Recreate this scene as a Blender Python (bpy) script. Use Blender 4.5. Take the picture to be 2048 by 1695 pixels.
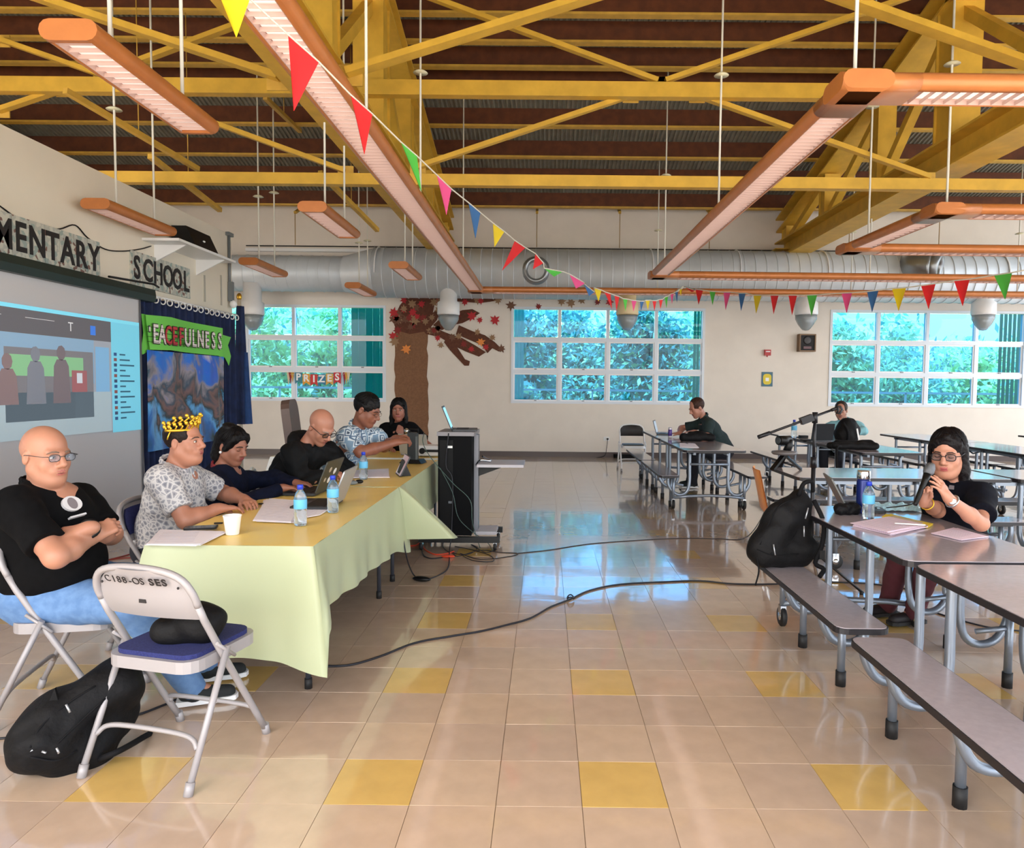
import bpy, math, random
import numpy as np
from mathutils import Vector, Matrix
random.seed(7); np.random.seed(7)
for o in list(bpy.data.objects): bpy.data.objects.remove(o)
SC = bpy.context.scene
COL = SC.collection
R = math.radians

# ------------------------------------------------------------------ camera
FPX, CX, CY, CAMH = 1425.0, 1088.4, 847.5, 1.477
PIT, YAW, ROL = -.0532, -.0016, .0095
_f = np.array([math.sin(YAW)*math.cos(PIT), math.cos(YAW)*math.cos(PIT), math.sin(PIT)])
_r = np.array([math.cos(YAW), -math.sin(YAW), 0.]); _u = np.cross(_r, _f)
_c, _s = math.cos(ROL), math.sin(ROL)
_r, _u = _c*_r + _s*_u, -_s*_r + _c*_u
CAMP = np.array([0, 0, CAMH])
cam = bpy.data.objects.new('camera', bpy.data.cameras.new('camera')); COL.objects.link(cam)
cam.data.sensor_fit = 'HORIZONTAL'; cam.data.sensor_width = 36; cam.data.lens = FPX/2048*36
cam.data.shift_x = -(CX-1024)/2048; cam.data.shift_y = 0
cam.data.clip_start = .05; cam.data.clip_end = 300
m = Matrix.Identity(4)
for i in range(3):
    m[i][0], m[i][1], m[i][2], m[i][3] = _r[i], _u[i], -_f[i], CAMP[i]
cam.matrix_world = m
SC.camera = cam

def _ray(x, y): return _f + _r*(x-CX)/FPX - _u*(y-CY)/FPX
def ZP(x, y, z=0.):            # the point of the horizontal plane at height z seen at a pixel of the photo
    d = _ray(x, y); return CAMP + d*(z-CAMH)/d[2]
def YP(x, y, Y):               # the point at depth Y
    d = _ray(x, y); return CAMP + d*Y/d[1]
def XP(x, y, X):               # the point of the wall plane at X
    d = _ray(x, y); return CAMP + d*X/d[0]

# ------------------------------------------------------------------ world, sun, exposure
w = bpy.data.worlds.new('world'); SC.world = w; w.use_nodes = True
nt = w.node_tree; bg = nt.nodes['Background']
sky = nt.nodes.new('ShaderNodeTexSky'); sky.sky_type = 'NISHITA'; sky.sun_disc = False
sky.sun_elevation = R(48); sky.sun_rotation = R(200); sky.air_density = 1.3; sky.dust_density = 3.5; sky.ozone_density = 1.0
mixw = nt.nodes.new('ShaderNodeMix'); mixw.data_type = 'RGBA'; mixw.inputs[0].default_value = .55
mixw.inputs[7].default_value = (6.0, 6.2, 6.6, 1)
nt.links.new(sky.outputs[0], mixw.inputs[6]); nt.links.new(mixw.outputs[2], bg.inputs[0])
bg.inputs[1].default_value = .50
sun = bpy.data.objects.new('sun', bpy.data.lights.new('sun', 'SUN')); COL.objects.link(sun)
sun.data.energy = 15.0; sun.data.angle = R(1.5); sun.data.color = (1, .95, .86)
sun.rotation_euler = Vector((-.25, -.62, 1.0)).to_track_quat('Z', 'Y').to_euler()
SC.view_settings.view_transform = 'Standard'; SC.view_settings.look = 'None'
SC.view_settings.exposure = 0.72; SC.view_settings.gamma = 1; SC.view_settings.use_curve_mapping = False
SC.cycles.max_bounces = 10; SC.cycles.diffuse_bounces = 5; SC.cycles.glossy_bounces = 4
SC.cycles.transparent_max_bounces = 24; SC.cycles.transmission_bounces = 6
SC.cycles.use_denoising = True; SC.cycles.sample_clamp_indirect = 6

# ------------------------------------------------------------------ materials
def lin(c):
    return tuple(((v/255)/12.92 if v/255 <= .04045 else ((v/255+.055)/1.055)**2.4) for v in c)
MATS = {}
def mat(name, rgb, rough=.6, metal=0., noise=0., nscale=20., bump=0., bscale=60., rgb2=None, trans=0., alpha=1., emit=0., spec=.5, coat=0., subsurf=0., sheen=0.):
    if name in MATS: return MATS[name]
    M = bpy.data.materials.new(name); M.use_nodes = True; nt = M.node_tree; b = nt.nodes['Principled BSDF']
    col = lin(rgb) + (1,)
    b.inputs['Base Color'].default_value = col; b.inputs['Roughness'].default_value = rough
    b.inputs['Metallic'].default_value = metal; b.inputs['Specular IOR Level'].default_value = spec
    if trans: b.inputs['Transmission Weight'].default_value = trans
    if coat: b.inputs['Coat Weight'].default_value = coat; b.inputs['Coat Roughness'].default_value = .08
    if sheen: b.inputs['Sheen Weight'].default_value = sheen
    if alpha < 1: b.inputs['Alpha'].default_value = alpha
    if subsurf: b.inputs['Subsurface Weight'].default_value = subsurf; b.inputs['Subsurface Radius'].default_value = (.02, .008, .004)
    if emit: b.inputs['Emission Color'].default_value = col; b.inputs['Emission Strength'].default_value = emit
    tc = nt.nodes.new('ShaderNodeTexCoord')
    if noise or rgb2:
        n = nt.nodes.new('ShaderNodeTexNoise'); n.inputs['Scale'].default_value = nscale; n.inputs['Detail'].default_value = 5
        nt.links.new(tc.outputs['Object'], n.inputs['Vector'])
        mx = nt.nodes.new('ShaderNodeMix'); mx.data_type = 'RGBA'
        c2 = lin(rgb2)+(1,) if rgb2 else tuple(v*(1-noise) for v in col[:3])+(1,)
        c1 = col if rgb2 else tuple(min(1, v*(1+noise*.6)) for v in col[:3])+(1,)
        rp = nt.nodes.new('ShaderNodeMapRange'); rp.inputs[1].default_value = .35; rp.inputs[2].default_value = .65
        nt.links.new(n.outputs[0], rp.inputs[0]); nt.links.new(rp.outputs[0], mx.inputs[0])
        mx.inputs[6].default_value = c1; mx.inputs[7].default_value = c2
        nt.links.new(mx.outputs[2], b.inputs['Base Color'])
    if bump:
        n = nt.nodes.new('ShaderNodeTexNoise'); n.inputs['Scale'].default_value = bscale; n.inputs['Detail'].default_value = 4
        nt.links.new(tc.outputs['Object'], n.inputs['Vector'])
        bp = nt.nodes.new('ShaderNodeBump'); bp.inputs['Strength'].default_value = bump; bp.inputs['Distance'].default_value = .01
        nt.links.new(n.outputs[0], bp.inputs['Height']); nt.links.new(bp.outputs[0], b.inputs['Normal'])
    MATS[name] = M; return M

def glass(name, rgb, gloss=.12):
    if name in MATS: return MATS[name]
    M = bpy.data.materials.new(name); M.use_nodes = True; nt = M.node_tree; nt.nodes.clear()
    out = nt.nodes.new('ShaderNodeOutputMaterial'); t = nt.nodes.new('ShaderNodeBsdfTransparent'); g = nt.nodes.new('ShaderNodeBsdfGlossy')
    t.inputs[0].default_value = lin(rgb)+(1,); g.inputs['Roughness'].default_value = .02
    ms = nt.nodes.new('ShaderNodeMixShader'); ms.inputs[0].default_value = gloss
    nt.links.new(t.outputs[0], ms.inputs[1]); nt.links.new(g.outputs[0], ms.inputs[2]); nt.links.new(ms.outputs[0], out.inputs[0])
    MATS[name] = M; return M

def pattern(name, kind, cols, scale, rough=.8, bump=0.):
    """fabric print / picture colours: voronoi cells, bands or noise through a colour ramp"""
    if name in MATS: return MATS[name]
    M = mat(name, cols[0][1], rough); nt = M.node_tree; b = nt.nodes['Principled BSDF']
    tc = nt.nodes.new('ShaderNodeTexCoord')
    if kind == 'noise':
        n = nt.nodes.new('ShaderNodeTexNoise'); n.inputs['Detail'].default_value = 6; n.inputs['Distortion'].default_value = 1.2; o = n.outputs[0]
    elif kind == 'edge':
        n = nt.nodes.new('ShaderNodeTexVoronoi'); n.feature = 'DISTANCE_TO_EDGE'; o = n.outputs['Distance']
    elif kind == 'square':
        n = nt.nodes.new('ShaderNodeTexVoronoi'); n.distance = 'CHEBYCHEV'; n.inputs['Randomness'].default_value = .7; o = n.outputs['Distance']
    else:
        n = nt.nodes.new('ShaderNodeTexVoronoi'); sp = nt.nodes.new('ShaderNodeSeparateColor'); nt.links.new(n.outputs['Color'], sp.inputs[0]); o = sp.outputs[0]
    n.inputs['Scale'].default_value = scale
    nt.links.new(tc.outputs['Object'], n.inputs['Vector'])
    rp = nt.nodes.new('ShaderNodeValToRGB'); rp.color_ramp.interpolation = 'CONSTANT' if kind != 'noise' else 'LINEAR'
    while len(rp.color_ramp.elements) < len(cols): rp.color_ramp.elements.new(.5)
    for e, (p, c) in zip(rp.color_ramp.elements, cols): e.position = p; e.color = lin(c)+(1,)
    nt.links.new(o, rp.inputs[0]); nt.links.new(rp.outputs[0], b.inputs['Base Color'])
    return M

# ------------------------------------------------------------------ mesh building
def V(*a): return np.array(a, float)
def nrm(v): v = np.asarray(v, float); return v/(np.linalg.norm(v)+1e-12)
def rotz(a): c, s = math.cos(a), math.sin(a); return np.array([[c, -s, 0], [s, c, 0], [0, 0, 1.]])
def rotx(a): c, s = math.cos(a), math.sin(a); return np.array([[1, 0, 0], [0, c, -s], [0, s, c]])
def roty(a): c, s = math.cos(a), math.sin(a); return np.array([[c, 0, s], [0, 1, 0], [-s, 0, c]])
I3 = np.eye(3)

class MB:
    def __init__(s): s.v = []; s.f = []; s.sm = []; s.n = 0
    def add(s, vs, fs, smooth=False):
        vs = np.asarray(vs, float).reshape(-1, 3); s.v.append(vs)
        for f in fs: s.f.append(tuple(i+s.n for i in f)); s.sm.append(smooth)
        s.n += len(vs); return s
    def box(s, c, d, rot=I3):
        c = np.asarray(c, float); h = np.asarray(d, float)/2
        P = np.array([[x, y, z] for x in (-1, 1) for y in (-1, 1) for z in (-1, 1)])*h
        return s.add(P@np.asarray(rot).T+c, [(0, 1, 3, 2), (4, 6, 7, 5), (0, 4, 5, 1), (2, 3, 7, 6), (0, 2, 6, 4), (1, 5, 7, 3)])
    def bb(s, x0, x1, y0, y1, z0, z1): return s.box(((x0+x1)/2, (y0+y1)/2, (z0+z1)/2), (x1-x0, y1-y0, z1-z0))
    def beam(s, a, b, w, h, up=(0, 0, 1)):
        a = np.asarray(a, float); b = np.asarray(b, float); d = nrm(b-a); x = nrm(np.cross(d, up)); z = np.cross(x, d)
        return s.box((a+b)/2, (w, np.linalg.norm(b-a), h), np.stack([x, d, z], 1))
    def hbeam(s, a, b, w, h, t=.02, up=(0, 0, 1)):     # I section
        a = np.asarray(a, float); b = np.asarray(b, float); d = nrm(b-a); x = nrm(np.cross(d, up)); z = np.cross(x, d)
        s.beam(a+z*(h/2-t/2), b+z*(h/2-t/2), w, t, up); s.beam(a-z*(h/2-t/2), b-z*(h/2-t/2), w, t, up)
        return s.beam(a, b, t, h-2*t, up)
    def cyl(s, a, b, r0, r1=None, n=12, caps=True, smooth=True):
        r1 = r0 if r1 is None else r1
        a = np.asarray(a, float); b = np.asarray(b, float); d = nrm(b-a)
        x = nrm(np.cross(d, (0, 0, 1) if abs(d[2]) < .9 else (1, 0, 0))); y = np.cross(d, x)
        t = np.arange(n)*2*math.pi/n; ring = np.outer(np.cos(t), x)+np.outer(np.sin(t), y)
        s.add(np.vstack([a+ring*r0, b+ring*r1]), [(i, (i+1) % n, n+(i+1) % n, n+i) for i in range(n)], smooth)
        if caps:
            s.f.append(tuple(s.n-2*n+i for i in range(n))[::-1]); s.sm.append(False)
            s.f.append(tuple(s.n-n+i for i in range(n))); s.sm.append(False)
        return s
    def tube(s, P, r, n=8, closed=False):
        P = [np.asarray(p, float) for p in P]; m = len(P); rr = r if hasattr(r, '__len__') else [r]*m
        T = [nrm((P[(i+1) % m] if (closed or i < m-1) else P[i])-(P[i-1] if (closed or i > 0) else P[i])) for i in range(m)]
        x = nrm(np.cross(T[0], (0, 0, 1) if abs(T[0][2]) < .9 else (1, 0, 0))); vs = []; t = np.arange(n)*2*math.pi/n
        for i in range(m):
            x = nrm(x-T[i]*(x@T[i])); y = np.cross(T[i], x)
            vs.append(P[i]+(np.outer(np.cos(t), x)+np.outer(np.sin(t), y))*rr[i])
        fs = []
        for i in range(m if closed else m-1):
            j = (i+1) % m
            fs += [(i*n+k, i*n+(k+1) % n, j*n+(k+1) % n, j*n+k) for k in range(n)]
        s.add(np.vstack(vs), fs, True)
        if not closed:
            s.f.append(tuple(s.n-m*n+i for i in range(n))[::-1]); s.sm.append(False)
            s.f.append(tuple(s.n-n+i for i in range(n))); s.sm.append(False)
        return s
    def lathe(s, prof, c=(0, 0, 0), n=20, rot=I3):     # profile of (radius, height)
        c = np.asarray(c, float); vs = []; m = len(prof)
        for r, z in prof:
            for k in range(n): a = 2*math.pi*k/n; vs.append((r*math.cos(a), r*math.sin(a), z))
        fs = [(i*n+k, i*n+(k+1) % n, (i+1)*n+(k+1) % n, (i+1)*n+k) for i in range(m-1) for k in range(n)]
        s.add(np.array(vs)@np.asarray(rot).T+c, fs, True)
        if prof[0][0] > 1e-4: s.f.append(tuple(s.n-m*n+i for i in range(n))[::-1]); s.sm.append(False)
        if prof[-1][0] > 1e-4: s.f.append(tuple(s.n-n+i for i in range(n))); s.sm.append(False)
        return s
    def ell(s, c, r, rot=I3, n=14, m=9):
        vs = []; fs = []
        for i in range(m+1):
            a = math.pi*i/m
            for k in range(n): b = 2*math.pi*k/n; vs.append((math.sin(a)*math.cos(b)*r[0], math.sin(a)*math.sin(b)*r[1], math.cos(a)*r[2]))
        for i in range(m):
            for k in range(n): fs.append((i*n+k, (i+1)*n+k, (i+1)*n+(k+1) % n, i*n+(k+1) % n))
        return s.add(np.array(vs)@np.asarray(rot).T+np.asarray(c, float), fs, True)
    def prism(s, poly, a, u, v, w, smooth=False):      # polygon (u,v coords) at origin a, extruded by vector w
        a = np.asarray(a, float); u = np.asarray(u, float); v = np.asarray(v, float); w = np.asarray(w, float)
        p = np.array([a+u*x+v*y for x, y in poly]); n = len(p)
        if np.dot(np.cross(u, v), w) < 0 and False: pass
        s.add(np.vstack([p, p+w]), [tuple(range(n))[::-1], tuple(range(n, 2*n))], False)
        k = s.n-2*n
        for i in range(n): s.f.append((k+i, k+(i+1) % n, k+n+(i+1) % n, k+n+i)); s.sm.append(smooth)
        return s
    def grid(s, P, smooth=True, thick=None):           # P [m][n][3]
        P = np.asarray(P, float); m, n = P.shape[:2]
        fs = [(i*n+j, i*n+j+1, (i+1)*n+j+1, (i+1)*n+j) for i in range(m-1) for j in range(n-1)]
        return s.add(P.reshape(-1, 3), fs, smooth)
    def mesh(s, name, off=None):
        me = bpy.data.meshes.new(name)
        vs = np.vstack(s.v)
        if off is not None: vs = vs-np.asarray(off)
        me.from_pydata(vs.tolist(), [], s.f)
        me.polygons.foreach_set('use_smooth', s.sm); me.update()
        return me
    def obj(s, name, M, parent=None, **kw):
        off = None; loc = kw.pop('loc', None)
        if parent is None and loc is None:
            vs = np.vstack(s.v); off = np.array([(vs[:, 0].min()+vs[:, 0].max())/2, (vs[:, 1].min()+vs[:, 1].max())/2, vs[:, 2].min()])
        me = s.mesh(name, off)
        o = bpy.data.objects.new(name, me); COL.objects.link(o)
        if isinstance(M, (list, tuple)):
            for q in M: me.materials.append(q)
        else: me.materials.append(M)
        if parent is not None: o.parent = parent
        else: o.location = off if off is not None else loc
        for k, v in kw.items(): o[k] = v
        return o

def thing(name, label, cat, loc=(0, 0, 0), rz=0., group=None, kind=None):
    o = bpy.data.objects.new(name, None); COL.objects.link(o); o.location = loc; o.rotation_euler = (0, 0, rz)
    o.empty_display_size = .1
    if label: o['label'] = label
    if cat: o['category'] = cat
    if group: o['group'] = group
    if kind: o['kind'] = kind
    return o
def tag(o, label, cat, group=None, kind=None):
    o['label'] = label; o['category'] = cat
    if group: o['group'] = group
    if kind: o['kind'] = kind
    return o
def kids(o): return [c for c in bpy.data.objects if c.parent == o]
def copy_tree(o, loc=None, rz=None, label=None, parent=None, ch=None):
    if ch is None:
        ch = {}
        for c in bpy.data.objects:
            if c.parent: ch.setdefault(c.parent.name, []).append(c)
    n = o.copy(); COL.objects.link(n)
    if parent: n.parent = parent
    if loc is not None: n.location = loc
    if rz is not None: n.rotation_euler = (0, 0, rz)
    if label: n['label'] = label
    for c in ch.get(o.name, []): copy_tree(c, parent=n, ch=ch)
    return n
def inst(o, name, parent, loc, rot=None, **kw):        # another part sharing its mesh
    n = bpy.data.objects.new(name, o.data); COL.objects.link(n); n.parent = parent; n.location = loc
    if rot is not None: n.rotation_euler = rot
    for k, v in kw.items(): n[k] = v
    return n
def spline(P, k=8):                                    # Catmull-Rom through points
    P = [np.asarray(p, float) for p in P]; P = [2*P[0]-P[1]]+P+[2*P[-1]-P[-2]]; out = []
    for i in range(1, len(P)-2):
        for j in range(k):
            t = j/k; a, b, c, d = P[i-1:i+3]
            out.append(.5*((2*b)+(-a+c)*t+(2*a-5*b+4*c-d)*t*t+(-a+3*b-3*c+d)*t**3))
    out.append(P[-2]); return out
def rrect(w, h, r, k=4):                               # rounded rectangle outline
    o = []
    for cx, cy, a0 in ((w/2-r, h/2-r, 0), (-w/2+r, h/2-r, 90), (-w/2+r, -h/2+r, 180), (w/2-r, -h/2+r, 270)):
        for i in range(k+1): a = R(a0+90*i/k); o.append((cx+r*math.cos(a), cy+r*math.sin(a)))
    return o
def text_mb(body, size, depth, org, u, v, bold=.0, align='CENTER', squash=1.0):
    c = bpy.data.curves.new('t', 'FONT'); c.body = body; c.size = size; c.align_x = align; c.align_y = 'CENTER'; c.extrude = depth/2; c.offset = bold
    c.resolution_u = 3
    o = bpy.data.objects.new('t', c); COL.objects.link(o); dg = bpy.context.evaluated_depsgraph_get()
    me = bpy.data.meshes.new_from_object(o.evaluated_get(dg)); mb = MB()
    vs = np.array([tuple(q.co) for q in me.vertices]).reshape(-1, 3); u = nrm(u); v = nrm(v); n = np.cross(u, v)
    if len(vs): mb.add(np.asarray(org)+np.outer(vs[:, 0]*squash, u)+np.outer(vs[:, 1], v)+np.outer(vs[:, 2], n), [tuple(p.vertices) for p in me.polygons])
    bpy.data.objects.remove(o); bpy.data.curves.remove(c); bpy.data.meshes.remove(me)
    return mb
# ================================================================== the room shell
WY = 14.9; WX = -4.62; T = .3048; TX0, TY0 = -.7716, 2.4321
M_wall = mat('wall_paint', (222, 214, 204), .55, noise=.03, nscale=3, bump=.05, bscale=90)
M_wallL = mat('stage_wall_paint', (226, 219, 203), .6, noise=.03, nscale=2)
M_white = mat('white_enamel', (232, 234, 236), .35)
M_base = mat('dark_vinyl', (62, 44, 40), .4)
M_grout = mat('tile_bed', (150, 124, 98), .8)
def floor_mat(name, rgb):
    M = mat(name, rgb, .22, noise=.06, nscale=9, spec=.5, coat=1.0)
    nt = M.node_tree; b = nt.nodes['Principled BSDF']; tc = nt.nodes.new('ShaderNodeTexCoord'); ge = nt.nodes.new('ShaderNodeNewGeometry')
    n = nt.nodes.new('ShaderNodeTexNoise'); n.inputs['Scale'].default_value = 2.4; n.inputs['Detail'].default_value = 3
    mp = nt.nodes.new('ShaderNodeMapping'); mp.inputs['Scale'].default_value = (1, 1, 1)
    nt.links.new(ge.outputs['Position'], mp.inputs[0]); nt.links.new(mp.outputs[0], n.inputs['Vector'])
    b.inputs['Coat IOR'].default_value = 1.75; b.inputs['Coat Roughness'].default_value = .06
    bp = nt.nodes.new('ShaderNodeBump'); bp.inputs['Strength'].default_value = .22; bp.inputs['Distance'].default_value = .008
    nt.links.new(n.outputs[0], bp.inputs['Height']); nt.links.new(bp.outputs[0], b.inputs['Normal']); nt.links.new(bp.outputs[0], b.inputs['Coat Normal'])
    return M
M_tA = [floor_mat('beige_tile_%d' % i, c) for i, c in enumerate([(197, 172, 150), (192, 168, 148), (201, 176, 152)])]
M_tY = floor_mat('yellow_tile', (212, 176, 104))
fl = thing('floor', None, None, (0, 0, 0), kind='structure')
slab = MB(); slab.bb(-13, 13, -1.0, WY+.2, -.12, -.004); slab.obj('floor_slab', M_grout, fl)
tm = []
for M in M_tA+[M_tY]:
    b = MB(); h = T/2-.0006
    b.add([(-h, -h, -.003), (h, -h, -.003), (h, h, -.003), (-h, h, -.003), (-h+.0006, -h+.0006, 0), (h-.0006, -h+.0006, 0), (h-.0006, h-.0006, 0), (-h+.0006, h-.0006, 0)],
          [(4, 5, 6, 7), (0, 1, 5, 4), (1, 2, 6, 5), (2, 3, 7, 6), (3, 0, 4, 7)])
    me = b.mesh('floor_tile'); me.materials.append(M); tm.append(me)
cells = []
for i in range(-40, 42):
    for j in range(-11, 41):
        x, y = TX0+(i+.5)*T, TY0+(j+.5)*T
        if y < -1 or y > WY-.05 or abs(x) > 12.8: continue
        vis = 2.0 < y and (-0.80*y-.2) < x < (.69*y+.3)
        cells.append((0 if vis else 1, y, x, i, j))
cells.sort()
rest = {0: MB(), 1: MB(), 2: MB(), 3: MB()}; cnt = 0
for vflag, y, x, i, j in cells:
    k = 3 if (i % 3 == 0 and j % 3 == 0) else random.choice((0, 0, 1, 2))
    if cnt < 300 and vflag == 0:
        o = bpy.data.objects.new('floor_tile', tm[k]); COL.objects.link(o); o.parent = fl
        o.location = (x, y, 0); o.rotation_euler = (random.gauss(0, .0009), random.gauss(0, .0009), 0); cnt += 1
    else:
        h = T/2-.0006; a, c = random.gauss(0, .0008), random.gauss(0, .0008)
        rest[k].add([(x+sx*h, y+sy*h, sx*a*h+sy*c*h) for sx, sy in ((-1, -1), (1, -1), (1, 1), (-1, 1))], [(0, 1, 2, 3)])
mbr = MB(); fm = []
for k in rest:
    q = rest[k]; n0 = len(mbr.f)
    if q.v: mbr.add(np.vstack(q.v), q.f); fm += [k]*(len(mbr.f)-n0)
o = mbr.obj('floor_tile', M_tA+[M_tY], fl, kind='stuff'); o.data.polygons.foreach_set('material_index', fm)

# ground outside
tag(MB().bb(-45, 45, WY+.3, 60, -.4, -.15).obj('ground', mat('lawn', (92, 120, 70), .9, noise=.4, nscale=3)), '', '', kind='structure')
del bpy.data.objects['ground']['label'], bpy.data.objects['ground']['category']
tag(MB().bb(-45, 45, -30, -1.0, -.4, -.15).obj('ground', mat('concrete_yard', (170, 165, 155), .9)), '', '', kind='structure')
for o in bpy.data.objects:
    if o.name.startswith('ground'):
        for k in ('label', 'category'):
            if k in o: del o[k]

# far wall with three window openings
WINS = [(-7.20, .966, 4), (-.728, 1.0065, 4), (5.895, 1.02, 4)]; WZ0, WZ1 = 1.114, 3.115
wb = MB(); xs = [-12.9]
for x0, pw, n in WINS:
    wb.bb(xs[-1], x0, WY, WY+.2, 0, 5.3); xs.append(x0+pw*n)
    wb.bb(x0, x0+pw*n, WY, WY+.2, 0, WZ0); wb.bb(x0, x0+pw*n, WY, WY+.2, WZ1, 5.3)
wb.bb(xs[-1], 12.9, WY, WY+.2, 0, 5.3)
wb.obj('wall_back', M_wall, kind='structure')
MB().bb(-12.9, 12.9, WY-.02, WY, 0, .105).obj('baseboard_back', M_base, kind='structure')
# stage wall on the left, not reaching the roof
lw = MB(); lw.bb(WX-.25, WX, -.5, 10.54, 0, 3.64); lw.obj('wall_left', M_wallL, kind='structure')
MB().bb(WX, WX+.015, -.5, 10.5, 0, .10).obj('baseboard_left', M_base, kind='structure')
MB().bb(-12.9, -12.7, 2, WY, 0, 5.3).obj('wall_far_left', M_wall, kind='structure')

M_glass = glass('tinted_pane', (160, 214, 244), .02)
M_alu = mat('window_frame_paint', (214, 222, 232), .35)
M_latch = mat('latch_metal', (110, 112, 118), .4, .6)
zs = [WZ0+(WZ1-WZ0)*k/3 for k in range(4)]
for wi, (x0, pw, n) in enumerate(WINS):
    W = thing('window_%d' % (wi+1), None, None, (0, 0, 0), kind='structure')
    f = MB(); x1 = x0+pw*n; t = .06
    f.bb(x0, x1, WY-.015, WY+.12, WZ0, WZ0+.05); f.bb(x0, x1, WY-.015, WY+.12, WZ1-.05, WZ1)
    f.bb(x0, x0+.05, WY-.015, WY+.12, WZ0+.05, WZ1-.05); f.bb(x1-.05, x1, WY-.015, WY+.12, WZ0+.05, WZ1-.05)
    f.obj('frame', M_alu, W)
    for c in range(1, n): MB().bb(x0+pw*c-.032, x0+pw*c+.032, WY+.01, WY+.12, WZ0+.05, WZ1-.05).obj('mullion', M_alu, W)
    for r_ in (1, 2): MB().bb(x0+.05, x1-.05, WY+.0, WY+.10, zs[r_]-.04, zs[r_]+.04).obj('transom', M_alu, W)
    for c in range(n):
        for r_ in range(3):
            a, b_ = x0+pw*c+(.05 if c == 0 else .032), x0+pw*(c+1)-(.05 if c == n-1 else .032)
            lo, hi = zs[r_]+(.05 if r_ == 0 else .04), zs[r_+1]-(.05 if r_ == 2 else .04)
            if r_ < 2:
                s = MB(); e = .028
                s.bb(a, b_, WY+.03, WY+.07, lo, lo+e); s.bb(a, b_, WY+.03, WY+.07, hi-e, hi); s.bb(a, a+e, WY+.03, WY+.07, lo+e, hi-e); s.bb(b_-e, b_, WY+.03, WY+.07, lo+e, hi-e)
                sa = s.obj('sash', M_white, W)
                MB().box(((a+b_)/2, WY+.01, lo+.008), (.05, .03, .022)).obj('latch', M_latch, sa)
            else: sa = W
            MB().bb(a+.01, b_-.01, WY+.048, WY+.054, lo+.01, hi-.01).obj('pane', M_glass, W)

# ------------------------------------------------------------------ roof: two corrugated slopes, ridge along X
RY, SL = 8.7, .23
def zf(Y): return 5.04+SL*(14.5-Y) if Y >= RY else 5.04+SL*(14.5-RY)-SL*(RY-Y)
M_deck = mat('roof_deck_metal', (150, 150, 138), .5, .3, noise=.15, nscale=6)
M_brown = mat('purlin_brown', (94, 48, 20), .7, noise=.25, nscale=7)
M_yel = mat('steel_yellow', (214, 172, 62), .5, noise=.12, nscale=5, bump=.05)
M_yel2 = mat('flange_yellow', (206, 166, 70), .5, noise=.15, nscale=6)
ce = thing('ceiling', None, None, (0, 0, 0), kind='structure')
d = MB(); per = .075; nx = int(25.8/per)
xs_ = []
for i in range(nx):
    x = -12.9+i*per; xs_ += [(x, 0), (x+per*.3, 0), (x+per*.45, .028), (x+per*.85, .028)]
ys_ = [-1.6, RY, WY+1.2]
for a, b_ in ((0, 1), (1, 2)):
    d.grid([[(x, ys_[k], zf(ys_[k])+.30+h) for x, h in xs_] for k in (a, b_)], smooth=False)
d.obj('roof_deck', M_deck, ce)
MB().bb(-12.9, 12.9, WY-.01, WY+.19, 5.3, 5.32).obj('wall_plate', M_brown, ce)
PY = [14.5, 13.6, 12.7, 11.8, 10.9, 10.4, 9.9, 9.4, 8.9, 8.35, 7.8, 7.25, 6.5, 5.6, 4.7, 3.8, 2.9, 2.0, 1.1, .2]
me = None
for Yp in PY:
    p_ = bpy.data.objects.new('purlin', me) if me else None
    if me is None:
        b = MB(); b.bb(-12.8, 12.8, -.012, .012, .03, .30); o = b.obj('purlin', M_brown, ce); me = o.data
        b2 = MB(); b2.bb(-12.8, 12.8, -.06, .06, 0, .03); fo = b2.obj('flange', M_yel2, o); fme = fo.data
    else:
        o = p_; COL.objects.link(o); o.parent = ce; fo = bpy.data.objects.new('flange', fme); COL.objects.link(fo); fo.parent = o
    o.location = (0, Yp, zf(Yp))

# ------------------------------------------------------------------ trusses along Y
def truss(X, label):
    t = thing('roof_truss', label, 'truss', (X, 0, 0)); bot = 4.28
    MB().hbeam((0, -1.5, bot), (0, WY-.02, bot), .42, .36, .03).obj('bottom_chord', M_yel, t)
    for y0, y1 in ((WY-.05, RY), (RY, -1.5)):
        MB().hbeam((0, y0, zf(y0)-.16), (0, y1, zf(y1)-.16), .40, .30, .03).obj('top_chord', M_yel, t)
    pys = [14.55, 12.6, 10.65, 8.75, 6.85, 4.95, 3.0]
    for y in pys:
        w_ = .36 if y == 8.75 else .26
        b = MB(); b.bb(-w_/2, w_/2, y-w_/2, y-w_/2+.02, bot+.18, zf(y)-.31); b.bb(-w_/2, w_/2, y+w_/2-.02, y+w_/2, bot+.18, zf(y)-.31); b.bb(-w_*.42, w_*.42, y-w_/2+.02, y+w_/2-.02, bot+.18, zf(y)-.31)
        b.obj('post', M_yel, t)
    for a, b_ in zip(pys[:-1], pys[1:]):
        hi, lo = (b_, a) if b_ >= RY else (a, b_)
        MB().beam((0, lo, bot+.2), (0, hi-.0, zf(hi)-.34), .12, .12, (1, 0, 0)).obj('diagonal', M_yel, t)
    MB().box((0, WY-.2, bot), (.6, .4, .02)).obj('gusset', M_yel, t)
    return t
truss(-2.12, 'yellow steel roof truss above the yellow clothed tables')
truss(4.90, 'yellow steel roof truss above the lunch tables on the right')
truss(-9.1, 'yellow steel roof truss behind the top of the stage wall')
def yth(name, label, cat, a, b_, w_, h_, up=(0, 0, 1), M=None): return tag(MB().beam(a, b_, w_, h_, up).obj(name, M or M_yel), label, cat)
PB = 8.5
zb1 = YP(1050, 180, PB)[2]; zb2 = YP(1050, 357, PB)[2]
yth('tie_beam', 'upper yellow tie beam running across above the hanging lights', 'beam', (-12.7, PB, zb1), (12.7, PB, zb1), .12, .17)
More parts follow.
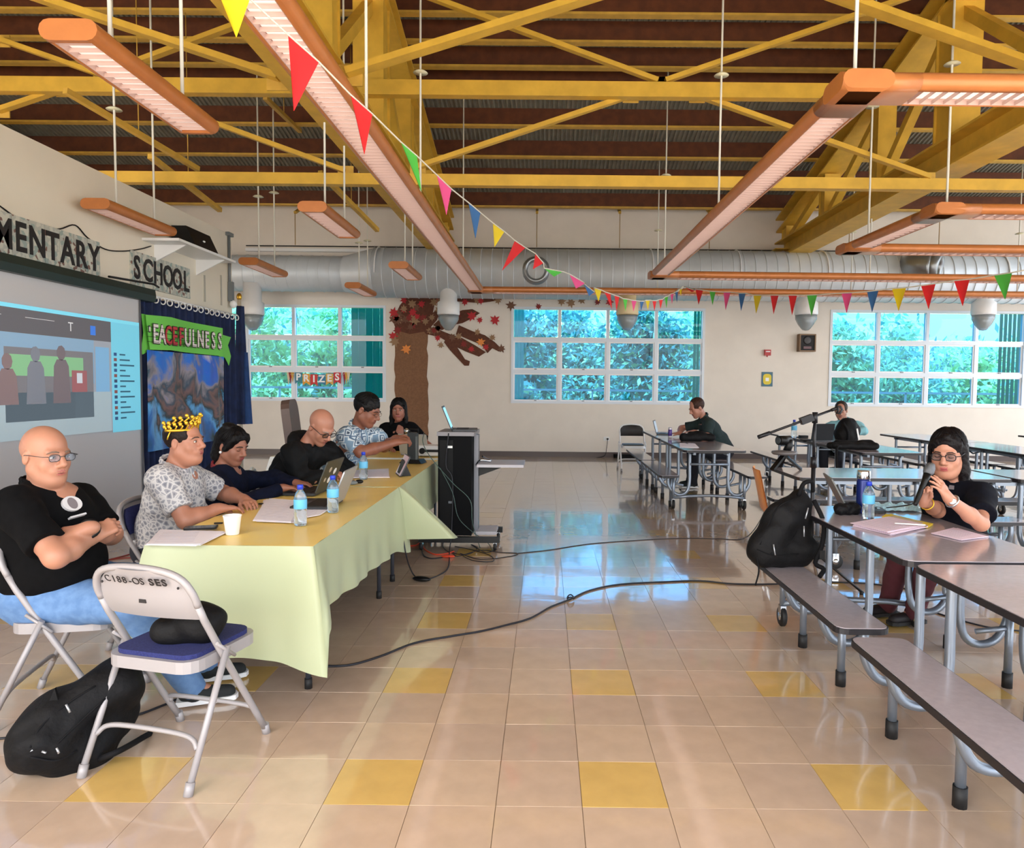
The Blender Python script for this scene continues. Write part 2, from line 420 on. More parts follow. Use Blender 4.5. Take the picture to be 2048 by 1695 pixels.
yth('tie_beam', 'lower yellow tie beam running across below the upper one', 'beam', (-12.7, PB+.12, zb2), (12.7, PB+.12, zb2), .12, .13)
def brace(p, q, Yd, th, label, xa=None, xb=None):
    a, b_ = YP(*p, Yd), YP(*q, Yd); d_ = (b_-a)/(b_-a)[0]
    if xa is not None: a = a+d_*(xa-a[0])
    if xb is not None: b_ = b_+d_*(xb-b_[0])
    t = thing('diagonal_brace', label, 'brace', tuple((a+b_)/2))
    c = (a+b_)/2; m_ = MB(); m_.beam(a-c, b_-c, th*.35, th, (0, 1, 0)); m_.beam(a-c+V(0, -th*.3, 0), b_-c+V(0, -th*.3, 0), th*.15+.04, th*.9, (0, 1, 0)); m_.obj('bar', M_yel, t)
    for e in (a, b_): MB().box(e-c+V(0, .03, 0), (th*2.2, .015, th*1.6)).obj('gusset_plate', M_yel2, t)
brace((865, -2), (1315, 163), PB, .085, 'bright yellow brace rising left from the middle of the upper tie beam', xa=-2.0)
brace((1330, 163), (1811, -2), PB, .085, 'bright yellow brace rising right from the middle of the upper tie beam', xb=4.75)
brace((835, 335), (1262, 192), PB+.1, .085, 'yellow brace dropping left from upper tie beam to the left truss')
brace((1395, 192), (1857, 355), PB+.1, .085, 'yellow brace dropping right from upper tie beam to the right truss')
brace((0, 80), (200, 150), PB, .085, 'yellow brace at the far left meeting the upper tie beam')
brace((215, 148), (500, 42), PB, .085, 'yellow brace rising right behind the nearest left pendant light')
brace((225, 172), (690, 342), PB+.1, .085, 'yellow brace dropping from upper tie beam to the left truss foot')
brace((0, 222), (125, 180), PB+.1, .085, 'yellow brace at the far left below the upper tie beam')
brace((695, 148), (1170, 0), 6.7, .12, 'darker near brace crossing in front of the left truss top', xb=1.34)
brace((1687, 0), (2060, 132), 6.7, .12, 'darker near brace crossing in front of the right truss top', xa=1.42, xb=4.8)
brace((85, 0), (560, 157), 6.7, .12, 'darker near brace at upper left ending at the left truss', xa=-5.6)
# short struts that carry the pendants
for k, (p, q) in enumerate([((130, 181), (396, 338)), ((300, 312), (440, 420)), ((640, 345), (755, 460)), ((530, 195), (600, 262))]):
    a, b_ = YP(*p, 7.6+k*.9), YP(*q, 9.4+k*.9)
    c = (a+b_)/2; tag(MB().beam(a, b_, .06, .06).cyl(c, V(c[0], c[1], zf(c[1])+.29), .006, n=5).obj('strut', M_yel2), ['yellow channel strut below the upper tie beam at left', 'short yellow strut near the top of the stage wall', 'short yellow strut right of the left truss foot', 'small dark yellow strut beside the left truss'][k], 'strut')
# wall top details: conduit, hangers
tag(MB().cyl((-6.2, WY-.06, YP(700, 494, WY)[2]), (12, WY-.06, YP(700, 494, WY)[2]), .012, n=6).obj('conduit', mat('black_pipe', (40, 40, 42), .5)), 'thin black pipe along the far wall above the duct', 'pipe')
zc = YP(700, 502, WY)[2]
tag(MB().bb(-6.2, 12, WY-.1, WY-.001, zc-.03, zc+.03).obj('cable_tray', M_white), 'narrow white tray along the far wall just under the black pipe', 'tray')
for k, px in enumerate((1074, 1240, 1420, 590, 1700, 1880)):
    a = YP(px, 425, WY-.3)
    t = thing('pipe_hanger', ['yellow pipe hanger under the roof left of the middle window', 'yellow pipe hanger above the middle window', 'yellow pipe hanger above the right end of the middle window', 'yellow pipe hanger near the stage wall', 'yellow pipe hanger above the framed speaker', 'yellow pipe hanger above the right window'][k], 'hanger', tuple(a))
    MB().beam((0, .25, .12), (0, 0, 0), .05, .05).obj('bracket', M_yel, t); MB().cyl((0, 0, .02), (0, 0, zc-a[2]+.06), .008, n=6).obj('rod', mat('rod_brown', (150, 120, 60), .6), t)
# ================================================================== hanging light fixtures
M_cop = mat('copper_housing', (188, 118, 66), .35, .15, noise=.08, nscale=8, spec=.5)
M_lamp = mat('lamp_tube_light', (255, 238, 228), .5, emit=.42)
M_louv = mat('louver_metal', (196, 172, 166), .4)
M_rod = mat('white_rod', (222, 222, 212), .35)
FW, FH = .29, .105
def oval(w_, h_, k=5):
    r_ = h_/2; o = []
    for s, a0 in ((1, -90), (-1, 90)):
        for i in range(k+1): a = R(a0+180*i/k); o.append((s*(w_/2-r_)+r_*math.cos(a), r_*math.sin(a)))
    return o
ov = oval(FW, FH)
_bl = MB().box((0, 0, 0), (.185, .003, .022)).mesh('louver_blade'); _bl.materials.append(M_louv)
def run(t, a, b, za, tops=True, blades=True, cap=True, name='housing'):
    """one straight length of fixture from a to b (local xy), centre height za"""
    a = V(*a, za); b = V(*b, za); d = nrm(b-a); x = V(d[1], -d[0], 0); L = np.linalg.norm(b-a)
    # shell: oval with an open slot underneath
    prof = [p for p in oval(FW, FH, 6)]
    prof = sorted([p for p in prof], key=lambda p: (math.atan2(p[1], p[0])-(-math.pi/2)) % (2*math.pi))
    prof = [(.098, -FH/2)]+[p for p in prof if not (p[1] < -FH/2+.004 and abs(p[0]) < .1)]+[(-.098, -FH/2)]
    inner = [(-.094, -FH/2+.004), (-.094, -.005), (.094, -.005), (.094, -FH/2+.004)]
    loop = prof+inner; n = len(loop)
    P = lambda o_, p: o_+x*p[0]+V(0, 0, p[1])
    mb = MB(); mb.add([P(a, p) for p in loop]+[P(b, p) for p in loop], [(i, (i+1) % n, n+(i+1) % n, n+i) for i in range(n)], False)
    for i in range(1, len(prof)-1): mb.sm[i] = True
    if cap:
        for e, s in ((a, -1), (b, 1)): mb.prism(oval(FW, FH, 6), e, x, V(0, 0, 1), d*s*.03)
    h = mb.obj(name, M_cop, t)
    MB().box((a+b)/2+V(0, 0, -.012), (.17, L-.02, .006), np.stack([x, d, V(0, 0, 1)], 1)).obj('lamp', M_lamp, h)
    MB().box((a+b)/2+x*.0915+V(0, 0, -.03), (.003, L-.01, .036), np.stack([x, d, V(0, 0, 1)], 1)).box((a+b)/2-x*.0915+V(0, 0, -.03), (.003, L-.01, .036), np.stack([x, d, V(0, 0, 1)], 1)).obj('reflector', M_louv, h)
    ang = math.atan2(d[1], d[0])-math.pi/2; k = int(L/.07)
    if blades:
        for i in range(k):
            p = a+d*((i+.5)*L/k)+V(0, 0, -.036); inst_o = bpy.data.objects.new('louver_blade', _bl); COL.objects.link(inst_o); inst_o.parent = h; inst_o.location = p; inst_o.rotation_euler = (0, 0, ang)
    else:
        q = MB()
        for i in range(int(L/.1)): q.box(a+d*((i+.5)*L/int(L/.1))+V(0, 0, -.034), (.185, .004, .03), np.stack([x, d, V(0, 0, 1)], 1))
        q.obj('louver_blade', M_louv, h, kind='stuff')
    return h
def rod(t, x, y, z, disc=.75):
    lx, ly = t.location[0]+x, t.location[1]+y; top = zf(ly)+.29
    r_ = MB().cyl((x, y, z+FH/2-.01), (x, y, top), .011, n=6).obj('rod', M_rod, t)
    zc_ = z+(top-.3-z)*disc
    MB().lathe([(.0, .02), (.05, .018), (.075, 0), (.0, -.004)][::-1], (x, y, zc_), 14).obj('canopy_disc', mat('canopy_white', (214, 210, 178), .4), r_)
PZ = 3.2
pend = [((-2.36, 4.24), 1.25, 'large copper pendant light at upper left with its louver lit'),
        ((-4.38, 7.62), 1.2, 'copper pendant light in front of the stage wall lettering'),
        ((-2.29, 7.66), 1.2, 'copper pendant light left of the long lit run, halfway down the room'),
        ((-4.22, 10.75), 1.1, 'copper pendant light just past the end of the stage wall'),
        ((-2.14, 10.95), 1.1, 'copper pendant light in front of the wide duct'),
        ((-3.38, 13.1), 1.1, 'smallest copper pendant light under the duct transition')]
for (x, y), L, lab in pend:
    t = thing('pendant_light', lab, 'ceiling light', (x, y, 0), 0, 'short copper pendant lights')
    run(t, (0, -L/2), (0, L/2), PZ, blades=(y < 5)); rod(t, .04, -L/2+.25, PZ, .35 if y > 5 else .8); rod(t, .04, L/2-.25, PZ, .45 if y > 5 else .8)
def light_run(lab, pts, flags, rods):
    t = thing('light_run', lab, 'ceiling light', (pts[0][0], pts[0][1], 0), 0, 'long copper light runs'); o = V(*pts[0])
    for (a, b), fl_ in zip(zip(pts[:-1], pts[1:]), flags):
        a_, b_ = V(*a)-o, V(*b)-o; d_ = nrm(b_-a_); run(t, a_+d_*.30, b_-d_*.30, PZ, blades=fl_, cap=False)
    for p in pts:      # corner blocks
        c = V(*p)-o; m_ = MB(); m_.prism(rrect(.60+FW*.0, .60, .05), V(c[0], c[1], PZ-FH/2), V(1, 0, 0), V(0, 1, 0), V(0, 0, .001))
    for i, p in enumerate(pts):
        c = V(*p)-o; m_ = MB()
        for q in ([pts[i-1]] if i else [])+([pts[i+1]] if i < len(pts)-1 else []):
            d_ = nrm(V(*q)-V(*p)); x_ = V(d_[1], -d_[0], 0); e = V(c[0], c[1], PZ)
            m_.prism(oval(FW, FH, 6), e-V(*d_, 0)*(FW/2 if len(pts) > 1 and 0 < i < len(pts)-1 else 0), x_, V(0, 0, 1), V(*d_, 0)*(.302+(FW/2 if 0 < i < len(pts)-1 else 0)), True)
        m_.obj('corner_piece', M_cop, t)
    for (x, y) in rods: rod(t, x-o[0], y-o[1], PZ, .5)
    return t
light_run('longest copper light run crossing the ceiling from top left to the duct', [(-1.30, 1.2), (-1.27, 13.0), (9.8, 13.0)], [True, False], [(-1.3, 5.2), (-1.3, 7.4), (-1.28, 11), (2.0, 13), (5.5, 13), (8.5, 13)])
light_run('big copper light run with its corner at upper right', [(7.5, 4.25), (1.78, 4.2), (1.72, 11.1), (9.8, 11.2)], [True, True, False], [(1.78, 4.25), (1.75, 7.4), (1.73, 10.6), (4.6, 4.25), (5, 11.15), (7.6, 11.15)])
light_run('smaller copper light run with its corner at the right edge', [(8.0, 7.0), (3.82, 7.0), (3.76, 8.9), (8.5, 8.95)], [False, False, False], [(3.86, 7.0), (3.78, 8.5), (6.5, 7.0), (6.5, 8.95)])
# loose hanging wires / rods seen against the roof
# ================================================================== ducts
M_duct = mat('white_duct', (208, 216, 222), .4, .15, noise=.05, nscale=4)
M_ductm = mat('bare_duct_metal', (150, 155, 158), .3, .7)
DY = WY-.72; dzt, dzb = YP(1200, 503, DY)[2], YP(1200, 598, DY)[2]; DZ, DR = (dzt+dzb)/2+.01, (dzt-dzb)/2+.02
dx0 = YP(752, 540, DY)[0]; dxa = YP(690, 540, DY)[0]; DR2 = DR*.72; DZ2 = YP(600, 547, DY)[2]
t = thing('air_duct', 'wide white spiral duct running along the far wall', 'duct', (0, DY, 0))
rx = roty(R(90))
MB().lathe([(DR, dx0), (DR, 12.8)], (0, 0, DZ), 32, rx).obj('main_pipe', M_duct, t)
MB().add(np.vstack([[(dx0, DR*math.cos(a), DZ+DR*math.sin(a)) for a in np.linspace(0, 2*math.pi, 32, False)], [(dxa, DR2*math.cos(a), DZ2+DR2*math.sin(a)) for a in np.linspace(0, 2*math.pi, 32, False)]]),
         [(i, (i+1) % 32, 32+(i+1) % 32, 32+i) for i in range(32)], True).obj('transition_cone', M_duct, t)
MB().lathe([(DR2, -8.5), (DR2, dxa)], (0, 0, DZ2), 32, rx).obj('narrow_pipe', M_duct, t)
sm_ = MB().lathe([(DR, -.008), (DR+.012, 0), (DR, .008)], (0, 0, 0), 32, rx).mesh('seam'); sm_.materials.append(M_duct)
x = dx0
while x < 12.6: inst(type('o', (), {'data': sm_}), 'seam', t, (x, 0, DZ)); x += .21
sm2 = MB().lathe([(DR2, -.008), (DR2+.012, 0), (DR2, .008)], (0, 0, 0), 32, rx).mesh('seam'); sm2.materials.append(M_duct)
x = dxa
while x > -8.4: inst(type('o', (), {'data': sm2}), 'seam', t, (x, 0, DZ2)); x -= .21
for px in (1470, 1640, 1820, 1990, 760, 1300):
    xx = YP(px, 505, DY)[0]; MB().tube([(xx+.0, (DR+.015)*math.sin(a), DZ+(DR+.015)*math.cos(a)) for a in np.linspace(-1.7, 1.7, 12)], .014, 5).obj('hanger_strap', M_white, t)
# side nozzles
for k, (px, py, turn) in enumerate([(1072, 540, 0), (1833, 537, 1)]):
    c = YP(px, py, DY-DR); t = thing('duct_nozzle', ['round metal duct nozzle facing the room above the middle window', 'round metal duct nozzle turned sideways above the right window'][k], 'nozzle', tuple(c))
    d_ = V(0, -1, 0) if not turn else nrm(V(.75, -.62, -.2)); z_ = d_; x_ = nrm(np.cross(z_, V(0, 0, 1))); M3 = np.stack([x_, np.cross(z_, x_), z_], 1)
    r0 = .27
    if turn: MB().tube(spline([V(0, .3, .05), V(0, 0, .05), V(.05, -.16, .02), V(.18, -.28, 0)], 5), [.3]*15+[.24], 20).obj('elbow', M_ductm, t); o_ = V(.18, -.28, 0)
    else: o_ = V(0, .06, 0)
    MB().lathe([(r0, -.06), (r0, .04), (.235, .10), (.20, .12), (.16, .06), (.15, -.04)], o_, 28, M3).obj('ring', M_ductm, t)
    MB().lathe([(.001, .0), (.16, .0)], o_+d_*.01, 20, M3).obj('dark_throat', mat('duct_inside', (12, 14, 16), .9), t)
# hanging globe outlets under the duct
M_gl = mat('clear_bowl', (225, 235, 240), .08, trans=.7)
for k, px in enumerate((505, 897, 1255, 1613, 1968)):
    c = YP(px, 600, WY-.9); s = 1.0
    t = thing('bell_lamp', ['white bell lamp at the stage end of the duct', 'white bell lamp in front of the paper tree', 'yellowish bell lamp in front of the middle window', 'white bell lamp above the framed speaker', 'white bell lamp in front of the right window'][k], 'lamp', (c[0], c[1], 0), 0, 'bell lamps hanging below the duct')
    zt = DZ-.25; q = YP(px, 597, c[1])[2]
    Mh = M_white if k != 2 else mat('cream_lamp_body', (224, 204, 160), .4)
    MB().lathe([(.0, zt), (.17, zt), (.17, q-.05), (.215, q-.08), (.22, q-.30), (.20, q-.33), (.19, q-.2), (.0, q-.2)][::-1], (0, 0, 0), 22).obj('body', Mh, t)
    MB().lathe([(.0, q-.62), (.06, q-.61), (.09, q-.58), (.15, q-.50), (.20, q-.40), (.205, q-.33)], (0, 0, 0), 22).obj('glass_bowl', M_gl, t)
    MB().lathe([(.0, q-.55), (.06, q-.55), (.11, q-.46), (.16, q-.34), (.0, q-.33)], (0, 0, 0), 16).obj('reflector', M_ductm, t)

# ================================================================== far wall things
def wp(x, y, d=.0): return YP(x, y, WY-d)
M_red = mat('alarm_red', (176, 32, 34), .4)
t = thing('fire_alarm', 'small red fire alarm pull box on the far wall', 'alarm', tuple(wp(1534, 705)))
MB().box((0, -.03, 0), (.13, .06, .12)).obj('case', M_red, t); MB().box((0, -.063, .02), (.09, .01, .02)).obj('handle', M_white, t); MB().cyl((0, -.02, -.06), (0, -.02, -.09), .012, n=8).obj('stud', M_red, t)
t = thing('wall_speaker', 'black speaker in a brown wooden frame on the far wall', 'speaker', tuple(wp(1610, 686)))
b = MB(); Mfr = mat('brown_frame', (120, 92, 62), .5)
for a in ((-.17, -.145), (.145, .17)): b.bb(a[0], a[1], -.16, -.001, -.18, .18)
for a in ((-.18, -.155), (.155, .18)): b.bb(-.145, .145, -.16, -.001, a[0], a[1])
b.obj('frame', Mfr, t); MB().bb(-.145, .145, -.14, -.001, -.155, .155).obj('grille', mat('black_grille', (22, 20, 22), .7), t)
MB().lathe([(.0, .012), (.06, .008), (.09, 0)][::-1], (0, -.14, .05), 20, rotx(R(90))).obj('cone', mat('grey_cone', (60, 58, 60), .5), t)
MB().box((0, -.145, -.1), (.16, .012, .05)).obj('name_plate', mat('plum_plate', (110, 80, 86), .5), t)
t = thing('notice', 'small yellow and blue notice below the fire alarm', 'poster', tuple(wp(1534, 758)))
MB().bb(-.115, .115, -.012, -.001, -.15, .15).obj('backing', mat('teal_card', (74, 112, 132), .6), t)
MB().prism(rrect(.17, .22, .06), (0, -.012, 0), (1, 0, 0), (0, 0, 1), (0, -.004, 0)).obj('yellow_shape', mat('yellow_card', (222, 200, 60), .6), t)
MB().bb(-.035, .035, -.019, -.016, -.04, .03).obj('white_square', M_white, t)
t = thing('power_outlet', 'white wall outlet with a black plug below the middle window', 'outlet', tuple(wp(1213, 877)))
MB().bb(-.06, .06, -.008, 0, -.04, .04).obj('plate', M_white, t); MB().bb(-.0, .04, -.04, -.008, -.02, .015).obj('plug', mat('black_plastic', (12, 12, 14), .4, spec=.3), t)
MB().tube(spline([V(.02, -.035, -.02), V(.0, -.04, -.2), V(-.05, -.05, -.36), V(-.3, -.12, -.40)], 6), .006, 5).obj('cord', MATS['black_plastic'], t)

# paper tree
M_trunk = mat('brown_paper', (128, 92, 66), .9, noise=.12, nscale=30); M_branch = mat('dark_brown_paper', (96, 56, 40), .9, noise=.15, nscale=20)
t = thing('paper_tree', 'brown paper tree with autumn leaves taped to the far wall', 'wall decoration', tuple(wp(825, 850)*V(1, 1, 0)))
o0 = V(*t.location)
def wpoly(pts, d0, d1, name, M, par=None, **kw):
    P = [wp(*p)-o0 for p in pts]; b = MB(); n = len(P)
    A = [V(p[0], -d0, p[2]) for p in P]; B = [V(p[0], -d1, p[2]) for p in P]
    b.add(A+B, [tuple(range(n, 2*n))]+[(i, (i+1) % n, n+(i+1) % n, n+i) for i in range(n)])
    return b.obj(name, M, par or t, **kw)
random.seed(3)
L_ = [(790+random.uniform(-1.5, 1.5), y) for y in range(655, 900, 14)]; R_ = [(855+random.uniform(-2, 2)+(y-655)*.005, y) for y in range(655, 900, 14)]
wpoly(L_+R_[::-1], .001, .012, 'trunk', M_trunk)
for bi, pts in enumerate([[(792, 660), (786, 640), (800, 610), (812, 596), (872, 596), (866, 625), (884, 612), (874, 640), (855, 662), (820, 668)],
            [(840, 650), (868, 655), (900, 668), (925, 676), (950, 690), (972, 704), (958, 713), (930, 702), (905, 690), (880, 674), (852, 668)],
            [(893, 676), (912, 690), (930, 718), (940, 722), (938, 731), (929, 731), (915, 716), (900, 700), (888, 684)],
            [(866, 650), (884, 634), (905, 628), (925, 620), (945, 618), (960, 626), (945, 636), (925, 646), (905, 650), (884, 660)],
            [(918, 650), (945, 662), (970, 670), (990, 684), (1004, 698), (998, 703), (985, 696), (975, 706), (964, 690), (940, 680), (912, 668)],
            [(800, 596), (1000, 596), (1004, 600), (960, 606), (905, 602), (870, 604), (830, 603)]]):
    wpoly(pts, .012, .0145+.0011*bi, 'branch', M_branch)
leafc = [mat('leaf_red', (178, 42, 48), .8), mat('leaf_tan', (150, 118, 88), .8), mat('leaf_brown', (110, 76, 58), .8), mat('leaf_maroon', (130, 44, 40), .8), mat('leaf_orange', (226, 140, 70), .8)]
spots = []
for i in range(34): spots.append((random.uniform(786, 880), random.uniform(598, 662), random.choice((0, 1, 1, 2, 3, 2))))
spots += [(876, 676, 0), (787, 672, 0), (790, 683, 1), (813, 698, 4), (788, 625, 0), (895, 625, 2), (905, 640, 2), (915, 628, 3), (944, 632, 0), (960, 640, 0), (962, 602, 0), (930, 604, 0), (955, 600, 1), (990, 640, 0), (955, 664, 1), (962, 684, 4), (943, 698, 0), (972, 694, 0), (882, 690, 1), (918, 672, 1), (985, 675, 1), (1003, 697, 2), (905, 674, 2), (928, 688, 3), (880, 604, 1), (996, 601, 1), (1022, 611, 2), (840, 700, 99)]
spots += [(1077, 613, 3), (1123, 603, 1), (1142, 606, 1), (1163, 600, 1), (1195, 604, 3), (1219, 604, 0)]
def leafpoly(r_, a0):
    o_ = []
    for k in range(14):
        a = a0+2*math.pi*k/14; q = r_*(1.0 if k % 2 == 0 else .58)*(1.1 if k in (0, 4, 10) else .9); o_.append((q*math.cos(a), q*math.sin(a)))
    return o_
for i, (x, y, c) in enumerate(spots):
    if c == 99: continue
    p = wp(x, y)-o0; M3 = random.uniform(.07, .12)
    b = MB(); b.prism(leafpoly(M3, random.uniform(0, 6)), (p[0], -.021-.004*(i % 5), p[2]), (1, 0, 0), (0, 0, 1), (0, -.003, 0)); b.obj('leaf', leafc[c], t)

# PRIZES bunting in the left window
t = thing('letter_banner', 'small banner of coloured flags spelling PRIZES in the left window', 'banner', tuple(wp(635, 745, .03)))
o1 = V(*t.location); fc = [('P', (70, 130, 150)), ('R', (230, 160, 60)), ('I', (206, 60, 60)), ('Z', (60, 120, 160)), ('E', (220, 170, 90)), ('S', (200, 50, 60))]
for i, (ch, c) in enumerate(fc):
    p = wp(597+i*15.5, 755+4*math.sin(i/5*math.pi), .03)-o1; h = .085
    fo = MB().prism([(-.075, .11), (-.075, -.13), (0, -.08), (.075, -.13), (.075, .11)], p, (1, 0, 0), (0, 0, 1), (0, -.004, 0)).obj('flag', mat('flag_%s' % ch, c, .7), t)
    text_mb(ch, .2, .004, p+V(0, -.008, .01), (1, 0, 0), (0, 0, 1), .006).obj('letter', M_white, fo)
MB().tube([wp(x, y, .028)-o1 for x, y in ((580, 748), (600, 751), (635, 753), (670, 752), (693, 746))], .005, 4).obj('string', M_white, t)
for k, px in enumerate((581, 693)):
    for j in range(3):
        p = wp(px+(j-1)*4, 750, .028)-o1; MB().prism([(-.035, .06), (0, -.22+.03*j), (.035, .06)], p, nrm(V(1, .3*j, 0)), (0, 0, 1), (0, -.003, 0)).obj('ribbon', [mat('ribbon_cream', (220, 200, 170), .7), mat('ribbon_dark_red', (150, 34, 40), .7), mat('ribbon_gold', (210, 160, 70), .7)][(j+k) % 3], t)
# teal window louvers outside the openings
M_teal = mat('teal_louver', (96, 186, 158), .5); M_teal2 = mat('pale_teal_louver', (150, 214, 204), .5)
for M in (M_teal, M_teal2):
    nt = M.node_tree; b = nt.nodes['Principled BSDF']; tr = nt.nodes.new('ShaderNodeBsdfTranslucent'); tr.inputs[0].default_value = b.inputs['Base Color'].default_value[:]
    ms = nt.nodes.new('ShaderNodeMixShader'); ms.inputs[0].default_value = .6; nt.links.new(b.outputs[0], ms.inputs[1]); nt.links.new(tr.outputs[0], ms.inputs[2]); nt.links.new(ms.outputs[0], nt.nodes['Material Output'].inputs[0])
def louv(label, px0, px1, n, M, y=WY+.55):
    a, b_ = YP(px0, 700, y)[0], YP(px1, 700, y)[0]; t = thing('vertical_louver', label, 'shutter', ((a+b_)/2, y, 0), 0, 'teal louvers outside the windows'); w_ = (b_-a)/n
    for i in range(n): MB().box((a+(i+.5)*w_-t.location[0], 0, 2.1), (w_*.96, .006, 2.6), rotz(.35)).obj('slat', M, t)
    MB().bb(a-t.location[0], b_-t.location[0], -.03, .03, 3.38, 3.44).bb(-.03, .03, WY+.19-y, 0, 3.39, 3.43).obj('rail', M_alu, t)
louv('teal vertical louver outside the right part of the left window', 703, 774, 5, M_teal)
louv('pale teal vertical louver outside the left edge of the middle window', 1022, 1048, 4, M_teal2)
louv('dark teal vertical louver outside the right edge of the middle window', 1386, 1412, 4, M_teal)
louv('teal vertical louver outside the right edge of the right window', 1996, 2040, 5, M_teal)
# outdoor railing
t = thing('railing', 'white outdoor railing seen through the lower window panes', 'railing', (0, WY+2.2, 0)); zr = YP(1300, 781, WY+2.2)[2]
MB().bb(-14, 14, -.02, .02, zr-.025, zr+.025).obj('rail', M_white, t)
for i in range(12): MB().bb(-13.9+i*2.5, -13.86+i*2.5, -.02, .02, -.15, zr).obj('post', M_white, t)

# ================================================================== bunting of triangular pennants
PC = {'y': mat('pennant_yellow', (236, 208, 22), .7), 'r': mat('pennant_red', (230, 34, 40), .7), 'g': mat('pennant_green', (84, 200, 74), .7), 'p': mat('pennant_pink', (240, 84, 150), .7), 'b': mat('pennant_blue', (52, 108, 168), .7)}
CN = dict(y='yellow', r='red', g='green', p='pink', b='blue')
def dep(x): return float(np.interp(x, [455, 588, 725, 820, 890, 950, 1000, 1040, 1080, 1150, 1190, 1250, 1330, 1370, 1450, 1550, 1624, 1744, 1857, 2007, 2060], [2.35, 2.75, 3.3, 4.2, 5.2, 6.1, 7, 7.8, 8.6, 9.8, 10.6, 11.6, 12.2, 12, 10.9, 9.3, 8.4, 7.2, 6.3, 5.3, 4.9]))
B1 = [((440, -8), (500, -2), (473, 75), 'y'), ((577, 70), (638, 124), (588, 222), 'r'), ((702, 190), (745, 228), (729, 309), 'r'), ((802, 284), (834, 312), (843, 383), 'g'), ((874, 350), (903, 378), (893, 430), 'p'),
      ((937, 405), (961, 425), (951, 477), 'b'), ((986, 446), (1009, 463), (989, 494), 'y'), ((1030, 481), (1051, 495), (1004, 541), 'r'), ((1071, 507), (1087, 526), (1066, 538), 'r'), ((1088, 536), (1126, 543), (1108, 553), 'g'),
      ((1139, 548), (1171, 566), (1152, 577), 'p'), ((1168, 567), (1189, 584), (1178, 592), 'b'), ((1188, 575), (1203, 580), (1197, 603), 'y'), ((1209, 583), (1221, 587), (1224, 618), 'r'), ((1229, 590), (1239, 593), (1233, 622), 'r'),
      ((1246, 597), (1255, 598), (1251, 622), 'g'), ((1263, 600), (1273, 601), (1267, 623), 'p'), ((1280, 602), (1288, 602), (1282, 622), 'b'), ((1291, 600), (1300, 600), (1296, 620), 'y'), ((1305, 601), (1313, 601), (1309, 622), 'r'), ((1318, 599), (1326, 598), (1321, 618), 'r'),
      ((1329, 594), (1336, 592), (1333, 616), 'g'), ((1341, 588), (1347, 586), (1344, 608), 'p'), ((1350, 584), (1356, 582), (1354, 605), 'b')]
B2 = [((1358, 578), (1364, 577), (1362, 592), 'y'), ((1368, 573), (1392, 580), (1384, 584), 'r'), ((1391, 578), (1406, 580), (1397, 609), 'r'), ((1419, 582), (1431, 583), (1425, 610), 'g'), ((1447, 584), (1461, 584), (1451, 620), 'p'), ((1477, 586), (1491, 586), (1482, 622), 'b'), ((1507, 590), (1523, 590), (1512, 627), 'y'),
      ((1541, 590), (1557, 590), (1547, 628), 'r'), ((1577, 590), (1594, 590), (1584, 630), 'r'), ((1614, 590), (1634, 589), (1623, 632), 'g'), ((1683, 586), (1704, 585), (1693, 626), 'p'), ((1734, 583), (1757, 580), (1744, 624), 'b'), ((1784, 577), (1812, 575), (1797, 622), 'y'), ((1842, 571), (1871, 567), (1857, 618), 'r'), ((1908, 561), (1939, 558), (1925, 612), 'r'), ((1988, 550), (2024, 545), (2010, 599), 'g')]
for lab, BB, ext in (('string of bright triangular pennants sagging from the upper left to the duct', B1, [(455, -14)]), ('string of bright triangular pennants rising from the middle towards the right edge', B2, [])):
    P0 = YP((BB[0][0][0]+BB[0][1][0])/2, BB[0][0][1], dep(BB[0][0][0])); t = thing('bunting', lab, 'bunting', tuple(P0))
    line = []
    for a, b_, c, k in BB:
        Da, Db = dep(a[0]), dep(b_[0]); A, B, C_ = YP(*a, Da)-P0, YP(*b_, Db)-P0, YP(*c, (Da+Db)/2)-P0
        n = nrm(np.cross(B-A, C_-A)); line += [A, B]
        g = []                                            # slightly curled cloth
        for i in range(7):
            u = i/6; g.append([A*(1-u)*(1-v)+B*(1-u)*v+C_*u+n*.018*math.sin(v*3.1)*(1-u)*math.sin(u*3) for v in np.linspace(0, 1, 5)])
        g = np.array(g); mb_ = MB().grid(g).grid((g+n*.0015)[:, ::-1]); mb_.obj('pennant', PC[k], t, label='%s pennant' % CN[k])
    if BB is B1: line = [YP(430, -30, 2.2)-P0]+line+[YP(1366, 572, 12.05)-P0]
    else: line = [YP(1352, 582, 12.2)-P0]+line+[YP(2075, 535, 4.85)-P0]
    MB().tube(line, [.004+.0006*max(0, (q+P0)[1]-3) for q in line], 5).obj('string', mat('white_cord', (228, 226, 214), .7), t)
# ================================================================== stage wall: lettering, screen, curtain
M_blk = mat('black_plastic', (12, 12, 14), .4, spec=.3)
M_navyc = mat('navy_curtain', (22, 38, 78), .85, noise=.35, nscale=6)
M_letp = pattern('mosaic_panel', 'vor', [(0, (176, 178, 170)), (.35, (198, 198, 186)), (.62, (150, 165, 160)), (.82, (120, 92, 84)), (.9, (186, 190, 182))], 26)
M_lett = mat('dark_letter', (28, 24, 26), .6)
def letters(lab, chars, hw, cat='sign'):
    zt = XP(60, 462, WX)[2]; t = None
    for ch, px, py in chars:
        p = XP(px, py, WX)
        if t is None: t = thing('wall_lettering', lab, cat, tuple(p)); o_ = V(*p)
        q = p-o_
        pl = MB().bb(.001, .02, q[1]-hw+.003, q[1]+hw-.003, q[2]-.19, q[2]+.19).obj('letter_panel', M_letp, t)
        text_mb(ch, .36, .006, q+V(.024, 0, 0), (0, 1, 0), (0, 0, 1), .007, squash=.8).obj('letter', M_lett, pl)
zy = [XP(px, py, WX)[2] for px, py in ((28, 473), (184, 520))]
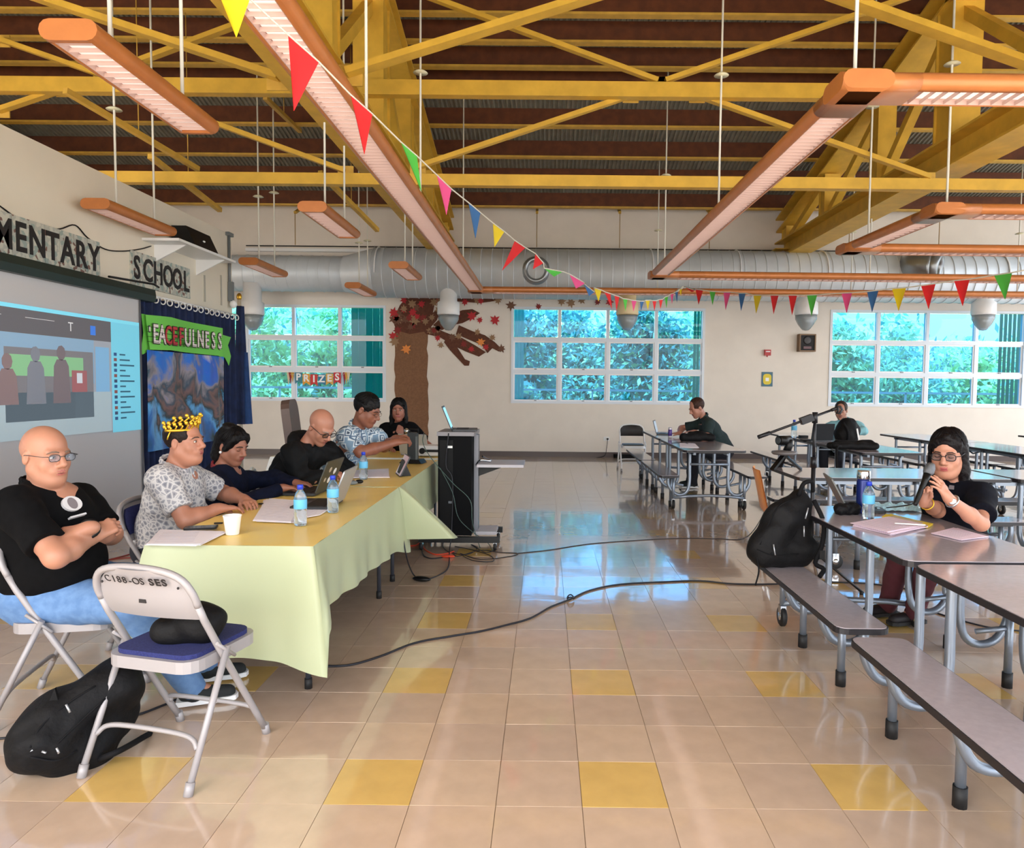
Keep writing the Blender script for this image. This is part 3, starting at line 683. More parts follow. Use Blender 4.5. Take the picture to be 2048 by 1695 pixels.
ys_ = np.linspace(XP(1, 465, WX)[1], XP(184, 520, WX)[1], 7); zl = sum(zy)/2
def back(Y, Z):    # pixel of a wall point (inverse of XP, for building rows evenly)
    d = V(WX, Y, Z)-CAMP; return (CX+FPX*(d@_r)/(d@_f), CY-FPX*(d@_u)/(d@_f))
letters('row of dark capital letters on mosaic panels reading ENTARY high on the stage wall', [(c, *back(y, zl)) for c, y in zip('MENTARY', ys_)], (ys_[1]-ys_[0])/2)
ys2 = np.linspace(XP(270, 535, WX)[1], XP(369, 566, WX)[1], 6); zl2 = XP(320, 551, WX)[2]
letters('row of dark capital letters on mosaic panels reading SCHOOL above the curtain', [(c, *back(y, zl2)) for c, y in zip('SCHOOL', ys2)], (ys2[1]-ys2[0])/2)
# cable looping on the wall
P = [XP(x, y, WX+.01) for x, y in [(-60, 370), (0, 412), (40, 440), (80, 455), (118, 458), (150, 450), (175, 475), (210, 498), (245, 502), (280, 498), (302, 492)]]
tag(MB().tube(spline(P, 5), .007, 5).obj('wall_cable', M_blk), 'thin black cable looping above the lettering on the stage wall', 'cable')
# projector shelf
p = XP(352, 500, WX); t = thing('projector_shelf', 'white wall shelf holding a black speaker near the end of the stage wall', 'shelf', tuple(p))
MB().prism([(-.75, -.0), (.75, -.0), (.75, -.03), (-.75, -.03)], (0, 0, 0), (0, 1, 0), (0, 0, 1), (.42, 0, 0)).obj('board', M_white, t)
for s in (-.5, .5): MB().prism([(0, 0), (.38, 0), (0, -.2)], (0, s, -.03), (1, 0, 0), (0, 0, 1), (0, .02, 0)).obj('bracket', M_white, t)
s_ = thing('speaker_box', 'black wedge shaped speaker lying on the white wall shelf', 'speaker', tuple(p+V(.05, .1, .001)))
MB().prism([(0, 0), (.30, 0), (.18, .26), (0, .26)], (0, -.30, 0), (1, 0, 0), (0, 0, 1), (0, .62, 0)).obj('cabinet', M_blk, s_)
MB().ell((.245, .02, .13), (.012, .03, .012)).obj('badge', M_white, s_)
# projection screen
SX = WX+.16
a_, b_ = XP(300, 590, SX), XP(0, 527, SX); zc_ = (a_[2]+b_[2])/2
t = thing('projection_screen', 'pull down projection screen on the stage wall with a video call showing', 'screen', (SX, 7.0, 0))
y1 = a_[1]-7.0
MB().prism([(-.06, -.07), (.06, -.07), (.07, 0), (.06, .07), (-.06, .07)], (0, -5.2, zc_), (1, 0, 0), (0, 0, 1), (0, 5.2+y1, 0)).obj('case', mat('dark_green_case', (26, 40, 36), .4), t)
MB().beam((.0, XP(208, 560, SX)[1]-7, zc_+.06), (0, XP(208, 560, SX)[1]-7, zc_+.26), .04, .05).obj('bracket', M_blk, t)
MB().tube([(.02, XP(214, 570, SX)[1]-7, zc_+.1), (.1, y1-.1, zc_+.12), (.1, y1, zc_+.1)], .012, 6).obj('rod', M_blk, t)
yr = XP(279, 600, SX)[1]-7; zb_ = XP(286, 1009, SX)[2]; yrb = yr+.0
M_scr = mat('screen_fabric', (196, 196, 200), .8)
MB().grid([[(.0+.006*math.sin(u*9+v*4), -5.0+u*(yr+5.0)+.04*(1-v)*(u > .95), zb_+v*(zc_-.05-zb_)) for u in np.linspace(0, 1, 30)] for v in np.linspace(0, 1, 12)]).obj('fabric', M_scr, t)
MB().bb(-.02, .02, -5.0, yr, zb_-.05, zb_).obj('bottom_bar', M_blk, t)
MB().bb(.012, .014, yr-.03, yr, zb_, zc_-.07).obj('black_edge', mat('screen_edge', (90, 90, 96), .8), t)
# what is projected: flat shapes of light on the fabric
def em(name, c, s=.55): return mat(name, c, .8, emit=s*.35)
zT, zB = XP(240, 640, SX)[2], XP(283, 858, SX)[2]; yR = XP(276, 700, SX)[1]-7; yP = XP(219, 700, SX)[1]-7
def sp(x, y): q = XP(x, y, SX); return q[1]-7, q[2]
im = MB().bb(.014, .016, -5.0, yR, zB+.02, zT).obj('projected_picture', em('proj_grey', (168, 176, 190), .28), t)
def bar(name, y0, y1, z0, z1, M, k): MB().bb(.016+.001*k, .0165+.001*k, y0, y1, z0, z1).obj(name, M, im)
bar('blue_title_strip', -5.0, yR, zT-.035, zT, em('proj_cyan', (126, 214, 240), .7), 1)
bar('chat_column', yP, yR, zB, zT-.035, em('proj_cyan2', (120, 206, 232), .6), 1)
bar('dark_top_strip', -5.0, yP, zT-.24, zT-.035, em('proj_dark', (112, 112, 120), .15), 1)
zL = zT-.24
bar('room_view', -5.0, yP-.28, zB+.5, zL, em('proj_room', (142, 176, 206), .4), 1)
bar('window_view', -5.0, -1.95, zL-.55, zL-.06, em('proj_win', (110, 190, 236), .6), 2)
bar('backdrop_view', -1.15, yP-.30, zL-.75, zL-.12, em('proj_brown', (138, 138, 146), .2), 2)
bar('green_banner_view', -1.1, yP-.45, zL-.36, zL-.18, em('proj_green', (140, 196, 150), .45), 3)
bar('white_table_view', -5.0, yP-.02, zB+.02, zB+.42, em('proj_table', (176, 196, 206), .4), 2)
bar('blue_side_view', yP-.26, yP-.04, zB+.42, zL-.06, em('proj_blue', (130, 180, 220), .5), 2)
random.seed(11)
for k in range(9):
    y = -3.1+k*.33; h = random.uniform(.28, .5)
    mb_ = MB(); mb_.prism([(-.12, -.1), (.12, -.1), (.10, h-.18), (.06, h-.12), (-.06, h-.12), (-.1, h-.18)], (.0195, y, zB+.42), (0, 1, 0), (0, 0, 1), (.001, 0, 0)); mb_.prism([(.06*math.cos(a), h-.06+.07*math.sin(a)) for a in np.linspace(0, 6.28, 10)[:-1]], (.0195, y, zB+.42), (0, 1, 0), (0, 0, 1), (.001, 0, 0))
    mb_.obj('seated_figure', em('proj_fig%d' % (k % 4), [(134, 124, 132), (128, 134, 150), (150, 130, 134), (140, 146, 160)][k % 4], .18), im)
bar('red_suit_figure', yP-.62, yP-.40, zB+.42, zL-.30, em('proj_red', (170, 110, 116), .3), 4); bar('white_beard', yP-.55, yP-.47, zB+.6, zL-.42, em('proj_white', (206, 214, 224), .5), 5)
for k in range(13):
    z = zT-.36-k*(zT-.42-zB)/13.5
    bar('list_dot', yP+.04, yP+.09, z-.016, z+.016, em('proj_dot%d' % (k % 3), [(60, 96, 150), (150, 90, 90), (70, 84, 120)][k % 3], .2), 2); bar('list_line', yP+.14, yP+.24+.08*(k % 3), z-.008, z+.008, em('proj_text', (60, 110, 140), .1), 2)
bar('blue_dot', yP-.33, yP-.25, zT-.19, zT-.1, em('proj_dotb', (70, 130, 230), .5), 3); text_mb('T', .12, .001, V(.021, yP-.62, zT-.14), (0, 1, 0), (0, 0, 1)).obj('letter', em('proj_w', (220, 222, 226), .5), im)
for y in (-2.0, -1.35, -.72): text_mb('————' if y < -1.9 else '——————', .06, .001, V(.021, y, zT-.1), (0, 1, 0), (0, 0, 1)).obj('caption_line', em('proj_w', (220, 222, 226), .5), im)

# navy curtain with rings, banner and backdrop
CX_ = WX+.10; ca, cb = XP(279, 600, CX_), XP(469, 622, CX_); zct = (XP(290, 602, CX_)[2]+XP(460, 624, CX_)[2])/2
t = thing('curtain', 'dark navy curtain hanging on rings at the end of the stage wall', 'curtain', (CX_, ca[1], 0)); L = cb[1]-ca[1]+.02
nfo = 16; us = np.linspace(0, 1, nfo*8)
MB().grid([[(.05*math.sin(u*nfo*2*math.pi)+.01*math.sin(u*40+v*3), u*L+.012*math.cos(u*nfo*4*math.pi), .03+v*(zct-.03)) for u in us] for v in np.linspace(0, 1, 9)]).obj('cloth', M_navyc, t)
MB().cyl((.0, -.05, zct+.03), (0, L+.05, zct+.03), .012, n=8).obj('rail', M_white, t)
for k in range(nfo): MB().tube([(.06*math.cos(a)*.2+.055, (k+.5)*L/nfo+.035*math.cos(a), zct-.02+.035*math.sin(a)) for a in np.linspace(0, 2*math.pi, 12, False)], .008, 5, True).obj('ring', M_white, t)
M_green = mat('green_banner_paper', (116, 208, 84), .6)
t = thing('paper_banner', 'bright green ribbon shaped banner with striped letters on the curtain', 'banner', tuple(XP(370, 670, CX_+.09))); o_ = V(*t.location)
def bp(x, y, off=0): q = XP(x, y, CX_+.09+off); return q-o_
top = [(291, 629), (340, 634), (390, 645), (441, 656)]; bot = [(300, 699), (340, 700), (390, 706), (441, 712)]
g = []
for v in np.linspace(0, 1, 5): g.append([bp(*(V(*a)*(1-v)+V(*b_)*v))+V(.03*math.sin(i*1.3), 0, 0) for i, (a, b_) in enumerate(zip([top[0]]+[tuple((V(*top[i])+V(*top[i+1]))/2) if h else top[i+1] for i in range(3) for h in (1, 0)], [bot[0]]+[tuple((V(*bot[i])+V(*bot[i+1]))/2) if h else bot[i+1] for i in range(3) for h in (1, 0)]))])
g = np.array(g); MB().grid(g).grid((g-V(.004, 0, 0))[:, ::-1]).obj('ribbon', M_green, t)
for pts in ([(283, 627), (293, 629), (300, 700), (285, 709), (283, 695), (287, 665)], [(441, 668), (462, 674), (456, 690), (462, 712), (458, 731), (450, 715), (438, 712)]):
    P = [bp(*p, -.03) for p in pts]; b = MB(); b.add(P+[p-V(.004, 0, 0) for p in P], [tuple(range(len(P))), tuple(range(len(P), 2*len(P)))[::-1]]); b.obj('ribbon_tail', M_green, t)
chars = "'EACEFULNESS"; xs_ = [300]+list(np.linspace(312, 440, 11))
Mst = [mat('letter_stripe_white', (236, 226, 224), .6), mat('letter_stripe_red', (196, 60, 66), .6)]
for i, ch in enumerate(chars):
    px = xs_[i]; py = 668+(px-300)*.115; q = bp(px, py, .035)
    lo = text_mb(ch, .30 if i else .2, .006, q, (0, 1, 0), (0, 0, 1), .004, squash=.74).obj('letter', Mst[1 if i in (3, 4, 5) else 0], t)
    text_mb(ch, .30 if i else .2, .003, q-V(.006, 0, 0), (0, 1, 0), (0, 0, 1), .014, squash=.74).obj('letter_outline', M_lett, lo)
    for k in range(4): MB().bb(q[0]+.0032, q[0]+.0042, q[1]-.06, q[1]+.06, q[2]-.085+k*.055, q[2]-.080+k*.055).obj('stripe', M_lett, lo)
t = thing('photo_backdrop', 'glossy printed backdrop of blue winter mountains below the green banner', 'backdrop', tuple(XP(370, 800, CX_+.07))); o_ = V(*t.location)
M_bd = mat('backdrop_print', (60, 130, 200), .2); nt = M_bd.node_tree; b = nt.nodes['Principled BSDF']
tc = nt.nodes.new('ShaderNodeTexCoord'); n1 = nt.nodes.new('ShaderNodeTexNoise'); n1.inputs['Scale'].default_value = 2.2; n1.inputs['Detail'].default_value = 5; n1.inputs['Distortion'].default_value = .6
sp_ = nt.nodes.new('ShaderNodeSeparateXYZ'); ma = nt.nodes.new('ShaderNodeMath'); ma.operation = 'MULTIPLY_ADD'; ma.inputs[1].default_value = .42; ma.inputs[2].default_value = -.12
ad = nt.nodes.new('ShaderNodeMath'); ad.operation = 'ADD'; cr = nt.nodes.new('ShaderNodeValToRGB')
nt.links.new(tc.outputs['Object'], n1.inputs['Vector']); nt.links.new(tc.outputs['Object'], sp_.inputs[0]); nt.links.new(sp_.outputs[2], ma.inputs[0]); nt.links.new(ma.outputs[0], ad.inputs[0]); nt.links.new(n1.outputs[0], ad.inputs[1]); nt.links.new(ad.outputs[0], cr.inputs[0]); nt.links.new(cr.outputs[0], b.inputs['Base Color'])
cols = [(.0, (20, 60, 50)), (.16, (40, 110, 190)), (.26, (90, 170, 230)), (.33, (30, 50, 60)), (.40, (120, 90, 90)), (.46, (50, 70, 90)), (.53, (150, 140, 150)), (.60, (40, 110, 210)), (.70, (30, 100, 220)), (.78, (190, 180, 190)), (.9, (50, 130, 220))]
while len(cr.color_ramp.elements) < len(cols): cr.color_ramp.elements.new(.5)
for e, (p, c) in zip(cr.color_ramp.elements, cols): e.position = p; e.color = lin(c)+(1,)
y0, y1 = XP(293, 750, CX_+.07)[1]-o_[1], XP(448, 750, CX_+.07)[1]-o_[1]; z1_ = XP(300, 700, CX_+.07)[2]-o_[2]; z0_ = XP(346, 895, CX_+.07)[2]-o_[2]
g = np.array([[(.012*math.sin(u*23+v*2)+.006*math.sin(u*51), y0+u*(y1-y0), z0_+v*(z1_-z0_)) for u in np.linspace(0, 1, 60)] for v in np.linspace(0, 1, 10)])
MB().grid(g).grid((g-V(.003, 0, 0))[:, ::-1]).obj('print', M_bd, t)
# flags and conduit at the wall end
t = thing('flag_stand', 'two furled navy flags on a pale pole beside the end of the stage wall', 'flag', (-4.69, 10.95, 0))
MB().lathe([(.14, 0), (.14, .03), (.04, .06), (.02, .1)], (0, 0, 0), 16).obj('base', M_blk, t)
MB().cyl((0, 0, .05), (0, 0, 2.75), .028, n=10).obj('pole', mat('pale_pole', (206, 196, 176), .4), t); MB().ell((0, 0, 2.79), (.04, .04, .06)).obj('finial', mat('gold_metal', (206, 160, 60), .3, .8), t)
g = [[(-.05+(.05+.05*(1-v))*math.cos(a)*(1+.2*math.sin(a*5)), (.05+.05*(1-v))*math.sin(a)*(1+.2*math.sin(a*5)), .85+v*1.8) for a in np.linspace(0, 2*math.pi, 41)] for v in np.linspace(0, 1, 9)]
MB().grid(np.array(g)+V(.06, 0, 0)).obj('flag_cloth', M_navyc, t)
g = [[(.07+(.03+.05*(1-v))*math.cos(a)*(1+.2*math.sin(a*4)), .03+(.04+.04*(1-v))*math.sin(a), .85+v*1.1) for a in np.linspace(0, 2*math.pi, 41)] for v in np.linspace(0, 1, 7)]
MB().grid(np.array(g)).obj('flag_cloth', mat('blue_flag', (30, 66, 120), .8, noise=.2, nscale=9), t)
p = V(WX+.02, 10.42, 0); t = thing('conduit', 'grey conduit pipe down the end of the stage wall', 'pipe', tuple(p))
MB().cyl((0, 0, 2.72), (0, 0, 3.6), .02, n=8).obj('pipe', mat('grey_pipe', (110, 116, 120), .4), t); MB().box((.01, 0, 3.62), (.05, .16, .05)).obj('cap', MATS['grey_pipe'], t); MB().box((.02, 0, 2.8), (.06, .07, .28)).obj('box', MATS['grey_pipe'], t); MB().ell((.05, 0, 2.62), (.05, .05, .06)).obj('bell', M_white, t)
for k, px in enumerate((408, 441)):
    a, b_ = XP(px, 550, WX), XP(px, 603 if k == 0 else 610, WX); tag(MB().bb(WX, WX+.01, a[1]-.02, a[1]+.02, b_[2], a[2]).obj('wall_strip', mat('grey_strip', (176, 172, 160), .5)), ['narrow grey strip on the stage wall right of SCHOOL', 'second narrow grey strip near the end of the stage wall'][k], 'strip')
# red and white costume arm at the left edge
t = thing('cloth_figure', 'red and white cloth figure partly seen at the left edge beside the screen', 'decoration', (-3.66, 4.1, 0))
MB().lathe([(.16, 0), (.17, .3), (.19, .6), (.17, .95), (.10, 1.12), (.09, 1.15)], (-.25, 0, 0), 18).obj('red_coat', mat('red_felt', (176, 40, 48), .9, noise=.1), t)
MB().tube(spline([V(-.2, -.02, 1.05), V(-.06, -.06, .98), (V(0, -.08, .86))], 5), [.07]*10+[.06], 10).obj('sleeve', MATS['red_felt'], t)
MB().lathe([(.07, -.03), (.085, 0), (.07, .03)], (.0, -.08, .84), 12).obj('white_cuff', mat('white_fur', (226, 222, 220), .95), t)
MB().ell((.01, -.09, .74), (.055, .05, .07)).obj('mitten', MATS['red_felt'], t)
# ================================================================== lunch tables with attached benches
M_lam = mat('grey_laminate', (176, 166, 172), .16, noise=.05, nscale=40, coat=.5); M_edge = mat('black_edge_band', (26, 24, 30), .45)
M_steel = mat('galvanised_tube', (136, 146, 160), .33, .55); M_rub = mat('black_rubber', (20, 20, 22), .6); M_chrome = mat('chrome', (205, 208, 212), .15, .95)
def slabtop(t, cx, cy, w_, l_, z, name, r_=.06, th=.028):
    out = rrect(w_, l_, r_)
    o = MB().prism(out, (cx, cy, z-th+.0), (1, 0, 0), (0, 1, 0), (0, 0, th-.003)).obj(name, M_edge, t)
    MB().prism(rrect(w_-.012, l_-.012, r_-.006), (cx, cy, z-.003), (1, 0, 0), (0, 1, 0), (0, 0, .003)).obj('laminate', M_lam, o)
    MB().prism(rrect(w_*.5, l_-.2, .02), (cx, cy, z-th-.02), (1, 0, 0), (0, 1, 0), (0, 0, .02)).obj('stiffener', M_edge, o)
def lunch_table(label, loc, rz, L, w_=.71, off=.505, bw=.24, BZ=.44, legs=None, cin=.30):
    t = thing('lunch_table', label, 'table', loc, rz, 'folding lunch tables with attached benches'); TZ = .745; h = L/2
    for s in (-1, 1):
        slabtop(t, 0, s*(h/2+.01), w_, h-.02, TZ, 'tabletop')
        for sx in (-1, 1): slabtop(t, sx*off, s*(h/2+.0), bw, h-.10, BZ, 'bench_seat', .05)
    for s in (-1, 1):
        for yy in (.12, h*.42, h-.32):
            y = s*yy
            for sx in (-1, 1):
                MB().tube(spline([V(sx*.235, y, TZ-.03), V(sx*.235, y, .50), V(sx*.235, y, .33), V(sx*.26, y, .22), V(sx*.33, y, .175), V(sx*.42, y, .20), V(sx*(off-.03), y, .30), V(sx*(off-.03), y, BZ-.03)], 4), .0205, 8).obj('curved_leg', M_steel, t)
        for yy in (legs[s] if legs else (.16, h*.34+.1, h*.68+.1)):
            y = s*yy
            for sx in (-1, 1):
                lg = MB().cyl((sx*(off-.09), y, .06), (sx*(off-.09), y, BZ-.028), .019, n=10).obj('leg', M_steel, t)
                MB().cyl((sx*(off-.09), y, 0), (sx*(off-.09), y, .075), .025, n=10).obj('rubber_foot', M_rub, lg)
                MB().cyl((sx*(off-.09), y, .30), (sx*(off-.24), y+s*.03, .27), .014, n=8).obj('stay', M_steel, lg)
        ye = s*(h-cin)
        MB().tube([V(-off+.09, ye, .14), V(-.25, ye, .16), V(0, ye, .17), V(.25, ye, .16), V(off-.09, ye, .14)], .018, 8).obj('cross_tube', M_steel, t)
        MB().cyl((-.235, ye, .55), (.235, ye, .55), .014, n=8).obj('cross_tube', M_steel, t)
        for sx in (-1, 1):
            q = MB().cyl((sx*(off-.09), ye, .10), (sx*(off-.09), ye, BZ-.03), .018, n=8).obj('caster_post', M_steel, t)
            MB().box((sx*(off-.09), ye, .10), (.035, .05, .06)).obj('fork', M_chrome, q)
            MB().lathe([(.025, -.016), (.055, -.016), (.062, -.01), (.062, .01), (.055, .016), (.025, .016)], (sx*(off-.09), ye, .062), 18, roty(R(90))).obj('wheel', M_rub, q)
            MB().lathe([(.001, -.018), (.025, -.018), (.025, .018), (.001, .018)], (sx*(off-.09), ye, .062), 12, roty(R(90))).obj('hub', M_chrome, q)
        for k in (-1, 1): MB().beam((k*.20, .0, TZ-.06), (k*.20, s*(h-.2), TZ-.06), .03, .03).obj('side_rail', M_steel, t)
        MB().tube([V(-.1, s*.15, .69), V(-.1, s*.35, .62), V(-.1, s*.5, .66)], .010, 6).obj('latch_arm', M_steel, t)
    MB().tube([V(-.2, 0, .70), V(-.2, 0, .62), V(.2, 0, .62), V(.2, 0, .70)], .012, 6).obj('centre_hinge', M_steel, t)
    return t
lunch_table('grey lunch table nearest the camera on the right, with the woman holding a microphone', (1.90, 2.99, 0), 0, 2.9, legs={1: (.495, 1.02), -1: (.03, .53, 1.05)}, cin=.07)
base_t = lunch_table('grey lunch table below the middle window where a man in dark green sits', (1.99, 10.10, 0), 0, 3.62, .74, .52)
copy_tree(base_t, (4.03, 10.02, 0), 0, 'grey lunch table where the bearded man in light blue sits')
copy_tree(base_t, (5.88, 9.95, 0), 0, 'empty grey lunch table under the right window')
copy_tree(base_t, (8.15, 9.95, 0), 0, 'empty grey lunch table cut off by the right edge, at the back')
copy_tree(base_t, (3.90, 6.22, 0), R(90), 'grey lunch table turned sideways behind the microphone stand')

# ================================================================== folding chairs
M_cgrey = mat('beige_grey_steel', (156, 152, 154), .4, .1); M_navy = pattern('navy_upholstery', 'noise', [(.3, (22, 26, 78)), (.7, (44, 52, 110))], 160, .95)
M_brn = mat('black_vinyl', (34, 32, 34), .5)
def folding_chair(label, loc, rz, Mf, Ms, text=False, group='metal folding chairs'):
    t = thing('folding_chair', label, 'chair', loc, rz, group)
    for s in (-1, 1):
        x = s*.215
        MB().tube(spline([V(x, .235, .02), V(x, -.0, .40), V(x, -.12, .60)], 4)+[V(x, -.15, .66)], .0135, 8).obj('front_leg', Mf, t)
        MB().tube([V(s*.235, -.02, .47), V(s*.235, -.235, .02)], .0125, 8).obj('rear_leg', Mf, t)
        MB().cyl((x, .240, 0), (x, .228, .045), .017, n=8).obj('foot_cap', M_cgrey, t); MB().cyl((s*.235, -.24, 0), (s*.235, -.225, .045), .017, n=8).obj('foot_cap', M_cgrey, t)
        MB().tube([V(s*.236, .02, .42), V(s*.236, -.08, .50)], .007, 6).obj('hinge_arm', Mf, t)
    P = [V(-.215, -.15, .66), V(-.213, -.172, .71), V(-.185, -.192, .765), V(-.12, -.205, .795), V(0, -.21, .805), V(.12, -.205, .795), V(.185, -.192, .765), V(.213, -.172, .71), V(.215, -.15, .66)]
    MB().tube(spline(P, 3), .0135, 8).obj('back_frame', Mf, t)
    g = []
    for v in np.linspace(0, 1, 7):
        z = .60+v*.20; hw = .205 if v < .6 else .205-.06*((v-.6)/.4)**1.5*1.6
        y = -.118-(z-.60)*.46
        g.append([(u*hw, y-.022*(1-u*u)-.008*math.sin(v*6.2), z) for u in np.linspace(-1, 1, 13)])
    g = np.array(g); MB().grid(g).grid((g+V(0, .004, 0))[:, ::-1]).obj('backrest', Mf if text or Ms is M_navy else Ms, t)
    if Ms is M_navy or Ms is M_brn: MB().grid((g*V(.93, 1, 1)+V(0, .012, 0))[1:-1, ::-1]).grid((g*V(.93, 1, 1)+V(0, .006, 0))[1:-1]).obj('back_pad', Ms, t)
    MB().prism(rrect(.40, .40, .07), (0, .03, .405), (1, 0, 0), (0, 1, 0), (0, 0, .045)).obj('seat_pan', Mf, t)
    MB().prism(rrect(.36, .36, .06), (0, .03, .45), (1, 0, 0), (0, 1, 0), (0, 0, .018)).obj('seat_pad', Ms, t)
    MB().tube(spline([V(-.225, -.178, .14), V(-.19, -.165, .17), V(-.1, -.16, .18), V(.1, -.16, .18), V(.19, -.165, .17), V(.225, -.178, .14)], 4), .010, 6).obj('rear_crossbar', Mf, t)
    MB().tube(spline([V(-.205, .175, .12), V(-.17, .165, .15), V(.17, .165, .15), V(.205, .175, .12)], 4), .010, 6).obj('front_crossbar', Mf, t)
    if text:
        q = [('C', -.128), ('188-OS', -.032), ('SES', .096)]
        for s_, x in q:
            for i, ch in enumerate(s_):
                xx = x+(i-(len(s_)-1)/2)*.0255; text_mb(ch, .042, .002, V(xx, -.118-.155*.46-.0225*(1-(xx/.205)**2)-.004, .755), (1, -.0225*2*xx/.205**2*-1, 0), (0, -.46, 1), .0012 if s_ == 'SES' else .0).obj('stencil', M_lett, t)
        for x in (-.17, .165): MB().ell((x, -.190, .735), (.005, .004, .005), n=8, m=5).obj('rivet', M_lett, t)
        MB().box((0, -.178, .672), (.03, .008, .014)).obj('label_plate', M_lett, t)
    return t
folding_chair('grey folding chair with navy seat pad and stencilled backrest in front of the yellow table', (-1.435, 2.76, 0), R(-14), M_cgrey, M_navy, True)
folding_chair('grey folding chair under the bald man in the black polo shirt', (-2.14, 3.18, 0), R(-78), M_cgrey, M_navy)
folding_chair('grey folding chair under the man in the grey patterned shirt', (-2.17, 4.10, 0), R(-88), M_cgrey, M_navy)
folding_chair('grey folding chair under the young woman in the navy hoodie', (-2.22, 4.85, 0), R(-85), M_cgrey, M_navy)
folding_chair('navy and white folding chair behind the man in the black hooded jacket', (-2.1, 5.62, 0), R(-70), M_white, M_navy)
folding_chair('white folding chair with a black backrest beside the lunch table under the middle window', (1.55, 12.6, 0), R(180), M_white, M_brn)
# office chair behind the man in the patterned shirt
t = thing('office_chair', 'brown high back office chair behind the man in the blue patterned shirt', 'chair', (-2.02, 6.35, 0), R(-80))
MB().prism(rrect(.46, .58, .12), (0, -.26, 1.04), (1, 0, 0), (0, -.12, 1), (0, .07, .01)).obj('backrest', mat('brown_leather', (84, 66, 60), .5), t)
MB().prism(rrect(.5, .48, .1), (0, .02, .40), (1, 0, 0), (0, 1, 0), (0, 0, .09)).obj('seat', MATS['brown_leather'], t)
MB().cyl((0, 0, .1), (0, 0, .40), .03).obj('column', M_blk, t); MB().beam((0, -.22, .42), (0, -.30, .8), .06, .03).obj('back_bar', M_blk, t)
for k in range(5): a = k*2*math.pi/5; MB().beam((0, 0, .09), (.27*math.cos(a), .27*math.sin(a), .07), .04, .03).obj('base_arm', M_blk, t); MB().ell((.27*math.cos(a), .27*math.sin(a), .03), (.03, .03, .03)).obj('caster', M_blk, t)
# orange plastic chair
t = thing('shell_chair', 'orange plastic shell chair beside the sideways lunch table', 'chair', (2.0, 5.82, 0), R(-100))
M_or = mat('orange_plastic', (222, 142, 62), .35)
prof = [(.22, .44), (.12, .42), (-.05, .415), (-.16, .43), (-.21, .50), (-.235, .62), (-.26, .74), (-.28, .82)]
g = np.array([[(u*(.22-.03*(i > 4)), y+.03*u*u*(i > 3), z+.03*u*u*(i < 4)) for u in np.linspace(-1, 1, 9)] for i, (y, z) in enumerate(prof)])
MB().grid(g).grid((g-V(0, .006, .006))[:, ::-1]).obj('shell', M_or, t)
for sx in (-1, 1):
    for sy in (-1, 1): MB().cyl((sx*.21, sy*.2, 0), (sx*.16, sy*.12, .415), .012, n=8).obj('leg', M_chrome, t)

# ================================================================== yellow clothed folding tables
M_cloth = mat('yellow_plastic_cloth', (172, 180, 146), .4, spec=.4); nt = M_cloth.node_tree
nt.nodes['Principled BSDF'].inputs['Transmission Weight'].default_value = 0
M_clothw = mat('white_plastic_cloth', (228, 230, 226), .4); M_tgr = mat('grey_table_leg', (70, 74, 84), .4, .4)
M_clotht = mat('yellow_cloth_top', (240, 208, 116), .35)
TZ = .74
def fold_table(label, x0, x1, y0, y1, alongx=False):
    t = thing('folding_table', label, 'table', ((x0+x1)/2, (y0+y1)/2, 0), 0, 'folding tables under cloths'); a, b_ = (x1-x0)/2, (y1-y0)/2
    MB().prism(rrect(2*a-.01, 2*b_-.01, .03), (0, 0, TZ-.05), (1, 0, 0), (0, 1, 0), (0, 0, .045)).obj('tabletop', M_cgrey, t)
    for s in (-1, 1):
        for q in (-1, 1):
            if alongx: P = [V(s*(a-.3), q*(b_-.12), .69), V(s*(a-.3), q*(b_-.12), .15), V(s*(a-.28), q*(b_-.12), .0)]
            else: P = [V(q*(a-.12), s*(b_-.36), .69), V(q*(a-.10), s*(b_-.24), .42), V(q*(a-.09), s*(b_-.2), .30), V(q*(a-.09), s*(b_-.2), .015)]
            lg = MB().tube(P, .014, 8).obj('leg', M_tgr, t); MB().cyl(P[-1]*V(1, 1, 0), P[-1]*V(1, 1, 0)+V(0, 0, .05), .019, n=8).obj('foot_cap', M_rub, lg)
        if not alongx: MB().tube([V(-(a-.12), s*(b_-.36), .55), V(a-.12, s*(b_-.36), .55)], .012, 6).obj('cross_tube', M_tgr, t)
    return t
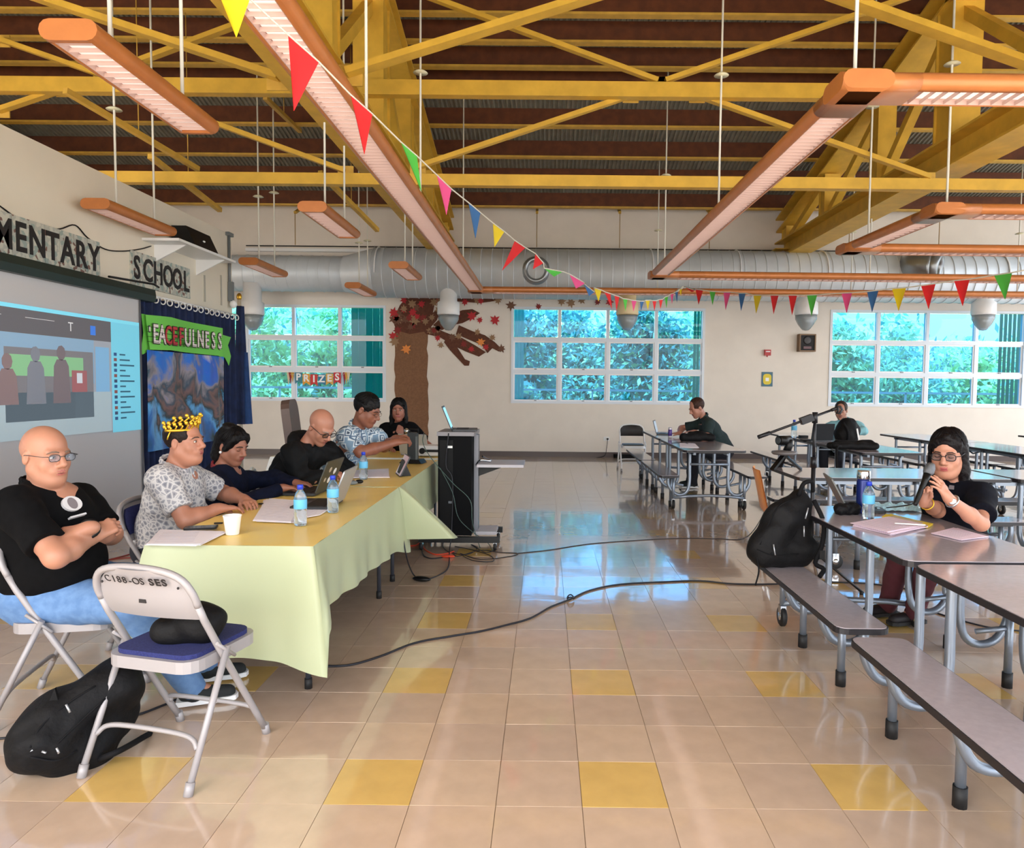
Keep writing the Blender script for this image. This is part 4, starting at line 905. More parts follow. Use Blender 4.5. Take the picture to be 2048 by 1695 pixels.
def cloth(label, x0, x1, y0, y1, drops, hem, M, MT, seed, corner_drop=.05, flare=None):
    """draped cover: top sheet plus four folded sides; drops = near, far, left, right hem heights as functions"""
    random.seed(seed); t = thing('tablecloth', label, 'tablecloth', ((x0+x1)/2, (y0+y1)/2, 0), 0, 'plastic tablecloths'); cx_, cy_ = (x0+x1)/2, (y0+y1)/2
    a, b_ = (x1-x0)/2+.006, (y1-y0)/2+.006
    nx_, ny_ = 16, 34
    g = np.array([[(u*a, v*b_, TZ+.004+.0015*math.sin(u*7+v*13)+.0012*math.sin(v*31-u*3)) for u in np.linspace(-1, 1, nx_)] for v in np.linspace(-1, 1, ny_)])
    MB().grid(g).obj('top_sheet', MT, t)
    # perimeter walk
    per = []; N = 34
    per += [(u*a, -b_, 0, -1) for u in np.linspace(-1, 1, N)]; per += [(a, v*b_, 1, 0) for v in np.linspace(-1, 1, N*2)][0:]
    per += [(u*a, b_, 0, 1) for u in np.linspace(1, -1, N)]; per += [(-a, v*b_, -1, 0) for v in np.linspace(1, -1, N*2)]
    cor = [(a, -b_), (a, b_), (-a, b_), (-a, -b_)]
    rows = []
    K = 14
    S = np.cumsum([0]+[math.hypot(per[i][0]-per[i-1][0], per[i][1]-per[i-1][1]) for i in range(1, len(per))])
    for k in range(K+1):
        v = k/K; row = []
        for (x, y, nx, ny), s in zip(per, S):
            dc = min(math.hypot(x-c[0], y-c[1]) for c in cor); cc = min(cor, key=lambda c: math.hypot(x-c[0], y-c[1]))
            bul = math.exp(-(dc/.10)**2); dn = nrm(V(cc[0]/a, cc[1]/b_, 0)); h = hem(x+cx_, y+cy_)
            h -= corner_drop*bul
            z = TZ+.004-v*(TZ+.004-max(h, .02)); out = .012*math.sin(s*9+seed)*v+.008*math.sin(s*23+1.3*seed)*v*v+.004*math.sin(z*26+s*2)*v+.012*v
            fx = nx*(1-bul)+dn[0]*bul; fy = ny*(1-bul)+dn[1]*bul
            amt = out+bul*.10*v**.8; fl_ = np.zeros(2)
            if flare: fl_ = V(*flare[1])*math.exp(-((x+cx_-flare[0][0])**2+(y+cy_-flare[0][1])**2)/.018)*v**.9
            row.append((x+fx*amt+fl_[0], y+fy*amt+fl_[1], z))
        rows.append(row)
    for r_ in rows: r_.append(r_[0])
    MB().grid(np.array(rows)[::-1]).obj('skirt', M, t)
    return t
def hem1(x, y):
    if y < 3.195: return .225
    return float(np.interp(y, [3.2, 3.5, 4.2, 5.05], [.40, .40, .36, .31]))
fold_table('near folding table with curved grey legs under the yellow cloth', -1.80, -1.05, 3.19, 5.06)
fold_table('middle folding table behind the cart under the yellow cloth', -1.80, -1.05, 5.09, 6.95)
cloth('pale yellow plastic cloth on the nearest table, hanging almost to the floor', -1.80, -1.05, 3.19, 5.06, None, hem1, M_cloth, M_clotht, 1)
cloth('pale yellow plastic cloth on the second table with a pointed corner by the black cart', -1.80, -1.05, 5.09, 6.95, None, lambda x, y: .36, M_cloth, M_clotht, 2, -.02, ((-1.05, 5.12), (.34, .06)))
fold_table('far folding table where the woman in black sits', -2.75, -.82, 7.12, 7.85, True)
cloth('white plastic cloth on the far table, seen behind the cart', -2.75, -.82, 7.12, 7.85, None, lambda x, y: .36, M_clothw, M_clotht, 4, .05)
# loose corner of the second cloth
P = [V(*YP(803, 976, 5.08)), V(*YP(878, 1060, 5.35)), V(*YP(806, 1077, 5.1))]
# ================================================================== AV cart
M_cab = mat('black_cabinet', (6, 7, 10), .7, spec=.12)
c0 = ZP(912, 1082); t = thing('media_cart', 'tall black media cart on casters beside the yellow tables', 'cart', (-.80, 6.55, 0))
zc_ = YP(920, 870, 6.4)[2]
MB().bb(-.155, .145, -.22, .22, .13, zc_).obj('cabinet', M_cab, t); MB().bb(-.14, -.02, -.225, -.22, .16, zc_-.04).obj('door', mat('black_door', (8, 9, 12), .5, spec=.15), t)
MB().bb(-.16, .17, -.26, .26, zc_, zc_+.035).obj('top_board', mat('grey_board', (120, 118, 124), .35), t)
MB().box((-.05, -.227, zc_-.1), (.05, .004, .02)).obj('label_sticker', M_white, t); MB().box((-.04, -.227, zc_*.42), (.04, .004, .02)).obj('badge', mat('grey_badge', (90, 96, 104), .4), t)
for y in (-.24, .22): MB().box((.04, y, .10), (.72, .05, .05)).obj('foot_beam', M_blk, t)
for x in (-.30, .36):
    for y in (-.24, .22):
        q = MB().lathe([(.01, -.014), (.034, -.014), (.04, 0), (.034, .014), (.01, .014)], (x, y, .04), 14, roty(R(90))).obj('caster', M_rub, t); MB().box((x, y, .07), (.03, .04, .04)).obj('fork', M_chrome, q)
MB().bb(.15, .19, -.06, .06, .12, zc_).obj('post', mat('grey_post', (110, 112, 120), .35, .4), t)
zs_ = YP(985, 928, 6.5)[2]
MB().box((.40, .02, zs_), (.42, .44, .025)).obj('side_shelf', mat('pale_board', (176, 174, 182), .4), t); MB().prism([(0, 0), (.26, 0), (0, -.10)], (.19, -.02, zs_-.014), (1, 0, 0), (0, 0, 1), (0, .03, 0)).obj('shelf_bracket', M_blk, t)
MB().box((.26, .02, .135), (.2, .3, .03)).obj('lower_tray', MATS['pale_board'], t)
MB().tube(spline([V(.17, -.05, .75), V(.22, -.1, .8), V(.3, -.05, zs_+.03), V(.22, .05, .82)], 5), .012, 6).obj('handle', M_chrome, t)
CART = zc_+.035
def laptop(label, loc, rz, w_=.33, d_=.23, open_=105, Mb=None, Mscreen=None, group='open laptops', lidM=None, stick=False):
    """open laptop: the user sits towards local -y, the lid stands at +y"""
    Mb = Mb or mat('dark_laptop', (46, 48, 52), .4, .3); t = thing('laptop', label, 'laptop', loc, rz, group)
    MB().prism(rrect(w_, d_, .015), (0, 0, .001), (1, 0, 0), (0, 1, 0), (0, 0, .015)).obj('base', Mb, t)
    MB().box((0, .02, .0172), (w_*.86, d_*.48, .002)).obj('keyboard', mat('keys_black', (18, 18, 20), .6), t)
    MB().box((0, -d_*.3, .0170), (.1, .06, .0015)).obj('touchpad', mat('pad_grey', (80, 82, 86), .4), t)
    a = R(180-open_); v = V(0, math.cos(a)*1.0*(-1)*-1*(1 if open_ < 180 else 1), math.sin(a)); v = V(0, -math.cos(R(open_)), math.sin(R(open_)))
    h = d_*.98; o_ = V(0, d_/2, .016)
    lid = MB().prism(rrect(w_, h, .012), o_+v*h/2, (1, 0, 0), v, np.cross((1, 0, 0), v)*-.008).obj('lid', lidM or Mb, t)
    n = np.cross(V(1, 0, 0), v)
    MB().prism(rrect(w_*.92, h*.86, .004), o_+v*h/2+n*.0005, (1, 0, 0), v, n*.001).obj('screen', Mscreen or mat('screen_dim', (40, 60, 70), .15, emit=.1), lid)
    if stick:
        for sx, sz, r_, c in ((-.06, .6, .03, 0), (.05, .7, .025, 1), (0, .35, .03, 0), (.09, .4, .02, 1), (-.1, .3, .02, 1)): MB().ell(o_+v*h*sz+V(sx, 0, 0)-n*.009, (r_, .0015, r_*.8), np.stack([V(1, 0, 0), n, v], 1), 10, 6).obj('sticker', [M_white, mat('sticker_tan', (186, 170, 150), .6)][c], lid)
    return t
M_silver = mat('silver_laptop', (176, 180, 186), .35, .5); M_blues = mat('screen_bright_blue', (120, 190, 230), .2, emit=.7)
laptop('thin laptop with a bright blue screen on top of the media cart', (-.74, 6.55, CART), R(95), .33, .23, 112, mat('dark_laptop', (46, 48, 52), .4, .3), M_blues)
# ================================================================== people: signed distance fields turned into one surface
class SDF:
    def __init__(s, vox, jit=0., jf=22.): s.P = []; s.vox = vox; s.jit = jit; s.jf = jf; s.cuts = []
    def cap(s, a, b, ra, rb=None, k=.02, m=0, neg=False, flat=False):
        s.P.append(('c', np.asarray(a, float), np.asarray(b, float), ra, ra if rb is None else rb, k, m, neg, flat)); return s
    def ell(s, c, r, rot=I3, k=.02, m=0, neg=False):
        s.P.append(('e', np.asarray(c, float), np.asarray(r, float), np.asarray(rot, float), None, k, m, neg, False)); return s
    def bbox(s, p):
        if p[0] == 'c': r = max(p[3], p[4]); return np.minimum(p[1], p[2])-r, np.maximum(p[1], p[2])+r
        e = np.sqrt(((p[3]*p[2])**2).sum(1)); return p[1]-e, p[1]+e
    def build(s):
        h = s.vox; lo = np.min([s.bbox(p)[0] for p in s.P if not p[7]], 0)-4*h-s.jit; hi = np.max([s.bbox(p)[1] for p in s.P if not p[7]], 0)+4*h+s.jit
        n = np.ceil((hi-lo)/h).astype(int)+1; D = np.full(n, .2, np.float32); Mt = np.zeros(n, np.int8)
        for p in s.P:
            b0, b1 = s.bbox(p); pad = p[5]+3*h; i0 = np.maximum(((b0-pad-lo)/h).astype(int), 0); i1 = np.minimum(np.ceil((b1+pad-lo)/h).astype(int)+1, n)
            if (i1 <= i0).any(): continue
            X = [lo[k]+h*np.arange(i0[k], i1[k]) for k in range(3)]; G = np.stack(np.meshgrid(*X, indexing='ij'), -1).astype(np.float32)
            if p[0] == 'c':
                a, b = p[1], p[2]; ab = b-a; L2 = ab@ab+1e-12; t = ((G-a)@ab)/L2; tc = np.clip(t, 0, 1)
                d = np.linalg.norm(G-a-tc[..., None]*ab, axis=-1)-(p[3]+(p[4]-p[3])*tc)
                if p[8]: L = math.sqrt(L2); d = np.maximum(d, np.maximum(-t*L, (t-1)*L))
            else:
                q = (G-p[1])@p[3]; k0 = np.linalg.norm(q/p[2], axis=-1); k1 = np.linalg.norm(q/p[2]**2, axis=-1)+1e-9; d = k0*(k0-1)/k1
            sl = tuple(slice(i0[k], i1[k]) for k in range(3)); A = D[sl]; k = p[5]
            if p[7]:
                hh = np.maximum(k-np.abs(A+d), 0)/k; D[sl] = np.maximum(A, -d)+hh*hh*k*.25
            else:
                hh = np.maximum(k-np.abs(A-d), 0)/k; Mt[sl] = np.where(d < A, p[6], Mt[sl]); D[sl] = np.minimum(A, d)-hh*hh*k*.25
        if s.jit:
            X = [lo[k]+h*np.arange(n[k]) for k in range(3)]; f = s.jf; x, y, z = [v.astype(np.float32) for v in np.meshgrid(*X, indexing='ij', sparse=True)]
            D += s.jit*(np.sin(f*x+3*np.sin(f*.6*z+1)+1.7*np.sin(f*.5*y))*np.sin(f*y*1.1+2*np.sin(f*.7*x+.5))+.6*np.sin(f*2.1*z+2.5*np.sin(f*x*.9)+2*np.sin(f*y)))
        for c, nn in s.cuts:
            X = [lo[k]+h*np.arange(n[k]) for k in range(3)]; x, y, z = np.meshgrid(*X, indexing='ij', sparse=True)
            D = np.maximum(D, ((x-c[0])*nn[0]+(y-c[1])*nn[1]+(z-c[2])*nn[2]).astype(np.float32))
        D[0], D[-1] = .2, .2; D[:, 0], D[:, -1] = .2, .2; D[:, :, 0], D[:, :, -1] = .2, .2
        S = D < 0; act = np.zeros(n-1, bool); c8 = [(a, b, c) for a in (0, 1) for b in (0, 1) for c in (0, 1)]
        sub = lambda A, o: A[o[0]:n[0]-1+o[0], o[1]:n[1]-1+o[1], o[2]:n[2]-1+o[2]]
        al = np.ones(n-1, bool); an = np.zeros(n-1, bool)
        for o in c8: al &= sub(S, o); an |= sub(S, o)
        act = an & ~al; idx = np.argwhere(act); vid = np.full(n-1, -1, np.int32); vid[act] = np.arange(len(idx))
        acc = np.zeros((len(idx), 3)); cnt = np.zeros(len(idx))
        val = {o: D[idx[:, 0]+o[0], idx[:, 1]+o[1], idx[:, 2]+o[2]] for o in c8}
        for ax in range(3):
            for o in c8:
                if o[ax]: continue
                o2 = list(o); o2[ax] = 1; o2 = tuple(o2); a, b = val[o], val[o2]; m_ = (a < 0) != (b < 0); t = np.where(m_, a/(a-b+1e-12), 0)
                for q in range(3): acc[:, q] += np.where(m_, o[q]+(t if q == ax else 0), 0)
                cnt += m_
        vs = lo+h*(idx+acc/cnt[:, None]); fs = []
        for ax in range(3):
            b, c = [(1, 2), (2, 0), (0, 1)][ax]; sl0 = [slice(1, -1)]*3; A = S[1:-1, 1:-1, 1:-1]; sl1 = [slice(1, n[k]-1) for k in range(3)]; sl1[ax] = slice(2, n[ax]); B = S[tuple(sl1)]
            e = np.argwhere(A != B)+1; fl_ = A[tuple((e-1).T)]
            def g(db, dc): q = e.copy(); q[:, b] -= db; q[:, c] -= dc; return vid[tuple(q.T)]
            Q = np.stack([g(1, 1), g(0, 1), g(0, 0), g(1, 0)], 1); Q[~fl_] = Q[~fl_][:, ::-1]; fs.append(Q)
        F = np.vstack(fs); F = F[(F >= 0).all(1)]
        return vs, F, Mt[tuple(idx.T)]
    def obj(s, name, M, parent, **kw):
        vs, F, mt = s.build(); off = np.array(parent.location) if parent else np.zeros(3)
        if s.__dict__.get('smooth'):
            for _ in range(s.smooth):
                a = np.zeros_like(vs); c = np.zeros(len(vs))
                for i in range(4):
                    np.add.at(a, F[:, i], vs[F[:, (i+1) % 4]]); np.add.at(c, F[:, i], 1)
                vs = .5*vs+.5*a/np.maximum(c, 1)[:, None]
        me = bpy.data.meshes.new(name); me.vertices.add(len(vs)); me.vertices.foreach_set('co', (vs-off).astype(np.float32).ravel())
        me.loops.add(len(F)*4); me.loops.foreach_set('vertex_index', F.astype(np.int32).ravel()); me.polygons.add(len(F))
        me.polygons.foreach_set('loop_start', np.arange(len(F), dtype=np.int32)*4)
        ML = M if isinstance(M, (list, tuple)) else [M]
        for q in ML: me.materials.append(q)
        me.polygons.foreach_set('material_index', np.minimum(mt[F[:, 0]], len(ML)-1).astype(np.int32)); me.polygons.foreach_set('use_smooth', np.ones(len(F), bool))
        me.update(calc_edges=True); me.validate()
        o = bpy.data.objects.new(name, me); COL.objects.link(o)
        if parent: o.parent = parent
        for k, v in kw.items(): o[k] = v
        return o

def frame(fwd, up=(0, 0, 1), roll=0.):
    y = nrm(fwd); x = nrm(np.cross(y, up)); z = np.cross(x, y)
    if roll: c, s = math.cos(roll), math.sin(roll); x, z = c*x+s*z, -s*x+c*z
    return np.stack([x, y, z], 1)

def add_head(S, c, Mx, N, fem=False, fat=0., s=1.0, neck=.056, scalp=False):
    g = lambda *p: c+Mx@(V(*p)*s)
    def e(p, r, k=.02, m=0, neg=False, rot=I3): S.ell(g(*p), V(*r)*s, Mx@rot, k*s, m, neg)
    def cp(a, b, ra, rb, k=.02, m=0, neg=False): S.cap(g(*a), g(*b), ra*s, rb*s, k*s, m, neg)
    e((0, -.018, .032), (.076, .096, .086)); e((0, .022, -.035), (.060+fat*.4, .066, .082), .03)
    for q in (-1, 1):
        cp((q*(.046+fat*.5), -.005, -.062), (q*.012, .058, -.098), .024+fat, .020+fat*.6, .035)
        e((q*.036, .056, -.034), (.024+fat*.5, .020, .026), .025)
        cp((q*.040, .070, .020), (q*.012, .084, .018), .009, .009, .018)
        e((q*.031, .098, .0), (.018, .020, .0115), .012, 0, True)
        e((q*.031, .072, .001), (.0145, .0135, .011), .004)
        e((q*.078, -.012, -.010), (.008, .018, .031), .008, 0, False, rotx(R(-8))); e((q*.086, -.006, -.008), (.006, .009, .018), .006, 0, True)
        e((q*.0115, .094, -.036), (.009, .010, .008), .008)
    cp((0, .082, .014), (0, .110, -.026), .009, .0135, .014)
    e((0, .066, -.102), (.022+fat*.4, .018, .017), .02); cp((-.020, .078, -.060), (.020, .078, -.060), .012, .012, .02)
    e((0, .0875, -.0610), (.024, .0085, .0058), .004, 1)
    e((0, .0865, -.0720), (.020, .0095, .0068), .004, 1)
    if scalp: S.ell(g(0, -.024, .024), V(.0768, .0950, .080)*s, Mx, .002, 2)
    S.cap(g(0, -.028, -.055), N+V(0, 0, .0), neck*(.92 if not fem else .8), neck*(.96 if not fem else .82), .025)
    if fat: cp((-.02, .03, -.10), (.02, .03, -.10), .03, .03, .04)

def face_bits(t, c, Mx, o0, brow, iris=(40, 26, 18), closed=False, glasses=None, s=1.0):
    g = lambda *p: c+Mx@(V(*p)*s)-o0
    MW = mat('eye_white', (226, 218, 212), .3); MI = mat('iris_%d' % iris[0], iris, .25); MBw = mat('brow_%d' % brow[0], brow, .9)
    for q in (-1, 1):
        if not closed:
            e = MB().ell(g(q*.031, .0825, .000), V(.0115, .005, .0058)*s, Mx, 10, 7).obj('eye', MW, t); MB().ell(g(q*.030, .0868, -.0005), V(.0045, .002, .0048)*s, Mx, 10, 6).obj('iris', MI, e)
            MB().tube([g(q*.043, .080, .000), g(q*.037, .086, .0055), g(q*.029, .0885, .006), g(q*.020, .085, .002)], .0014*s, 5).obj('eyelid_line', MI, e)
        else: MB().tube([g(q*.043, .081, -.003), g(q*.037, .086, -.0055), g(q*.028, .0875, -.0055), g(q*.020, .084, -.002)], .0016*s, 5).obj('eyelid_line', MI, t)
        MB().tube([g(q*.050, .074, .015), g(q*.038, .0865, .0245), g(q*.024, .0935, .0250), g(q*.013, .0945, .0215)], [.0018*s, .0032*s, .0036*s, .0025*s], 6).obj('eyebrow', MBw, t)
    MB().tube([g(-.024, .083, -.0665), g(-.012, .0935, -.0662), g(0, .0965, -.0672), g(.012, .0935, -.0662), g(.024, .083, -.0665)], .0013*s, 5).obj('mouth_line', mat('mouth_dark', (96, 44, 44), .6), t)
    if glasses:
        col, r_, hw, hh, gl = glasses; MG = mat('spectacle_%d' % col[0], col, .3, .3); gt = MB()
        for q in (-1, 1): gt.tube([g(q*.033+x, .1005-.12*abs(q*.033+x)*.4, .000+y) for x, y in rrect(hw, hh, hh*.42, 3)], r_, 5, True)
        gt.tube([g(-.033+hw/2, .1, .004), g(0, .1045, .007), g(.033-hw/2, .1, .004)], r_, 5)
        for q in (-1, 1): gt.tube([g(q*(.033+hw/2), .096, .006), g(q*.075, .085, .006), g(q*.083, .02, .004), g(q*.083, -.012, .001), g(q*.078, -.03, -.02)], r_, 5)
        go = gt.obj('glasses', MG, t)
        if gl:
            for q in (-1, 1): MB().prism(rrect(hw, hh, hh*.42, 3), g(q*.033, .099, 0), Mx@V(1, 0, 0), Mx@V(0, 0, 1), Mx@V(0, .001, 0)).obj('lens', glass('spectacle_lens', (235, 238, 242), .08), go)

def add_hand(S, wr, d, pn, side, curl=(.5, .5, .5, .5), thumb=.4, spread=.0, s=1.0, k=.006):
    """d = direction of the fingers, pn = direction the palm faces, side: +1 right hand, -1 left hand"""
    y = nrm(d); z = -nrm(np.asarray(pn)-y*(np.asarray(pn)@y)); x = np.cross(y, z); T = lambda p: wr+(x*p[0]+y*p[1]+z*p[2])*s
    sg = -side    # thumb towards sg*x
    S.cap(wr-y*.02*s, T((0, .03, 0)), .026*s, .024*s, .02)
    for i, (fx, L, r_) in enumerate([(.031, .070, .0088), (.0105, .078, .009), (-.0105, .072, .0086), (-.030, .056, .0076)]):
        bx = sg*fx; S.cap(T((bx*.55, .015, 0)), T((bx, .086-.004*abs(i-1), 0)), .014*s, .0115*s, .014)
        p = V(bx, .088-.004*abs(i-1), 0); a = 0.
        for j, (f, c) in enumerate(((.44, .9), (.31, 1.1), (.25, .8))):
            a += curl[i]*c; q = p+V(sg*spread*(1.5-i)*.35*L*f, math.cos(a)*L*f, -math.sin(a)*L*f); S.cap(T(p), T(q), (r_-.0008*j)*s, (r_-.0008*(j+1))*s, k); p = q
    p0 = V(sg*.022, .018, -.006); p1 = V(sg*(.046-.01*thumb), .050, -.014-.012*thumb); p2 = V(sg*(.052-.022*thumb), .078, -.022-.016*thumb); p3 = V(sg*(.050-.034*thumb), .098, -.026-.022*thumb)
    S.cap(T(p0), T(p1), .0165*s, .012*s, .012); S.cap(T(p1), T(p2), .0115*s, .0098*s, k); S.cap(T(p2), T(p3), .0096*s, .0082*s, k)

def torso(S, P, N, sl, sr, w_, d_, fwd, ex=0., belly=0., k=.05, m=0, low=True):
    up = nrm(N-P); x = nrm(np.cross(fwd, up)); f = np.cross(up, x); Fm = np.stack([x, f, up], 1); L = np.linalg.norm(N-P)
    if low: S.ell(P+up*.03, (.165*w_+ex, .125*d_+ex, .12), Fm, k, m)
    S.ell(P+up*L*.30+f*(.015+belly*.6), (.150*w_+ex, (.120+belly)*d_+ex, .17), Fm, k, m)
    S.ell(P+up*L*.66+f*.01, (.158*w_+ex, .112*d_+ex, .19), Fm, k, m)
    S.cap(sl+(sr-sl)*.08-up*.02, sr+(sl-sr)*.08-up*.02, .062+ex*.8, None, k, m)
    for q in (sl, sr): S.cap(N+up*(.01 if ex else -.01), q+nrm(N-q)*.03, .034+ex*1.5, .046+ex*.9, k, m)
    return Fm

def hair_cap(S, c, Mx, kind, s=1.0):
    g = lambda *p: c+Mx@(V(*p)*s)
    def e(p, r, k=.01, neg=False): S.ell(g(*p), V(*r)*s, Mx, k, 0, neg)
    if kind == 'bald': # thin fringe round the sides and back
        e((0, -.030, .012), (.081, .092, .060)); e((0, .0, .085), (.12, .15, .052), .01, True); e((0, .13, -.03), (.2, .115, .12), .01, True)
        e((0, -.02, -.13), (.12, .15, .085), .01, True)
        return
    e((0, -.022, .036), (.084, .104, .094))
    if kind == 'receding': e((0, .10, .060), (.062, .085, .075), .015, True)
    e((0, .112, -.035 if kind in ('short', 'receding') else -.026), (.078 if kind in ('short', 'receding') else .070, .078, .092 if kind in ('short', 'receding') else .100), .012, True)
    for q in (-1, 1): e((q*.085, .045, -.06), (.04, .055, .065), .01, True)
    if kind in ('short', 'receding'): e((0, -.02, -.135), (.12, .16, .075), .012, True); [e((q*.088, -.005, -.015), (.018, .026, .034), .006, True) for q in (-1, 1)]
    if kind in ('long', 'bob'):
        L = -.34 if kind == 'long' else -.16
        S.cap(g(0, -.06, .0), g(0, -.075, L), .075*s, (.06 if kind == 'long' else .07)*s, .03)
        for q in (-1, 1):
            S.cap(g(q*.068, -.015, .03), g(q*.074, -.01, -.10), .026*s, .028*s, .02)
            if kind == 'long': S.cap(g(q*.074, -.01, -.10), g(q*.085, .012, L*.82), .028*s, .020*s, .02)
        S.cap(g(-.005, .055, .096), g(.062, .042, .058), .014*s, .014*s, .02); S.cap(g(-.005, .055, .096), g(-.062, .042, .058), .014*s, .014*s, .02)
    if kind == 'bun':
        for q in (-1, 1): S.cap(g(q*.060, .045, .055), g(q*.074, .010, -.02), .020*s, .018*s, .02)
        S.cap(g(0, -.07, .01), g(0, -.085, -.10), .07*s, .06*s, .03); e((0.02, -.05, .118), (.045, .04, .022), .02)
        S.cap(g(-.05, .045, .080), g(.055, .045, .078), .018*s, .016*s, .02)

def strands(c, Mx, kind, s, o0):
    rr = random.Random(3); b = MB()
    for k in range(110):
        ph = rr.uniform(-175, 175); side = 1 if ph > 0 else -1
        if kind in ('long', 'bun', 'bob') : th1 = 96 if abs(ph) > 62 else 62+abs(ph)*.25
        else: th1 = 84 if abs(ph) > 70 else 48
        P = []
        for j in range(7):
            th = R(8+(th1-8)*j/6); p_ = R(ph*(.75+.25*j/6)+(0 if kind != 'bun' else 0)); e = 1.012+.01*rr.random()
            P.append(V(.084*math.sin(th)*math.sin(p_), .104*math.sin(th)*math.cos(p_), .094*math.cos(th))*e+V(0, -.022, .036))
        if kind == 'long' and abs(ph) > 62:
            q = P[-1]; L = rr.uniform(-.24, -.34); P += [q*V(1.02, 1, 0)+V(0, -.004, q[2]-.07), q*V(.98, 1, 0)+V(0, -.004, (q[2]+L)/2-.03), q*V(.86, .9, 0)+V(0, -.01, L)]
        b.tube([c+Mx@(p*s)-o0 for p in P], [.0028+.002*math.sin(3.1*i/(len(P)-1)) for i in range(len(P))], 4)
    return b
def person(label, J, skin, lips, hair, hkind, shirt, pants, o):
    """J: joints in world space. o: options"""
    P, N = J['P'], J['N']; t = thing('person', label, 'person', (P[0], P[1], 0)); o0 = V(P[0], P[1], 0)
    Ms = mat('skin_%d_%d' % skin[:2], tuple(v*.88 for v in skin), .5, noise=.06, nscale=14, bump=.03, bscale=120, subsurf=.08); Ml = mat('lips_%d' % lips[0], lips, .45)
    Mx = frame(*J['F']) if isinstance(J['F'], tuple) else frame(J['F']); c = J['H']; vox = o.get('vox', .006); w_, d_, bel = o.get('w', 1.), o.get('d', 1.), o.get('belly', 0.)
    hs = o.get('hs', 1.); fem = o.get('fem', False); fwd = J['T']
    S = SDF(vox); Fm = torso(S, P, N, J['sl'], J['sr'], w_, d_, fwd, 0, bel); add_head(S, c, Mx, N, fem, o.get('fat', 0.), hs, o.get('neck', .056), hkind == 'buzz')
    al = .85 if fem else 1.
    for q, sg in (('l', -1), ('r', 1)):
        sh, el, wr = J['s'+q], J['e'+q], J['w'+q]
        S.cap(sh, el, .050*al*w_**.6, .042*al*w_**.6, .03); S.cap(el, el+(wr-el)*.35, .042*al*w_**.6, .043*al*w_**.5, .02); S.cap(el+(wr-el)*.35, wr, .043*al*w_**.5, .027*al, .02)
        hd = J['h'+q]; add_hand(S, wr, hd[0], hd[1], sg, *hd[2:], s=.95*al if fem else 1.0)
        if 'k'+q in J:
            hp = P+Fm[:, 0]*sg*.09-V(0, 0, .02); kn, an = J['k'+q], J['a'+q]; S.cap(hp, kn, .082*w_, .056*w_**.5, .04); S.cap(kn, an, .056, .036, .03); S.cap(an, an+(o['foot'] if 'foot' in o else nrm((kn-hp)*V(1, 1, 0)))*.10+V(0, 0, -.045), .032, .022, .02)
    S.obj('body', [Ms, Ml]+([mat('shaved_scalp', (166, 120, 100), .6)] if hkind == 'buzz' else []), t)
    face_bits(t, c, Mx, o0, o.get('brow', hair), closed=o.get('closed', False), glasses=o.get('glasses'), s=hs)
    if hkind and hkind != 'buzz':
        Mh = mat('hair_%d_%d' % hair[:2], tuple(v*.6 for v in hair), .5, noise=.35, nscale=60, bump=.4, bscale=90, spec=.18)
        Hh = SDF(.0045, .0012, 90.); hair_cap(Hh, c, Mx, hkind, hs); ho = Hh.obj('hair', Mh, t)
        if hkind != 'receding' and vox < .0085: strands(c, Mx, hkind, hs, o0).obj('hair_strands', Mh, ho, kind='stuff')
    if o.get('beard'):
        B = SDF(.004, .001, 120.); g = lambda *p: c+Mx@(V(*p)*hs)
        for q in (-1, 1): B.cap(g(q*.056, .02, -.050), g(q*.018, .068, -.100), .016, .019, .01)
        B.cap(g(-.02, .070, -.106), g(.02, .070, -.106), .017, None, .01); B.cap(g(-.022, .088, -.050), g(.022, .088, -.050), .006, None, .006); B.ell(g(0, .094, -.066), (.018, .012, .007), Mx, .004, 0, True); B.obj('beard', mat('beard_grey', o['beard'], .9, noise=.3, nscale=80), t)
    # shirt
    Sh = SDF(o.get('cvox', .009), o.get('wrk', .003), o.get('wf', 24.)); ex = o.get('ex', .014); torso(Sh, P, N-nrm(N-P)*.02, J['sl'], J['sr'], w_, d_, fwd, ex, bel, .05, 0, low=True)
    sleeve = o.get('sleeve', .72)
    for q in ('l', 'r'):
        sh, el, wr = J['s'+q], J['e'+q], J['w'+q]
        Sh.cap(sh, sh+(el-sh)*.2, .062*w_**.7+ex*.7, None, .03)
        if sleeve <= 1: Sh.cap(sh-(el-sh)*.05, sh+(el-sh)*sleeve, .058*w_**.6+ex*.5, .062*w_**.6+ex*.5, .03, 0, False, True)
        else: Sh.cap(sh, el, .060*w_**.5+ex*.4, .054+ex*.4, .03); Sh.cap(el, el+(wr-el)*.95, .054+ex*.4, .036+ex*.3, .03, 0, False, True)
    up = nrm(N-P)
    Sh.cap(N+up*.14, N+up*.045, o.get('neck', .056)+.002 if not fem else .047, None, .006, 0, True)
    if o.get('vneck'): Sh.ell(N+Fm[:, 1]*.10-up*.05, (.035, .06, .085), Fm, .01, 0, True)
    if bel or o.get('hem', 1): Sh.cuts.append((P-up*.10, -up))
    so = Sh.obj('shirt' if sleeve <= 1 else 'jacket', shirt, t)
    cm = o.get('collar', shirt)
